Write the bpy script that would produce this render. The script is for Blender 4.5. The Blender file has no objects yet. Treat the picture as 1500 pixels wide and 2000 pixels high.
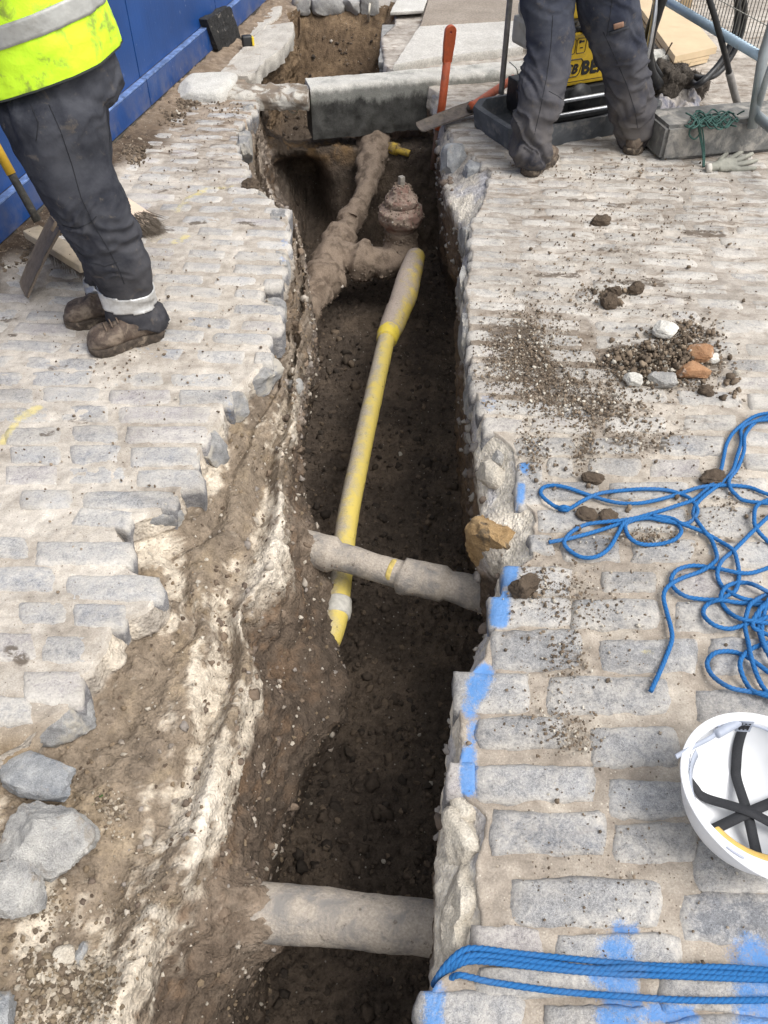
import bpy, bmesh, math, random
import numpy as np
from mathutils import Vector, Matrix, Quaternion
R = math.radians
random.seed(7)
RNG = np.random.default_rng(11)
SC = bpy.context.scene
COL = SC.collection

# ------------------------------------------------------------------ camera, sky, sun, exposure
EYE = 1.65                       # phone held at chest height, 45 degrees down
FPX = 1619.0                     # focal length in pixels of the 1500 x 2000 photograph
cam = bpy.data.cameras.new('camera')
cam_ob = bpy.data.objects.new('camera', cam)
COL.objects.link(cam_ob)
cam_ob.location = (0, 0, EYE)
cam_ob.rotation_euler = (R(45), 0, 0)
cam.sensor_fit = 'VERTICAL'
cam.sensor_height = 36.0
cam.lens = 36.0 * FPX / 2000.0
cam.clip_start = 0.05
cam.clip_end = 500
SC.camera = cam_ob

SUN_EL, SUN_AZ = R(58), R(125)   # azimuth: clockwise from +Y (away from the camera)
world = bpy.data.worlds.new('World')
SC.world = world
world.use_nodes = True
wn, wl = world.node_tree.nodes, world.node_tree.links
bg = wn['Background']
sky = wn.new('ShaderNodeTexSky')
sky.sky_type = 'NISHITA'
sky.sun_disc = False
sky.sun_elevation = SUN_EL
sky.sun_rotation = SUN_AZ
sky.air_density = 1.0
sky.dust_density = 3.0
hs = wn.new('ShaderNodeHueSaturation')     # overcast: the cloud layer takes the blue out of the sky
hs.inputs['Saturation'].default_value = 0.18
wl.new(sky.outputs[0], hs.inputs['Color'])
wl.new(hs.outputs[0], bg.inputs[0])
bg.inputs[1].default_value = 0.15
sun = bpy.data.lights.new('sun', 'SUN')
sun.energy = 1.3
sun.angle = R(35)
sun.color = (1.0, 0.97, 0.92)
sun_ob = bpy.data.objects.new('sun', sun)
COL.objects.link(sun_ob)
sdir = Vector((math.sin(SUN_AZ) * math.cos(SUN_EL), math.cos(SUN_AZ) * math.cos(SUN_EL), math.sin(SUN_EL)))
sun_ob.rotation_euler = sdir.to_track_quat('Z', 'Y').to_euler()
sun_ob.location = sdir * 20
SC.view_settings.view_transform = 'Standard'
SC.view_settings.look = 'None'
SC.view_settings.gamma = 1
SC.view_settings.use_curve_mapping = False
SC.view_settings.exposure = 0.78
SC.cycles.max_bounces = 6
SC.cycles.diffuse_bounces = 3

# ------------------------------------------------------------------ pixel of the photograph -> point of the place
S45 = math.sqrt(0.5)
def _ray(px, py):
    cx, cy = (px - 750) / FPX, (1000 - py) / FPX
    return cx, S45 + cy * S45, -S45 + cy * S45
def P(px, py, z=0.0):
    d = _ray(px, py); t = (z - EYE) / d[2]
    return Vector((d[0] * t, d[1] * t, z))
def PY(px, py, y):
    d = _ray(px, py); t = y / d[1]
    return Vector((d[0] * t, y, EYE + d[2] * t))
def depth(v):
    return S45 * v[1] - S45 * (v[2] - EYE)
def proj(v):
    dz = v[2] - EYE; dep = S45 * v[1] - S45 * dz
    return 750 + FPX * v[0] / dep, 1000 - FPX * (S45 * v[1] + S45 * dz) / dep, FPX / dep

# ------------------------------------------------------------------ numpy noise
def _h(ix, iy, iz, seed):
    n = (ix.astype(np.int64) * 374761393 + iy.astype(np.int64) * 668265263 + iz.astype(np.int64) * 2147483647 + seed * 974634777) & 0xFFFFFFFF
    n = ((n ^ (n >> 13)) * 1274126177) & 0xFFFFFFFF
    n = ((n ^ (n >> 16)) * 2246822519) & 0xFFFFFFFF
    return ((n ^ (n >> 15)) & 0xFFFFFF) / float(0xFFFFFF)
def vnoise(p, s, seed=0):
    q = np.asarray(p, float) * s + 1000.0
    i = np.floor(q).astype(np.int64); f = q - i; f = f * f * (3 - 2 * f)
    out = 0
    for dx in (0, 1):
        wx = f[..., 0] if dx else 1 - f[..., 0]
        for dy in (0, 1):
            wy = f[..., 1] if dy else 1 - f[..., 1]
            for dz in (0, 1):
                wz = f[..., 2] if dz else 1 - f[..., 2]
                out = out + wx * wy * wz * _h(i[..., 0] + dx, i[..., 1] + dy, i[..., 2] + dz, seed)
    return out * 2 - 1
def fbm(p, s, octs=4, seed=0, gain=0.5):
    a, t, n = 1.0, 0, 0
    for k in range(octs):
        t = t + a * vnoise(p, s * 2.03 ** k, seed + k * 7); n += a; a *= gain
    return t / n
def ridged(p, s, octs=3, seed=0):
    a, t, n = 1.0, 0, 0
    for k in range(octs):
        t = t + a * (1 - 2 * np.abs(vnoise(p, s * 2.1 ** k, seed + k * 5))); n += a; a *= 0.55
    return t / n
def cells(p, s, seed=0):
    """distance to the nearest random point and that cell's random number: lumps and stones"""
    q = np.asarray(p, float) * s + 1000.0
    i = np.floor(q).astype(np.int64)
    best = np.full(q.shape[:-1], 9.0); rid = np.zeros(q.shape[:-1])
    for dx in (-1, 0, 1):
        for dy in (-1, 0, 1):
            for dz in (-1, 0, 1):
                c = i + np.array([dx, dy, dz])
                a = [_h(c[..., 0], c[..., 1], c[..., 2], seed + m) for m in (1, 2, 3)]
                d = np.sqrt(sum((c[..., m] + a[m] - q[..., m]) ** 2 for m in range(3)))
                m = d < best
                best = np.where(m, d, best); rid = np.where(m, a[0], rid)
    return best, rid
def sstep(a, b, x):
    t = np.clip((x - a) / (b - a), 0, 1)
    return t * t * (3 - 2 * t)
def mix3(a, b, t):
    return np.asarray(a) * (1 - t[..., None]) + np.asarray(b) * t[..., None]

# ------------------------------------------------------------------ mesh helpers
def link(name, me, mat=None, parent=None):
    o = bpy.data.objects.new(name, me); COL.objects.link(o)
    if mat is not None:
        me.materials.clear()
        for m in (mat if isinstance(mat, (list, tuple)) else [mat]): me.materials.append(m)
    if parent is not None: o.parent = parent
    return o
def set_attr(me, name, arr):
    arr = np.asarray(arr, np.float32)
    if arr.ndim == 1:
        a = me.attributes.new(name, 'FLOAT', 'POINT'); a.data.foreach_set('value', arr)
    else:
        a = me.attributes.new(name, 'FLOAT_COLOR', 'POINT')
        if arr.shape[1] == 3: arr = np.concatenate([arr, np.ones((len(arr), 1), np.float32)], 1)
        a.data.foreach_set('color', arr.ravel())
def poly_mesh(name, V, faces, smooth=True, attrs=None):
    """V (n,3); faces an (m,k) array or a list of such arrays"""
    me = bpy.data.meshes.new(name)
    fl = faces if isinstance(faces, list) else [faces]
    fl = [np.asarray(f, np.int32) for f in fl if len(f)]
    V = np.asarray(V, np.float32)
    me.vertices.add(len(V)); me.vertices.foreach_set('co', V.ravel())
    loops = np.concatenate([f.ravel() for f in fl])
    tot = np.concatenate([np.full(len(f), f.shape[1], np.int32) for f in fl])
    st = np.concatenate([[0], np.cumsum(tot)[:-1]]).astype(np.int32)
    me.loops.add(len(loops)); me.loops.foreach_set('vertex_index', loops)
    me.polygons.add(len(tot)); me.polygons.foreach_set('loop_start', st)
    try: me.polygons.foreach_set('loop_total', tot)
    except Exception: pass
    me.polygons.foreach_set('use_smooth', np.full(len(tot), bool(smooth)))
    me.update(calc_edges=True)
    for k, a in (attrs or {}).items(): set_attr(me, k, a)
    return me
def grid_faces(n, m, closed=False, off=0):
    i = np.arange(n - 1)[:, None]; j = np.arange(m if closed else m - 1)[None, :]
    j2 = (j + 1) % m
    return (np.stack([i * m + j, i * m + j2, (i + 1) * m + j2, (i + 1) * m + j], -1) + off).reshape(-1, 4)
def grid_normals(G):
    du = np.gradient(G, axis=0); dv = np.gradient(G, axis=1)
    n = np.cross(dv, du); n /= np.linalg.norm(n, axis=-1, keepdims=True) + 1e-12
    return n
def catmull(pts, step):
    pts = [Vector(p) for p in pts]
    out = []
    for i in range(len(pts) - 1):
        p0 = pts[i - 1] if i else pts[0] * 2 - pts[1]
        p1, p2 = pts[i], pts[i + 1]
        p3 = pts[i + 2] if i + 2 < len(pts) else p2 * 2 - p1
        n = max(2, int((p2 - p1).length / step))
        for k in range(n):
            t = k / n
            out.append(0.5 * ((2 * p1) + (p2 - p0) * t + (2 * p0 - 5 * p1 + 4 * p2 - p3) * t * t + (3 * p1 - p0 - 3 * p2 + p3) * t ** 3))
    out.append(pts[-1])
    return out
def frames(path):
    """tangent, side, up for each point, carried along without twist"""
    path = np.array([tuple(p) for p in path]); t = np.gradient(path, axis=0)
    t /= np.linalg.norm(t, axis=1, keepdims=True) + 1e-12
    up = np.array([0, 0, 1.0]) if abs(t[0][2]) < 0.9 else np.array([1.0, 0, 0])
    A, B = [], []
    for k in range(len(path)):
        a = np.cross(t[k], up); a /= np.linalg.norm(a) + 1e-12
        up = np.cross(a, t[k]); A.append(a); B.append(up)
    return path, t, np.array(A), np.array(B)
def tube(path, r, sides=12, rmod=None, cap=True):
    """V, faces of a tube; r a number or a list along it; rmod(k array, angle array) scales it"""
    path, t, A, B = frames(path)
    n = len(path); r = np.atleast_1d(np.asarray(r, float))
    r = np.full(n, r[0]) if len(r) == 1 else np.interp(np.linspace(0, 1, n), np.linspace(0, 1, len(r)), r)
    th = np.linspace(0, 2 * math.pi, sides, endpoint=False)
    rr = r[:, None] * (rmod(np.arange(n)[:, None], th[None, :]) if rmod is not None else np.ones((1, sides)))
    V = path[:, None, :] + rr[..., None] * (np.cos(th)[None, :, None] * A[:, None, :] + np.sin(th)[None, :, None] * B[:, None, :])
    F = [grid_faces(n, sides, True)]
    V = V.reshape(-1, 3)
    if cap:
        V = np.concatenate([V, path[:1], path[-1:]])
        j = np.arange(sides); j2 = (j + 1) % sides
        F.append(np.stack([np.full(sides, n * sides), j2, j], -1))
        F.append(np.stack([np.full(sides, n * sides + 1), (n - 1) * sides + j, (n - 1) * sides + j2], -1))
    return V, F
class Build:
    """collects shapes that belong to ONE piece"""
    def __init__(s): s.v = []; s.f = []; s.n = 0
    def add(s, V, F):
        V = np.asarray(V, float); F = F if isinstance(F, list) else [F]
        for f in F: s.f.append(np.asarray(f) + s.n)
        s.v.append(V); s.n += len(V); return s
    def tube(s, path, r, sides=10, step=None, rmod=None):
        pts = catmull(path, step) if step else [Vector(p) for p in path]
        return s.add(*tube(pts, r, sides, rmod))
    def box(s, c, size, rot=None, bevel=0.0):
        bm = bmesh.new(); bmesh.ops.create_cube(bm, size=1)
        for v in bm.verts: v.co = Vector((v.co.x * size[0], v.co.y * size[1], v.co.z * size[2]))
        if bevel: bmesh.ops.bevel(bm, geom=list(bm.edges), offset=bevel, segments=2, affect='EDGES', profile=0.6)
        M = Matrix.Translation(c) @ (rot.to_4x4() if rot is not None else Matrix.Identity(4))
        return s.bm(bm, M)
    def bm(s, bm, M=Matrix.Identity(4)):
        bm.verts.ensure_lookup_table()
        V = np.array([tuple(M @ v.co) for v in bm.verts])
        for f in bm.faces: s.f.append(np.array([[v.index for v in f.verts]]) + s.n)
        s.v.append(V); s.n += len(V); bm.free(); return s
    def mesh(s, name, smooth=False):
        by = {}
        for f in s.f: by.setdefault(f.shape[1], []).append(f)
        return poly_mesh(name, np.concatenate(s.v), [np.concatenate(x) for x in by.values()], smooth)
    def build(s, name, mat, parent=None, smooth=False):
        return link(name, s.mesh(name, smooth), mat, parent)
def shade_auto(o, deg=35):
    me = o.data
    me.polygons.foreach_set('use_smooth', np.ones(len(me.polygons), bool))
    me.set_sharp_from_angle(angle=R(deg))
def tag(o, label=None, cat=None, group=None, kind=None):
    if label: o['label'] = label
    if cat: o['category'] = cat
    if group: o['group'] = group
    if kind: o['kind'] = kind
    return o
def empty(name, loc, label, cat, group=None):
    o = bpy.data.objects.new(name, None); COL.objects.link(o); o.location = loc
    o.empty_display_size = 0.1
    return tag(o, label, cat, group)
def adopt(root, *objs):
    """parents objects built in world space to a thing, keeping them where they are"""
    for o in objs:
        o.parent = root; o.matrix_parent_inverse = Matrix.Translation(-root.location)
    return objs[0]

# ------------------------------------------------------------------ material helpers
class N:
    def __init__(s, name):
        s.m = bpy.data.materials.new(name); s.m.use_nodes = True
        s.t = s.m.node_tree; s.b = s.t.nodes['Principled BSDF']
    def new(s, typ, **kw):
        n = s.t.nodes.new(typ)
        for k, v in kw.items():
            if k in n.inputs: s.put(n.inputs[k], v)
            else: setattr(n, k, v)
        return n
    def put(s, sock, v):
        if isinstance(v, bpy.types.NodeSocket): s.t.links.new(v, sock)
        elif isinstance(v, (tuple, list)) and len(v) == 3 and sock.type == 'RGBA': sock.default_value = (*v, 1)
        else: sock.default_value = v
    def pos(s): return s.new('ShaderNodeNewGeometry').outputs['Position']
    def obj(s): return s.new('ShaderNodeTexCoord').outputs['Object']
    def attr(s, name, col=True):
        n = s.new('ShaderNodeAttribute', attribute_name=name)
        return n.outputs['Color'] if col else n.outputs['Fac']
    def noise(s, vec, scale, detail=4, rough=0.55, dist=0.0):
        n = s.new('ShaderNodeTexNoise'); n.inputs['Scale'].default_value = scale
        n.inputs['Detail'].default_value = detail; n.inputs['Roughness'].default_value = rough
        n.inputs['Distortion'].default_value = dist; s.put(n.inputs['Vector'], vec); return n.outputs['Fac']
    def voro(s, vec, scale, out='Distance', feat='F1', rand=1.0):
        n = s.new('ShaderNodeTexVoronoi', feature=feat); n.inputs['Scale'].default_value = scale
        n.inputs['Randomness'].default_value = rand
        s.put(n.inputs['Vector'], vec); return n.outputs[out]
    def map(s, v, a, b, c=0.0, d=1.0, smooth=False):
        n = s.new('ShaderNodeMapRange'); n.interpolation_type = 'SMOOTHSTEP' if smooth else 'LINEAR'
        for k, x in zip(('Value', 'From Min', 'From Max', 'To Min', 'To Max'), (v, a, b, c, d)): s.put(n.inputs[k], x)
        return n.outputs[0]
    def math(s, op, a, b=0.0):
        n = s.new('ShaderNodeMath', operation=op); s.put(n.inputs[0], a); s.put(n.inputs[1], b); return n.outputs[0]
    def mix(s, fac, a, b, mode='MIX'):
        n = s.new('ShaderNodeMix', data_type='RGBA', blend_type=mode)
        s.put(n.inputs['Factor'], fac); s.put(n.inputs['A'], a); s.put(n.inputs['B'], b); return n.outputs['Result']
    def stretch(s, vec, sc):
        n = s.new('ShaderNodeMapping'); s.put(n.inputs['Vector'], vec); n.inputs['Scale'].default_value = sc; return n.outputs[0]
    def bump(s, h, strength=0.3, dist=0.01, nrm=None):
        n = s.new('ShaderNodeBump'); n.inputs['Strength'].default_value = strength
        n.inputs['Distance'].default_value = dist; s.put(n.inputs['Height'], h)
        if nrm is not None: s.put(n.inputs['Normal'], nrm)
        return n.outputs[0]
    def out(s, col=None, rough=None, bump=None, metal=None, spec=None):
        if col is not None: s.put(s.b.inputs['Base Color'], col)
        if rough is not None: s.put(s.b.inputs['Roughness'], rough)
        if bump is not None: s.put(s.b.inputs['Normal'], bump)
        if metal is not None: s.put(s.b.inputs['Metallic'], metal)
        if spec is not None: s.put(s.b.inputs['Specular IOR Level'], spec)
        return s.m

def mat_soil():
    n = N('soil'); p = n.pos(); c = n.attr('col')
    f1 = n.noise(p, 28, 6, 0.65); f2 = n.noise(p, 190, 3, 0.6)
    c = n.mix(1.0, c, n.mix(n.map(f1, 0.25, 0.75), (0.55, 0.53, 0.51), (1.5, 1.49, 1.47)), 'MULTIPLY')
    c = n.mix(n.map(f2, 0.35, 0.7, 0, 0.6), c, n.mix(1.0, c, (1.5, 1.46, 1.4), 'MULTIPLY'))
    v = n.voro(p, 55, 'Distance'); vc = n.voro(p, 55, 'Color')
    peb = n.math('MULTIPLY', n.map(v, 0.12, 0.2, 1, 0), n.map(n.new('ShaderNodeSeparateColor', Color=vc).outputs[0], 0.88, 0.9))
    c = n.mix(n.math('MULTIPLY', peb, 0.7), c, (0.42, 0.38, 0.33))
    h = n.math('ADD', n.math('MULTIPLY', f1, 0.8), n.math('MULTIPLY', f2, 0.35))
    h = n.math('ADD', h, n.math('MULTIPLY', n.map(n.voro(p, 95), 0, 0.6, 1, 0), 0.35))
    return n.out(c, 0.95, n.bump(h, 0.9, 0.012), spec=0.2)
def paint_over(n, c, p):
    """sprayed marks: two attributes say how much paint landed, fine noise breaks the edge of it"""
    g = n.math('ADD', n.math('MULTIPLY', n.math('SUBTRACT', n.noise(p, 60, 5, 0.7), 0.5), 1.5), n.math('MULTIPLY', n.math('SUBTRACT', n.noise(p, 380, 2), 0.5), 0.9))
    for a, col, k in (('blue', (0.065, 0.24, 0.57), 0.80), ('yellow', (0.66, 0.55, 0.20), 0.65)):
        m = n.map(n.math('ADD', n.attr(a, False), g), 0.25, 1.0, 0, k, True)
        m = n.math('MULTIPLY', m, n.map(n.attr(a, False), 0.02, 0.12))
        c = n.mix(m, c, col)
    return c
def mat_sett():
    n = N('granite_sett'); p = n.pos(); c = n.attr('col'); d = n.attr('dust', False)
    sp = n.noise(p, 520, 2, 0.7); sp2 = n.noise(p, 170, 4, 0.7); mo = n.noise(p, 42, 6, 0.68, 0.3); lo = n.noise(p, 10, 5, 0.65)
    c = n.mix(1.0, c, n.mix(n.map(sp, 0.32, 0.68), (0.62, 0.62, 0.63), (1.36, 1.36, 1.36)), 'MULTIPLY')
    c = n.mix(1.0, c, n.mix(n.map(sp2, 0.3, 0.7), (0.74, 0.74, 0.75), (1.22, 1.22, 1.22)), 'MULTIPLY')
    c = n.mix(1.0, c, n.mix(n.map(mo, 0.3, 0.7), (0.72, 0.72, 0.72), (1.22, 1.22, 1.22)), 'MULTIPLY')
    dm = n.math('ADD', d, n.math('ADD', n.map(mo, 0.3, 0.7, -0.34, 0.34), n.math('ADD', n.map(lo, 0.3, 0.7, -0.36, 0.36), n.map(sp2, 0.3, 0.7, -0.14, 0.14))))
    stk = n.noise(n.stretch(p, (2.2, 15, 1)), 1.0, 6, 0.7, 0.3)
    dm = n.math('ADD', dm, n.map(stk, 0.3, 0.7, -0.16, 0.16))
    dust = n.mix(n.map(lo, 0.35, 0.65), (0.46, 0.43, 0.39), (0.555, 0.525, 0.48))
    dust = n.mix(1.0, dust, n.mix(n.map(stk, 0.3, 0.7), (0.86, 0.85, 0.84), (1.1, 1.1, 1.1)), 'MULTIPLY')
    dust = n.mix(1.0, dust, n.mix(n.map(sp2, 0.3, 0.7), (0.8, 0.79, 0.78), (1.15, 1.15, 1.15)), 'MULTIPLY')
    dust = n.mix(n.map(n.noise(p, 130, 4, 0.6), 0.45, 0.75, 0, 0.5), dust, (0.55, 0.52, 0.47))
    c = n.mix(n.map(dm, 0.1, 1.0, 0.0, 0.94), c, dust)
    big = n.noise(n.stretch(p, (1, 1.6, 1)), 2.6, 5, 0.62, 0.4)
    c = n.mix(1.0, c, n.mix(n.map(big, 0.32, 0.66), (0.74, 0.73, 0.72), (1.08, 1.08, 1.08)), 'MULTIPLY')
    st = n.map(n.math('ADD', n.noise(n.stretch(p, (0.8, 2.6, 1)), 7.5, 6, 0.7, 0.6), n.math('MULTIPLY', n.attr('mud', False), 0.10)), 0.60, 0.76, 0, 0.75, True)    # trodden mud
    c = n.mix(n.math('MULTIPLY', st, n.attr('mud', False)), c, (0.17, 0.13, 0.095))
    v = n.voro(p, 70); vc = n.new('ShaderNodeSeparateColor', Color=n.voro(p, 70, 'Color')).outputs[0]
    crumb = n.math('MULTIPLY', n.map(v, 0.1, 0.2, 1, 0), n.map(vc, 0.92, 0.94))
    c = n.mix(n.math('MULTIPLY', crumb, 0.8), c, (0.15, 0.12, 0.09))
    sm = n.math('MULTIPLY', n.attr('smear', False), n.map(n.noise(n.stretch(p, (1, 1.8, 1)), 26, 5, 0.7, 0.4), 0.36, 0.56))
    c = n.mix(n.map(sm, 0.15, 0.55, 0, 0.88, True), c, (0.115, 0.092, 0.072))
    c = paint_over(n, c, p)
    h = n.math('ADD', n.math('MULTIPLY', mo, 0.9), n.math('MULTIPLY', sp2, 0.45))
    return n.out(c, 0.9, n.bump(h, 0.75, 0.009), spec=0.2)
def mat_bed():
    n = N('mortar_bed'); p = n.pos(); c = n.attr('col')
    f1 = n.noise(p, 24, 6, 0.62); f2 = n.noise(p, 260, 3, 0.65); lo = n.noise(p, 5, 4, 0.6)
    c = n.mix(1.0, c, n.mix(n.map(f1, 0.3, 0.7), (0.74, 0.72, 0.7), (1.18, 1.18, 1.18)), 'MULTIPLY')
    c = n.mix(1.0, c, n.mix(n.map(f2, 0.3, 0.7), (0.8, 0.79, 0.78), (1.16, 1.16, 1.16)), 'MULTIPLY')
    v = n.voro(p, 90); vc = n.new('ShaderNodeSeparateColor', Color=n.voro(p, 90, 'Color'))
    spot = n.map(v, 0.12, 0.22, 1, 0)
    c = n.mix(n.math('MULTIPLY', spot, n.map(vc.outputs[0], 0.84, 0.86, 0, 0.75)), c, (0.62, 0.57, 0.48))
    c = n.mix(n.math('MULTIPLY', spot, n.map(vc.outputs[1], 0.84, 0.86, 0, 0.8)), c, (0.12, 0.09, 0.07))
    st = n.map(n.math('ADD', n.noise(n.stretch(p, (0.8, 2.6, 1)), 7.5, 6, 0.7, 0.6), n.math('MULTIPLY', n.attr('mud', False), 0.10)), 0.60, 0.76, 0, 0.75, True)
    stk = n.noise(n.stretch(p, (2.2, 15, 1)), 1.0, 6, 0.7, 0.3)
    c = n.mix(1.0, c, n.mix(n.map(stk, 0.3, 0.7), (0.84, 0.83, 0.82), (1.12, 1.12, 1.12)), 'MULTIPLY')
    big = n.noise(n.stretch(p, (1, 1.6, 1)), 2.6, 5, 0.62, 0.4)
    c = n.mix(1.0, c, n.mix(n.map(big, 0.32, 0.66), (0.74, 0.73, 0.72), (1.08, 1.08, 1.08)), 'MULTIPLY')
    v2 = n.voro(p, 210); v2c = n.new('ShaderNodeSeparateColor', Color=n.voro(p, 210, 'Color')).outputs[1]
    c = n.mix(n.math('MULTIPLY', n.map(v2, 0.2, 0.4, 0.6, 0), n.map(f1, 0.42, 0.65)), c, n.mix(v2c, (0.22, 0.17, 0.12), (0.66, 0.58, 0.46)))
    c = n.mix(n.math('MULTIPLY', st, n.attr('mud', False)), c, (0.15, 0.11, 0.078))
    sm = n.math('MULTIPLY', n.attr('smear', False), n.map(n.noise(n.stretch(p, (1, 1.8, 1)), 26, 5, 0.7, 0.4), 0.36, 0.56))
    c = n.mix(n.map(sm, 0.15, 0.55, 0, 0.88, True), c, (0.115, 0.092, 0.072))
    c = paint_over(n, c, p)
    h = n.math('ADD', n.math('ADD', n.math('MULTIPLY', f1, 0.8), n.math('MULTIPLY', f2, 0.22)), n.math('MULTIPLY', n.map(v2, 0, 0.5, 0.2, 0), n.map(f1, 0.4, 0.62)))
    return n.out(c, 0.95, n.bump(h, 0.6, 0.008), spec=0.15)
def mat_stone(name, c1, c2, scale=12, bump=0.5, rough=0.9, stain=None, stain_at=(0.55, 0.7), mapped=None):
    n = N(name); p = n.pos()
    f1 = n.noise(p, scale, 6, 0.62); f2 = n.noise(p, scale * 16, 3, 0.65)
    c = n.mix(n.map(f1, 0.3, 0.7), c1, c2)
    c = n.mix(1.0, c, n.mix(n.map(f2, 0.3, 0.7), (0.75, 0.75, 0.75), (1.22, 1.22, 1.22)), 'MULTIPLY')
    if stain: c = n.mix(n.map(n.noise(p, scale * 0.7, 6, 0.65, 0.5), stain_at[0], stain_at[1], 0, 0.85, True), c, stain)
    h = n.math('ADD', n.math('MULTIPLY', f1, 0.8), n.math('MULTIPLY', f2, 0.3))
    return n.out(c, rough, n.bump(h, bump, 0.012), spec=0.25)
def mat_flat(name, c, rough=0.6, metal=0.0, var=0.12, scale=40, bump=0.0, dirt=None, dirt_amt=0.5, dirt_scale=9):
    n = N(name); p = n.pos(); f = n.noise(p, scale, 4, 0.6)
    lo = tuple(x * (1 - var) for x in c); hi = tuple(min(1, x * (1 + var)) for x in c)
    k = n.mix(n.map(f, 0.3, 0.7), lo, hi)
    if dirt:
        k = n.mix(n.map(n.noise(p, dirt_scale, 6, 0.68, 0.4), 0.62 - 0.25 * dirt_amt, 0.78 - 0.2 * dirt_amt, 0, min(1, dirt_amt + 0.3), True), k, dirt)
    return n.out(k, rough, n.bump(n.noise(p, scale * 4, 4), bump, 0.005) if bump else None, metal)
M_SOIL, M_SETT, M_BED = mat_soil(), mat_sett(), mat_bed()
# ------------------------------------------------------------------ outlines of the cut, read off the photograph (pixels) at the height they have
L0 = [(-420,2400),(-330,2100),(-220,1800),(-90,1580),(0,1470),(65,1442),(80,1408),(150,1385),(165,1330),(200,1290),(215,1240),(240,1212),(305,1190),
      (318,1150),(300,1128),(262,1112),(250,1075),(262,1060),(232,1043),(228,1022),(300,1002),(345,985),(370,940),(400,872),(440,812),(455,768),(535,700),
      (545,690),(515,652),(555,640),(556,598),(512,587),(512,562),(552,553),(560,520),(568,472),(564,414),(523,387),(500,374),(474,352),(490,330),(464,294),
      (468,250),(505,209),(500,180),(480,150),(500,128),(535,105),(575,62),(562,22),(600,4)]
LIP = [(60,2400),(240,2000),(305,1850),(350,1740),(425,1600),(440,1480),(495,1360),(510,1290),(470,1215),(545,1120),(560,1040),(555,960),(562,880),(582,830),(580,740),
       (600,640),(597,560),(585,500),(580,440),(540,400),(515,350),(508,280),(520,230),(520,150),(590,80),(590,10)]
MID = [(300,2400),(440,2000),(490,1800),(520,1700),(560,1600),(605,1480),(640,1350),(660,1300),(650,1230),(645,1150),(640,1060),(590,990),(570,900),(590,800),(618,700),
       (612,600),(598,520),(560,440),(545,380),(520,320),(540,200),(560,120),(610,40)]
FOOT = [(480,2400),(515,2000),(520,1850),(545,1720),(560,1640),(590,1520),(640,1400),(652,1330),(655,1250),(640,1120),(580,1000),(592,880),(600,780),(622,700),(628,640),
        (610,540),(590,470),(560,400),(560,300),(600,150)]
R0 = [(790,2400),(812,2060),(822,1990),(832,1935),(850,1902),(905,1880),(926,1850),(930,1780),(922,1690),(946,1600),(934,1568),(878,1546),(886,1480),(891,1420),(887,1336),(900,1314),(932,1300),
      (947,1265),(960,1222),(966,1175),(985,1140),(1006,1105),(1034,1090),(1036,995),(1006,980),(1000,900),(998,872),(945,835),(932,790),(918,740),(914,680),(909,600),
      (906,555),(918,500),(914,440),(940,400),(955,335),(920,302),(884,282),(868,235),(860,186),(800,150),(748,130),(742,74),(768,48),(772,8)]
R1 = [(800,2400),(845,2000),(850,1850),(858,1700),(872,1500),(886,1380),(925,1295),(952,1235),(968,1165),(985,1110),(945,1065),(936,1000),(928,900),(915,800),(906,700),
      (903,600),(898,560),(908,500),(905,450),(890,420),(868,390),(864,330),(855,290),(848,230),(760,140),(745,80),(770,20)]
def curve(pts, z):
    w = sorted([tuple(P(a, b, z)) for a, b in pts], key=lambda p: p[1])
    y = np.maximum.accumulate(np.array([p[1] for p in w]) + np.arange(len(w)) * 1e-5)
    x = np.array([p[0] for p in w])
    return lambda q: np.interp(q, y, x)
cL0, cLIP, cMID, cFOOT = curve(L0, 0), curve(LIP, -0.17), curve(MID, -0.5), curve(FOOT, -0.88)
cR0, cR1 = curve(R0, 0), curve(R1, -0.12)
FLOOR_Z = -0.9
def floor_z(y):
    return np.interp(y, [-2, 4.86, 4.99, 5.2, 5.34, 5.9, 6.5, 6.86, 7], [FLOOR_Z, FLOOR_Z, -0.3, -0.32, -0.75, -0.75, -0.42, -0.03, -0.03])
ST = [-1.2]
while ST[-1] < 6.95:
    y = ST[-1]
    ST.append(y + (0.05 if y < 0.25 else 0.0065 if y < 1.6 else 0.0085 if y < 3 else 0.006 if 4.84 < y < 5.03 else 0.011 if y < 5.4 else 0.016))
ST = np.array(ST); NS = len(ST)
def smooth_x(f, sig=0.018):
    off = np.linspace(-2, 2, 9) * sig; w = np.exp(-(off / sig) ** 2 / 2); w /= w.sum()
    return sum(wi * f(ST + o) for wi, o in zip(w, off))
XL0, XLIP, XMID, XFT, XR0, XR1 = [smooth_x(f) for f in (cL0, cLIP, cMID, cFOOT, cR0, cR1)]
_e = np.stack([np.zeros(NS), ST, np.zeros(NS)], -1)
XL0 = XL0 - 0.016 + 0.014 * fbm(_e, 14, 3, 61) + 0.006 * fbm(_e, 50, 2, 62)   # mortar breaks off behind the ends of the setts
XR0 = XR0 + 0.010 + 0.010 * fbm(_e, 14, 3, 63) + 0.005 * fbm(_e, 50, 2, 64)
ZF = floor_z(ST)

# colours of the ground itself, by what it is made of (linear); the darkest also serves as wall shade
TAN, OCHRE, CREAM, BROWN, DBROWN, DARK = (0.190, 0.153, 0.116), (0.248, 0.196, 0.135), (0.50, 0.445, 0.37), (0.132, 0.100, 0.074), (0.084, 0.064, 0.049), (0.062, 0.049, 0.039)

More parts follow.
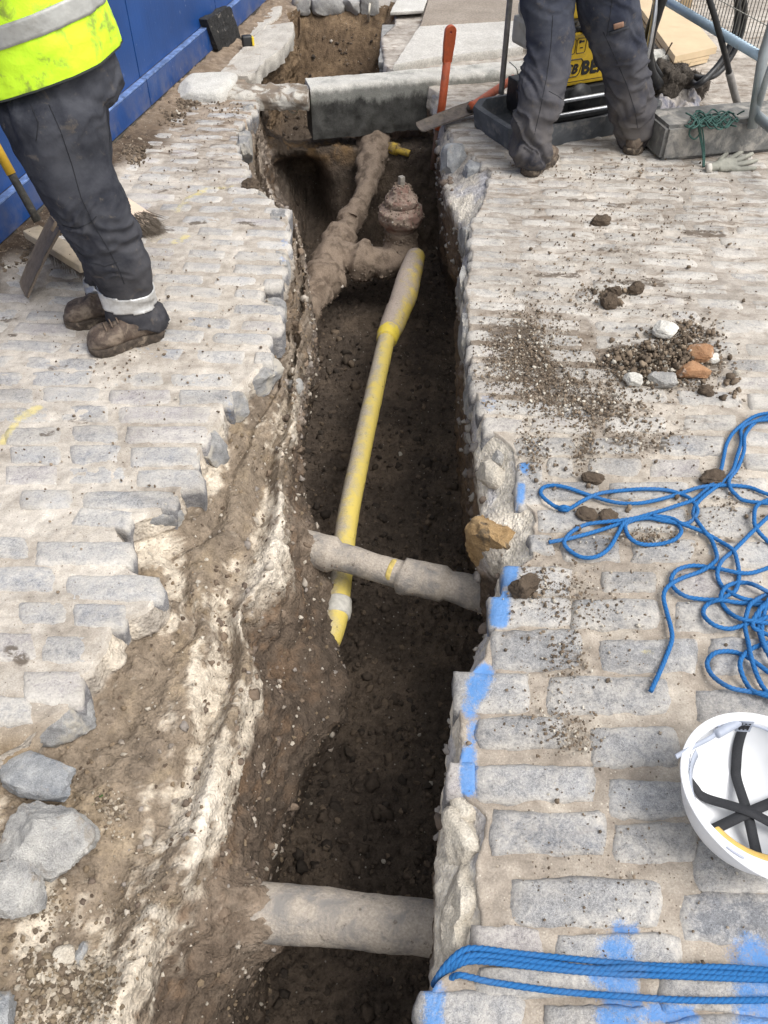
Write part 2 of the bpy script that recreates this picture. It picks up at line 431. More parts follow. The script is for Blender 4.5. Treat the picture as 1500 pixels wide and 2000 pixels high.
def build_trench():
    XLIPc = np.maximum(XLIP, XL0 + 0.03)
    zlip = np.maximum(-0.17, ZF * 0.45); zmid = zlip * 0.5 + ZF * 0.5
    deep = sstep(-0.2, -0.8, ZF)
    xr2 = XR1 * 0.85 + (XR0 + 0.02) * 0.15 + 0.015
    xrf = np.where(ST < 1.7, np.maximum(XR0 + 0.10, 0.26), XR0 + 0.035)
    ctrl = [(XL0, np.full(NS, -0.012)), (XL0 + 0.012, np.maximum(-0.09, ZF * 0.3)), (XLIPc, zlip), (XMID, zmid), (XFT, ZF + 0.03 * deep), (xrf, ZF + 0.03 * deep),
            (xr2, zmid * 0.9), (XR1, np.maximum(-0.12, ZF * 0.35)), (XR0, np.full(NS, -0.012))]
    cnt = [7, 48, 44, 34, 76, 30, 30, 12]
    G, seg = [], []
    for k, c in enumerate(cnt):
        t = np.linspace(0, 1, c, endpoint=(k == len(cnt) - 1))
        (x0, z0), (x1, z1) = ctrl[k], ctrl[k + 1]
        tz = t
        tx = t
        if k == 1: tz = t ** 1.6                       # the ledge stays up, then drops over the lip
        if k == 2: tx = t ** 2.0                       # and falls away steeply below it
        G.append(np.stack([x0[:, None] + (x1 - x0)[:, None] * tx, np.repeat(ST[:, None], c, 1), z0[:, None] + (z1 - z0)[:, None] * tz], -1))
        seg += [k + q for q in t]
    G = np.concatenate(G, 1)
    seg = np.array(seg)[None, :] + np.zeros((NS, 1))
    lw = sstep(1.9, 2.4, seg) * sstep(4.0, 3.4, seg)        # soil clings round the pipes where they leave the left wall
    for py_, pz_, amt, wy, wz in ((0.70, -0.40, 0.15, 0.10, 0.11), (1.88, -0.40, 0.05, 0.08, 0.10), (1.36, -0.62, 0.07, 0.13, 0.22)):
        G[..., 0] += lw * amt * np.exp(-((G[..., 1] - py_) / wy) ** 2 - ((G[..., 2] - pz_) / wz) ** 2)
    # round the profile a little, then roughen
    K = G.copy()
    for _ in range(4):
        K[:, 1:-1] = 0.25 * K[:, :-2] + 0.5 * K[:, 1:-1] + 0.25 * K[:, 2:]
    edge = np.minimum(sstep(0.0, 1.0, seg), sstep(8.0, 7.0, seg))
    G = G * (1 - edge[..., None]) + K * edge[..., None]
    nrm = grid_normals(G)
    for _ in range(3):
        nrm[1:-1, 1:-1] = (nrm[:-2, 1:-1] + nrm[2:, 1:-1] + nrm[1:-1, :-2] + nrm[1:-1, 2:] + nrm[1:-1, 1:-1]) / 5
    fl = sstep(3.9, 4.1, seg) * sstep(5.1, 4.9, seg)
    ledge = sstep(0.9, 1.1, seg) * sstep(2.25, 2.0, seg)
    wall = 1 - np.clip(fl + ledge, 0, 1)
    d1, id1 = cells(G, 9.0, 3); d2, id2 = cells(G, 26.0, 5); d3, _ = cells(G + 0.02 * fbm(G, 30, 2)[..., None], 60.0, 9)
    big = fbm(G, 3.2, 3, 1); mid = fbm(G, 11, 4, 2); fine = fbm(G, 48, 3, 4); rg = ridged(G * np.array([1, 1, 1.6]), 9, 4, 8)
    calm = 1 - 0.7 * sstep(6.4, 6.9, seg)
    xf = fbm(G, 95, 2, 14)
    disp = wall * (0.030 * big + calm * (0.015 * rg + 0.018 * mid + 0.016 * (0.5 - d2)) + 0.008 * fine + 0.004 * xf)
    disp += fl * (0.030 * big + 0.016 * mid + 0.030 * (0.5 - d2) * sstep(0.25, 0.6, id2) + 0.020 * (0.5 - d3) + 0.009 * fine)
    disp += ledge * (0.022 * big + 0.003 * rg + 0.020 * mid + 0.016 * (0.5 - d2) * sstep(0.2, 0.8, id2) + 0.010 * (0.5 - d3) + 0.009 * fine + 0.005 * xf)
    G = G + nrm * (disp * edge)[..., None]
    # the bedding breaks away in terraces: a gully behind the pale lip, the lip standing up
    t = seg - 1.0; w_ = sstep(0.05, 0.3, t) * sstep(1.25, 0.95, t) * edge
    ph = t + 0.22 * fbm(G * np.array([1, 0.5, 1]), 4, 3, 91)
    G[..., 2] += w_ * (-0.050 * np.exp(-((ph - 0.68) / 0.13) ** 2) + 0.030 * np.exp(-((ph - 0.95) / 0.10) ** 2) - 0.03 * np.exp(-((ph - 0.25) / 0.10) ** 2))
    bl, bid = cells(G * np.array([1.0, 0.8, 1.0]) + 0.02 * fbm(G, 12, 3, 93)[..., None], 17, 95)
    up_ = sstep(0.9, 1.2, seg) * sstep(3.7, 3.2, seg) * edge
    G = G + nrm * (up_ * 0.028 * (0.45 - bl) * sstep(0.35, 0.75, bid))[..., None]
    hx = np.exp(-(np.abs((G[..., 0] + 0.53) / 0.155)) ** 3.0) * np.exp(-(np.abs((G[..., 2] + 0.62) / 0.215)) ** 3.5) * sstep(4.80, 4.90, G[..., 1]) * sstep(5.03, 5.0, G[..., 1])
    G[..., 1] += 0.45 * hx
    # ---- what each bit is made of, plus shade painted down the left wall
    nz = fbm(G, 5, 4, 21); ny = fbm(G * np.array([1, 1.0, 2.5]), 14, 4, 33); nf = fbm(G, 40, 3, 44)
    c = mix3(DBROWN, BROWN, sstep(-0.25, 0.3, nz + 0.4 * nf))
    c = mix3(c, (0.155, 0.10, 0.062), sstep(0.05, 0.4, ny) * 0.6)
    near = sstep(2.75, 2.0, G[..., 1] + 0.3 * nz)                      # on the left side the bedding shows in the near half
    c = mix3(c, DARK, sstep(2.25, 3.05, seg + 0.35 * nz + 0.15 * nf) * sstep(5.6, 5.2, seg) * 0.72)  # painted shade: the left wall's colour darkens towards its foot
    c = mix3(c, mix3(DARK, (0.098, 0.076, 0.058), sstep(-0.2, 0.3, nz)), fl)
    sand = mix3(TAN, OCHRE, sstep(0.0, 0.45, ny) * 0.7)
    lg = sstep(0.8, 1.0, seg) * sstep(2.30, 2.10, seg + 0.25 * ny + 0.1 * nf)
    grit = mix3((0.17, 0.142, 0.122), (0.33, 0.29, 0.255), sstep(-0.1, 0.3, ny + 0.5 * nf))     # grey rubble under the far setts
    c = mix3(c, grit, sstep(0.9, 1.2, seg) * sstep(3.3, 2.7, seg + 0.3 * ny) * (1 - near) * sstep(-0.25, 0.15, nz + 0.3 * nf) * 0.85)
    c = mix3(c, sand, lg * (0.45 + 0.55 * near))
    c = mix3(c, (0.135, 0.108, 0.084), lg * sstep(0.12, 0.4, fbm(G * np.array([1, 0.6, 1]), 9, 4, 123)) * 0.7)
    cream = sstep(0.05, 0.19, fbm(G * np.array([1.3, 0.5, 1]), 8.5, 5, 77, 0.62) + 0.22 * fbm(G, 34, 3, 78) + 0.06 * near + 0.14 * (sstep(1.25, 1.9, seg) - 0.6))
    c = mix3(c, CREAM, np.clip(lg * cream * (0.10 + 0.90 * near), 0, 1) * 0.9)
    lipm = np.exp(-((seg + 0.16 * ny + 0.05 * nz - 1.97) / 0.15) ** 2) * near
    c = mix3(c, np.array((0.56, 0.51, 0.44)), np.clip(lipm * sstep(-0.12, 0.12, nz + nf * 0.5 + 0.3 * ny), 0, 1) * 0.92)
    face = sstep(1.05, 0.7, seg)                            # mortar under the edge setts
    c = mix3(c, mix3((0.30, 0.27, 0.235), CREAM, sstep(-0.1, 0.3, nz)), np.clip(face, 0, 1))
    for py_, pz_ in ((0.70, -0.40), (1.86, -0.42)):
        c = mix3(c, mix3((0.165, 0.128, 0.098), (0.26, 0.215, 0.172), sstep(-0.2, 0.25, ny + 0.4 * nf)), 0.85 * sstep(1.9, 2.3, seg) * sstep(4, 3.5, seg) * np.exp(-((G[..., 1] - py_) / 0.10) ** 2 - ((G[..., 2] - pz_) / 0.12) ** 2))
    rface = sstep(6.75, 7.1, seg + 0.25 * ny); lav = sstep(0.05, 0.25, fbm(G * np.array([1, 0.6, 1]), 11, 4, 131))
    nearr = sstep(2.6, 1.6, G[..., 1])
    c = mix3(c, mix3((0.30, 0.28, 0.26), (0.62, 0.575, 0.50), sstep(-0.25, 0.2, nz + 0.6 * nearr - 0.1)), np.clip(rface, 0, 1))
    c = mix3(c, (0.36, 0.36, 0.39), np.clip(rface * lav, 0, 1) * 0.75)
    oc = np.exp(-((G[..., 1] - 4.98) / 0.16) ** 2) * sstep(0.1, -0.25, np.abs(G[..., 0] + 0.4) - 0.3)
    c = mix3(c, (0.23, 0.14, 0.06), np.clip(oc * sstep(-0.2, 0.3, ny), 0, 1) * sstep(-0.45, -0.25, G[..., 2]) * 0.8)
    back = sstep(5.1, 5.5, G[..., 1])
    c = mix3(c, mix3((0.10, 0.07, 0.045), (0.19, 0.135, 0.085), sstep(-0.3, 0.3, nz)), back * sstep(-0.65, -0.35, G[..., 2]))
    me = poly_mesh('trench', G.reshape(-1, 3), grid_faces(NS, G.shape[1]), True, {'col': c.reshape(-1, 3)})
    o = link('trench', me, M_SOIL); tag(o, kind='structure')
    return G, seg, nrm
TR, TSEG, TNRM = build_trench()
def trench_surface(y, s):
    """point and normal of the trench skin at distance y and profile position s (0..8)"""
    i = int(np.argmin(np.abs(ST - y))); j = int(np.argmin(np.abs(TSEG[0] - s)))
    return Vector(TR[i, j]), Vector(TNRM[i, j])

# ------------------------------------------------------------------ sprayed marks (pixel strokes: from, to, half width)
def strokes(lst):
    out = []
    for (a, b), (c, d), w, k in lst:
        p, q = P(a, b), P(c, d); out.append((p, q, w * depth((p + q) / 2) / FPX, k))
    return out
BLUE = strokes([((945,1310),(930,1350),20,1),((928,1350),(917,1385),16,.8),((926,1395),(920,1450),10,.7),((915,1470),(914,1540),16,1),((978,1165),(975,1210),17,1.2),((1000,1107),(992,1136),14,1.1),
    ((1018,950),(1016,980),8,.9),((1024,905),(1024,918),8,1),((952,780),(956,795),14,.45),((848,1935),(846,2060),20,.9),((1208,1812),(1240,1814),12,.8),((1205,1865),(1215,1955),36,.9),((1165,1900),(1250,1975),24,.7),
    ((1280,1975),(1350,1985),18,.9),((1475,1870),(1480,2010),42,.85),((1180,1990),(1240,2010),20,.9),((550,505),(556,512),8,.5),((556,470),(556,480),8,.5),((443,783),(447,790),6,.4)])
YELLOW = strokes([((5,862),(28,832),9,.9),((38,818),(72,798),11,.9),((345,412),(368,388),8,.5),((368,388),(402,371),7,.8),((402,371),(452,364),6,.6),((342,474),(364,461),8,.8),((300,470),(320,466),6,.4),((1254,1276),(1266,1272),5,.6),((1290,1190),(1290,1192),4,.5)])
SMEAR = strokes([((1188,402),(1216,402),7,1),((1115,390),(1160,392),8,.7),((1345,455),(1405,458),11,.9),((1255,545),(1300,548),7,.8),((1050,536),(1125,538),8,.8),((1195,552),(1290,556),8,.9),((1300,580),(1345,584),7,.8),((1170,487),(1215,490),8,.6),
    ((1230,700),(1370,700),44,.95),((995,655),(1045,720),46,.8),((1080,755),(1190,800),34,.62),((1200,860),(1290,870),20,.5),((1330,640),(1380,650),20,.7),((470,436),(500,440),6,.9),((375,437),(400,435),6,.8),((300,375),(350,370),8,.5),((420,365),(450,372),6,.5),((305,455),(335,450),7,.9),
    ((10,625),(22,622),9,.9),((100,720),(130,716),6,.6),((85,850),(100,848),8,.7),((20,655),(30,655),5,.8),((400,310),(450,318),6,.5),((350,330),(400,335),7,.5),((250,590),(330,596),6,.3),((1150,600),(1400,606),10,.35),((1380,1040),(1430,1056),9,.6),((1130,880),(1150,900),14,.5),((1110,1280),(1130,1290),14,.6),((990,1240),(1060,1244),14,.35),((1400,930),(1440,935),12,.5),((140,822),(165,824),8,.5),((20,1270),(45,1290),12,.6),((1300,850),(1340,840),10,.4)])
def painted(G, lst):
    G = G.reshape(-1, 3); out = np.zeros(len(G))
    for p, q, w, k in lst:
        a = np.array(p)[:2]; d = np.array(q)[:2] - a
        t = np.clip(((G[:, :2] - a) @ d) / (d @ d + 1e-9), 0, 1)
        r = np.linalg.norm(G[:, :2] - (a + t[:, None] * d), axis=1)
        out = np.maximum(out, k * sstep(1.7 * w, 0.5 * w, r))
    return out

# ------------------------------------------------------------------ paving: bed of mortar and dust with the setts let into it
HB0, HB1 = P(0, 500), P(530, 5)                             # foot of the hoarding
HDIR = (HB1 - HB0).normalized(); HNRM = Vector((HDIR.y, -HDIR.x, 0))
def hoard_x(y): return HB0.x + HDIR.x / HDIR.y * (y - HB0.y)
def bed_z(G, side):
    b = -0.0035 + 0.0045 * fbm(G, 6, 3, 5) + 0.0036 * fbm(G, 15, 3, 8) + 0.004 * fbm(G, 30, 3, 6) + 0.0018 * fbm(G, 90, 2, 7)
    return b + ((0.0028 if side < 0 else -0.0025) + (0.0012 if side < 0 else 0.0055) * sstep(1.6, 3.0, G[..., 1]))
def mudmap(G):
    x, y = G[..., 0], G[..., 1]
    left = 0.12 + 0.9 * sstep(3.6, 4.5, y) + 0.25 * sstep(1.8, 2.6, y)
    right = 0.28 + 0.5 * sstep(1.5, 2.4, y) + 0.25 * sstep(2.6, 3.6, y)
    return np.where(x < 0, left, right)
PAVE = []
for side, XE, wid in ((-1, XL0, 3.4), (1, XR0, 4.2)):
    d = [0.0]
    while d[-1] < wid: d.append(d[-1] + (0.0085 if d[-1] < 1.0 else 0.0125 if d[-1] < 1.9 else 0.12))
    d = np.array(d)
    G = np.zeros((NS, len(d), 3))
    fade = np.clip(d / 0.5, 0, 1)                           # far from the edge the columns run straight
    trend = np.interp(ST, [-1.2, 0.5, 2, 5, 7], [-0.9, -0.75, -0.45, -0.5, -0.4]) if side < 0 else np.interp(ST, [-1.2, 0.5, 2, 5, 7], [0.0, 0.1, 0.3, 0.5, 0.3])
    G[..., 0] = (XE[:, None] * (1 - fade) + trend[:, None] * fade) + side * d[None, :]
    G[..., 1] = ST[:, None]
    G[..., 2] = bed_z(G, side) * np.clip(d / 0.02, 0.6, 1)
    # left foreground: no setts, lower rubbly ground
    if side < 0:
        low = sstep(1.02, 0.86, ST)[:, None] * np.ones(len(d))[None, :]
        G[..., 2] += low * (-0.03 + 0.02 * fbm(G, 5, 4, 31) + 0.012 * ridged(G, 14, 3, 32))
    nz = fbm(G, 4, 4, 51); nf = fbm(G, 22, 3, 52)
    if side < 0: c = mix3((0.42, 0.38, 0.33), (0.545, 0.505, 0.45), sstep(-0.3, 0.3, nz + 0.5 * nf))
    else:
        c = mix3((0.375, 0.33, 0.28), (0.50, 0.455, 0.395), sstep(-0.3, 0.3, nz + 0.5 * nf))
        c = mix3(c, mix3((0.39, 0.358, 0.32), (0.50, 0.465, 0.42), sstep(-0.3, 0.3, nz + 0.5 * nf)), sstep(1.6, 2.8, G[..., 1]) * 0.95)
        bz = np.array(P(1040, 700)); r = np.hypot((G[..., 0] - bz[0]) * 1.1, (G[..., 1] - bz[1]))
        c = mix3(c, (0.16, 0.118, 0.082), sstep(0.42, 0.1, r + 0.25 * nz + 0.12 * nf) * 0.75)
    if side < 0:
        c = mix3(c, mix3((0.24, 0.18, 0.115), (0.46, 0.40, 0.315), sstep(-0.15, 0.25, nz + 0.4 * nf)), sstep(1.04, 0.9, G[..., 1]))
        hx = HB0.x + HDIR.x / HDIR.y * (G[..., 1] - HB0.y)
        c = mix3(c, (0.085, 0.062, 0.045), sstep(0.24, 0.08, G[..., 0] - hx + 0.12 * nz))   # wet dirt along the hoarding
        G[..., 2] += 0.02 * sstep(0.2, 0.03, np.abs(G[..., 0] - hx)) * (1 + nf)
        c = mix3(c, (0.30, 0.235, 0.175), sstep(3.9, 4.8, G[..., 1] + 0.5 * nz) * 0.75)
    lip = G[:, :1].copy(); lip[..., 0] -= side * 0.006; lip[..., 2] -= 0.06      # broken edge of the bed
    G = np.concatenate([lip, G], 1); c = np.concatenate([c[:, :1], c], 1)
    F = grid_faces(NS, len(d) + 1); F = F[:, ::-1] if side > 0 else F
    me = poly_mesh('pavement', G.reshape(-1, 3), F, True, {'col': c.reshape(-1, 3), 'mud': mudmap(G).reshape(-1), 'smear': painted(G, SMEAR), 'blue': painted(G, BLUE), 'yellow': painted(G, YELLOW)})
    o = link('pavement', me, M_BED); tag(o, kind='structure'); PAVE.append(o)
g = Build()
for x0, x1, y0, y1 in ((-90, -3.4, -60, 120), (4.4, 90, -60, 120), (-3.4, 4.4, 6.9, 120), (-3.4, 4.4, -60, -1.15)):
    g.add([(x0, y0, -0.03), (x1, y0, -0.03), (x1, y1, -0.03), (x0, y1, -0.03)], np.array([[0, 1, 2, 3]]))
tag(g.build('ground', mat_stone('worn_tarmac', (0.30, 0.27, 0.235), (0.40, 0.365, 0.32), 6)), kind='structure')

TH = R(5); TV = Vector((math.sin(TH), math.cos(TH))); TC = Vector((math.cos(TH), -math.sin(TH)))
def uv(p): return p[0] * TC.x + p[1] * TC.y, p[0] * TV.x + p[1] * TV.y
def xy(u, v): return Vector((u * TC.x + v * TV.x, u * TC.y + v * TV.y))
TRACED = [  # outlines of the nearest setts in the photograph
 (962,1230,1133,1302),(1176,1247,1363,1311),(888,1311,1029,1387),(1069,1321,1313,1392),(1363,1346,1560,1407),(932,1402,1105,1458),(1153,1420,1323,1493),(880,1488,925,1548),(930,1496,1160,1564),
 (1191,1524,1348,1595),(963,1584,1181,1665),(1201,1605,1363,1686),(1363,1640,1560,1747),(993,1716,1292,1807),(1323,1741,1560,1843),(927,1807,1059,1873),(1090,1825,1330,1890),(932,1888,1247,1944),(1290,1900,1500,1970),
 (822,1935,1024,2020),(1070,1965,1267,2050),(1300,1990,1560,2070),
 (986,1106,1116,1162),(1176,1115,1280,1157),(1304,1112,1491,1166),(963,1166,1112,1221),(1120,1170,1287,1226),(1321,1174,1457,1230),(1390,1247,1560,1311),
 (1099,1042,1214,1093),(1235,1051,1359,1098),(1380,1056,1560,1106),(1363,987,1479,1046),(1052,996,1159,1038),(1185,990,1340,1036),(1050,940,1165,975),(1188,942,1346,974),(1368,930,1500,975),
 (1150,895,1252,929),(1270,895,1372,929),(1073,893,1120,927),(1150,852,1252,886),(1005,854,1124,888),(1290,852,1420,886),(1010,900,1060,985),(1039,816,1154,843),(1180,814,1300,842),(1335,810,1440,838),
 (68,1059,258,1104),(127,1122,315,1174),(-40,1108,109,1156),(-60,1050,54,1088),(41,1175,131,1219),(145,1181,245,1225),(-30,1236,68,1288),(78,1242,170,1296),(46,1312,157,1375),(-50,1362,56,1415),
 (159,961,345,992),(40,958,140,992),(263,916,395,950),(127,912,250,945),(10,910,110,946),(254,874,385,909),(140,870,235,905),(20,872,120,906),(245,834,405,864),(140,832,231,864),(10,836,120,866),
 (1392,622,1508,652),(228,796,420,824),(118,794,212,823),(-10,796,104,826),(213,762,335,788),(350,762,452,790),(82,758,195,784),(-20,760,66,786),(331,730,455,755),(200,728,318,753),(60,726,182,752),(-40,728,45,754)]
S_PART, S_REST = [], []
def sett_arrays(q, top, dep, seed, fine, dust, col, edge_side=0):
    """rounded, slightly domed, chipped granite block; q = four corners (x, y)"""
    a, b, c, d = [np.array(v, float)[:2] for v in q]
    n, m = (19, 10) if fine else (10, 6)
    s = np.linspace(-1, 1, n)[:, None] * np.ones(m); t = np.ones(n)[:, None] * np.linspace(-1, 1, m)[None, :]
    s = np.sign(s) * np.abs(s) ** 0.8; t = np.sign(t) * np.abs(t) ** 0.8
    k = 0.10 + 0.22 * ((seed * 0.618) % 1)
    S_, T_ = s * np.sqrt(1 - k * t * t / 2), t * np.sqrt(1 - k * s * s / 2)
    u, v = (S_[..., None] + 1) / 2, (T_[..., None] + 1) / 2
    XY = (a * (1 - u) + b * u) * (1 - v) + (d * (1 - u) + c * u) * v
    r = np.maximum(np.abs(s), np.abs(t))
    G = np.concatenate([XY, np.full((n, m, 1), top)], -1)
    sh = np.array([seed * 3.7, seed * 1.3, 0.0])
    G[..., :2] += (r ** 3)[..., None] * 0.011 * np.stack([fbm(G + sh, 20, 4, 3, 0.6), fbm(G + sh, 20, 4, 4, 0.6)], -1)
    G[..., 2] += 0.0030 * fbm(G + sh, 13, 3, 1) + 0.0014 * fbm(G + sh, 60, 2, 2) - 0.010 * r ** 14 - 0.0015 * r ** 3
    rim = [(i, 0) for i in range(n)] + [(n - 1, j) for j in range(1, m)] + [(i, m - 1) for i in range(n - 2, -1, -1)] + [(0, j) for j in range(m - 2, 0, -1)]
    ids = np.array([i * m + j for i, j in rim]); B0 = G.reshape(-1, 3)[ids]; cen = G.reshape(-1, 3).mean(0)
    rings = []
    for f in (0.22, 0.5, 0.8, 1.0):
        ring = B0.copy(); ring[:, 2] -= dep * f; ring[:, :2] += (ring[:, :2] - cen[:2]) * (0.02 - 0.10 * f * f)
        ring += 0.012 * np.stack([fbm(ring + sh, 24, 3, 11), fbm(ring + sh, 24, 3, 12), 0.3 * fbm(ring + sh, 24, 2, 13)], -1)
        rings.append(ring)
    V = np.concatenate([G.reshape(-1, 3)] + rings)
    L = len(ids); F = [grid_faces(n, m)]
    prev = ids
    for k in range(4):
        cur = n * m + k * L + np.arange(L); F.append(np.stack([prev, np.roll(prev, -1), np.roll(cur, -1), cur], -1)); prev = cur
    F = np.concatenate(F)
    # which way round
    e1 = V[F[0][1]] - V[F[0][0]]; e2 = V[F[0][3]] - V[F[0][0]]
    if np.cross(e1, e2)[2] < 0: F = F[:, ::-1]
    dv = np.concatenate([(dust + 0.40 * r ** 3.5).reshape(-1), np.full(4 * L, 0.04)])
    cv = np.tile(np.array(col), (len(V), 1)); cv[n * m:] = np.array((0.235, 0.23, 0.232)) * (0.8 + 0.4 * ((seed * 0.37) % 1))
    return V, F, dv, cv
def sett_attrs(V, dv, cv): return {'smear': painted(V, SMEAR), 'dust': dv, 'col': cv, 'mud': mudmap(V), 'blue': painted(V, BLUE), 'yellow': painted(V, YELLOW)}
def sett_colour(side):
    g = random.uniform(0.36, 0.48) if side < 0 else random.uniform(0.30, 0.41)
    t = random.random()
    c = (g, g * 0.995, g * 0.99) if t < 0.7 else (g * 1.04, g * 0.97, g * 0.96) if t < 0.85 else (g * 0.8, g * 0.82, g * 0.86)
    return c
setts = []
rects = []
for k, (x0, y0, x1, y1) in enumerate(TRACED):
    e_ = 5 if y1 > 1200 else 3
    x0, x1, y0, y1 = x0 - e_, x1 + e_, y0 - e_ * 0.7, y1 + e_ * 0.7
    q = [P(x0, y1), P(x1, y1), P(x1, y0), P(x0, y0)]
    q = [Vector((p.x + random.uniform(-.003, .003), p.y + random.uniform(-.003, .003))) for p in q]
    side = -1 if x1 < 700 else 1
    slate = 1390 < x0 < 1400 and y0 < 640 and y1 < 670
    us = [uv(p)[0] for p in q]; vs = [uv(p)[1] for p in q]
    rects.append((min(us), max(us), min(vs), max(vs)))
    setts.append((q, side, 'slate' if slate else True))
rows = [0.30 + 0.1005 * k for k in range(47)]
for side in (-1, 1):
    for k, v in enumerate(rows):
        if side < 0 and v < 1.0: continue
        vc = v + 0.05
        vo = random.uniform(-0.006, 0.006)
        # edge of the cut and outer limit along this row
        uu = np.linspace(-3.2, 3.4, 900); pts = np.array([tuple(xy(a, vc)) for a in uu])
        if side < 0:
            ok = (pts[:, 0] < cL0(pts[:, 1]) + 0.006) & (pts[:, 0] > HB0.x + HDIR.x / HDIR.y * (pts[:, 1] - HB0.y) + 0.06) & (pts[:, 1] < 4.9)
        else:
            ok = (pts[:, 0] > cR0(pts[:, 1]) - 0.006) & (pts[:, 0] < 2.55) & (pts[:, 1] < 4.86)
        if not ok.any(): continue
        ua, ub = uu[ok].min(), uu[ok].max()
        blocked = sorted((r[0] - 0.016, r[1] + 0.016) for r in rects if v + 0.015 < r[3] - 0.014 and v + 0.085 > r[2] + 0.014)
        free, cur = [], ua
        for lo, hi in blocked:
            if lo > cur: free.append((cur, min(lo, ub)))
            cur = max(cur, hi)
        if cur < ub: free.append((cur, ub))
        for fa, fb in free:
            if fb - fa < 0.05: continue
            cuts, u = [], fa
            while u < fb - 0.05:
                ln = random.uniform(0.15, 0.265)
                if u + ln > fb - 0.07: ln = fb - u
                if ln > 0.3: ln *= 0.5
                cuts.append((u, min(u + ln, fb))); u += ln + random.uniform(0.014, 0.034)
            for lo, hi in cuts:
                if hi - lo < 0.045: continue
                dv = random.uniform(0.070, 0.083)
                a0, a1 = v + vo + (0.1 - dv) / 2, v + vo + (0.1 + dv) / 2
                j = lambda: random.uniform(-0.004, 0.004)
                q = [xy(lo + j(), a0 + j()), xy(hi + j(), a0 + j()), xy(hi + j(), a1 + j()), xy(lo + j(), a1 + j())]
                setts.append((q, side, False))
def sett_size(s):
    q = s[0]; c = sum((Vector((p[0], p[1])) for p in q), Vector((0, 0))) / 4
    x, y, sc = proj((c.x, c.y, 0))
    inside = -60 < x < 1560 and -40 < y < 2080
    return (1e6 if inside else 0) + sc * sc / (1 + c.y)
setts.sort(key=sett_size, reverse=True)
rest = []
for k, (q, side, traced) in enumerate(setts):
    cy = sum(p[1] for p in q) / 4; cx = sum(p[0] for p in q) / 4
    if side < 0: dust = 0.56 + random.uniform(-0.22, 0.18) + 0.14 * float(sstep(2.0, 3.2, cy))
    else: dust = 0.30 + random.uniform(-0.14, 0.16) + 0.55 * float(sstep(1.2, 2.6, cy))
    V, F, dv, cv = sett_arrays(q, random.uniform(0.001, 0.0055) + (0.001 if side < 0 else 0.0), 0.105, k, cy < 2.6, -0.15 if traced == 'slate' else dust, (0.085, 0.09, 0.10) if traced == 'slate' else sett_colour(side))
    if k < 298:
        me = poly_mesh('sett', V, F, True, sett_attrs(V, dv, cv))
        link('sett', me, M_SETT, PAVE[0] if side < 0 else PAVE[1])
    else: rest.append((side, V, F, dv, cv))
for side in (-1, 1):
    rr = [r for r in rest if r[0] == side]
    if not rr: continue
    off = 0; Fs = []
    for r in rr: Fs.append(r[2] + off); off += len(r[1])
    V = np.concatenate([r[1] for r in rr])
    me = poly_mesh('worn_setts', V, np.concatenate(Fs), True, sett_attrs(V, np.concatenate([r[3] for r in rr]), np.concatenate([r[4] for r in rr])))
    tag(link('worn_setts', me, M_SETT, PAVE[0] if side < 0 else PAVE[1]), kind='stuff')

# ------------------------------------------------------------------ hoarding
def build_hoarding():
    blue = N('hoarding_paint'); p = blue.pos()
    f = blue.noise(p, 3, 5, 0.6); sc = blue.noise(blue.stretch(p, (14, 14, 2.2)), 3.0, 6, 0.75)
    c = blue.mix(blue.map(f, 0.3, 0.7), (0.006, 0.045, 0.175), (0.010, 0.066, 0.25))
    c = blue.mix(blue.map(sc, 0.64, 0.78, 0, 0.34), c, (0.09, 0.17, 0.34))
    fl = blue.map(blue.noise(blue.stretch(p, (60, 60, 16)), 1.5, 3, 0.6), 0.70, 0.74)
    c = blue.mix(blue.math('MULTIPLY', fl, 0.75), c, (0.34, 0.38, 0.46))
    z = blue.new('ShaderNodeSeparateXYZ', Vector=p).outputs[2]
    mud = blue.math('MULTIPLY', blue.map(z, 0.03, 0.22, 1, 0), blue.map(blue.noise(p, 9, 5, 0.7), 0.42, 0.62))
    c = blue.mix(blue.math('MULTIPLY', mud, 0.35), c, (0.22, 0.2, 0.18))
    m = blue.out(c, 0.42, blue.bump(blue.noise(blue.stretch(p, (10, 10, 1)), 9, 5), 0.25, 0.004))
    worn = mat_flat('worn_edge_paint', (0.12, 0.19, 0.38), 0.6, 0, 0.5, 26)
    timber = mat_stone('damp_timber', (0.05, 0.043, 0.035), (0.10, 0.088, 0.07), 14)
    root = empty('hoarding', HB0, 'long blue painted plywood hoarding running along the left of the trench', 'hoarding')
    rot = Matrix.Rotation(math.atan2(HDIR.y, HDIR.x), 3, 'Z')
    def at(s, z, n=0.0): return HB0 + HDIR * s + HNRM * n + Vector((0, 0, z))
    s = -2.02; objs = []
    rail_z = 0.157
    while s < 7.5:
        w = 1.215
        objs.append(Build().box(at(s + w / 2, (2.4 + rail_z + 0.012) / 2, -0.055), (w - 0.005, 0.018, 2.4 - rail_z - 0.012), rot, 0.002).build('board', m))
        objs.append(Build().box(at(s + w / 2, (0.03 + rail_z) / 2, -0.022), (w - 0.004, 0.022, rail_z - 0.03), rot, 0.003).build('skirting_board', m))
        objs.append(Build().box(at(s + w / 2, rail_z + 0.006, -0.028), (w - 0.003, 0.036, 0.010), rot, 0.003).build('capping_strip', worn))
        s += 1.22
    L = 9.8
    objs.append(Build().box(at(2.6, -0.015, -0.035), (L, 0.05, 0.08), rot, 0.006).build('sole_plate', timber))
    objs.append(Build().box(at(2.6, 1.2, -0.09), (L, 0.045, 0.09), rot, 0.004).build('back_rail', timber))
    for k in range(8): objs.append(Build().box(at(-2.2 + 1.22 * k, 1.18, -0.135), (0.09, 0.045, 2.35), rot, 0.004).build('post', timber))
    adopt(root, *objs)
build_hoarding()
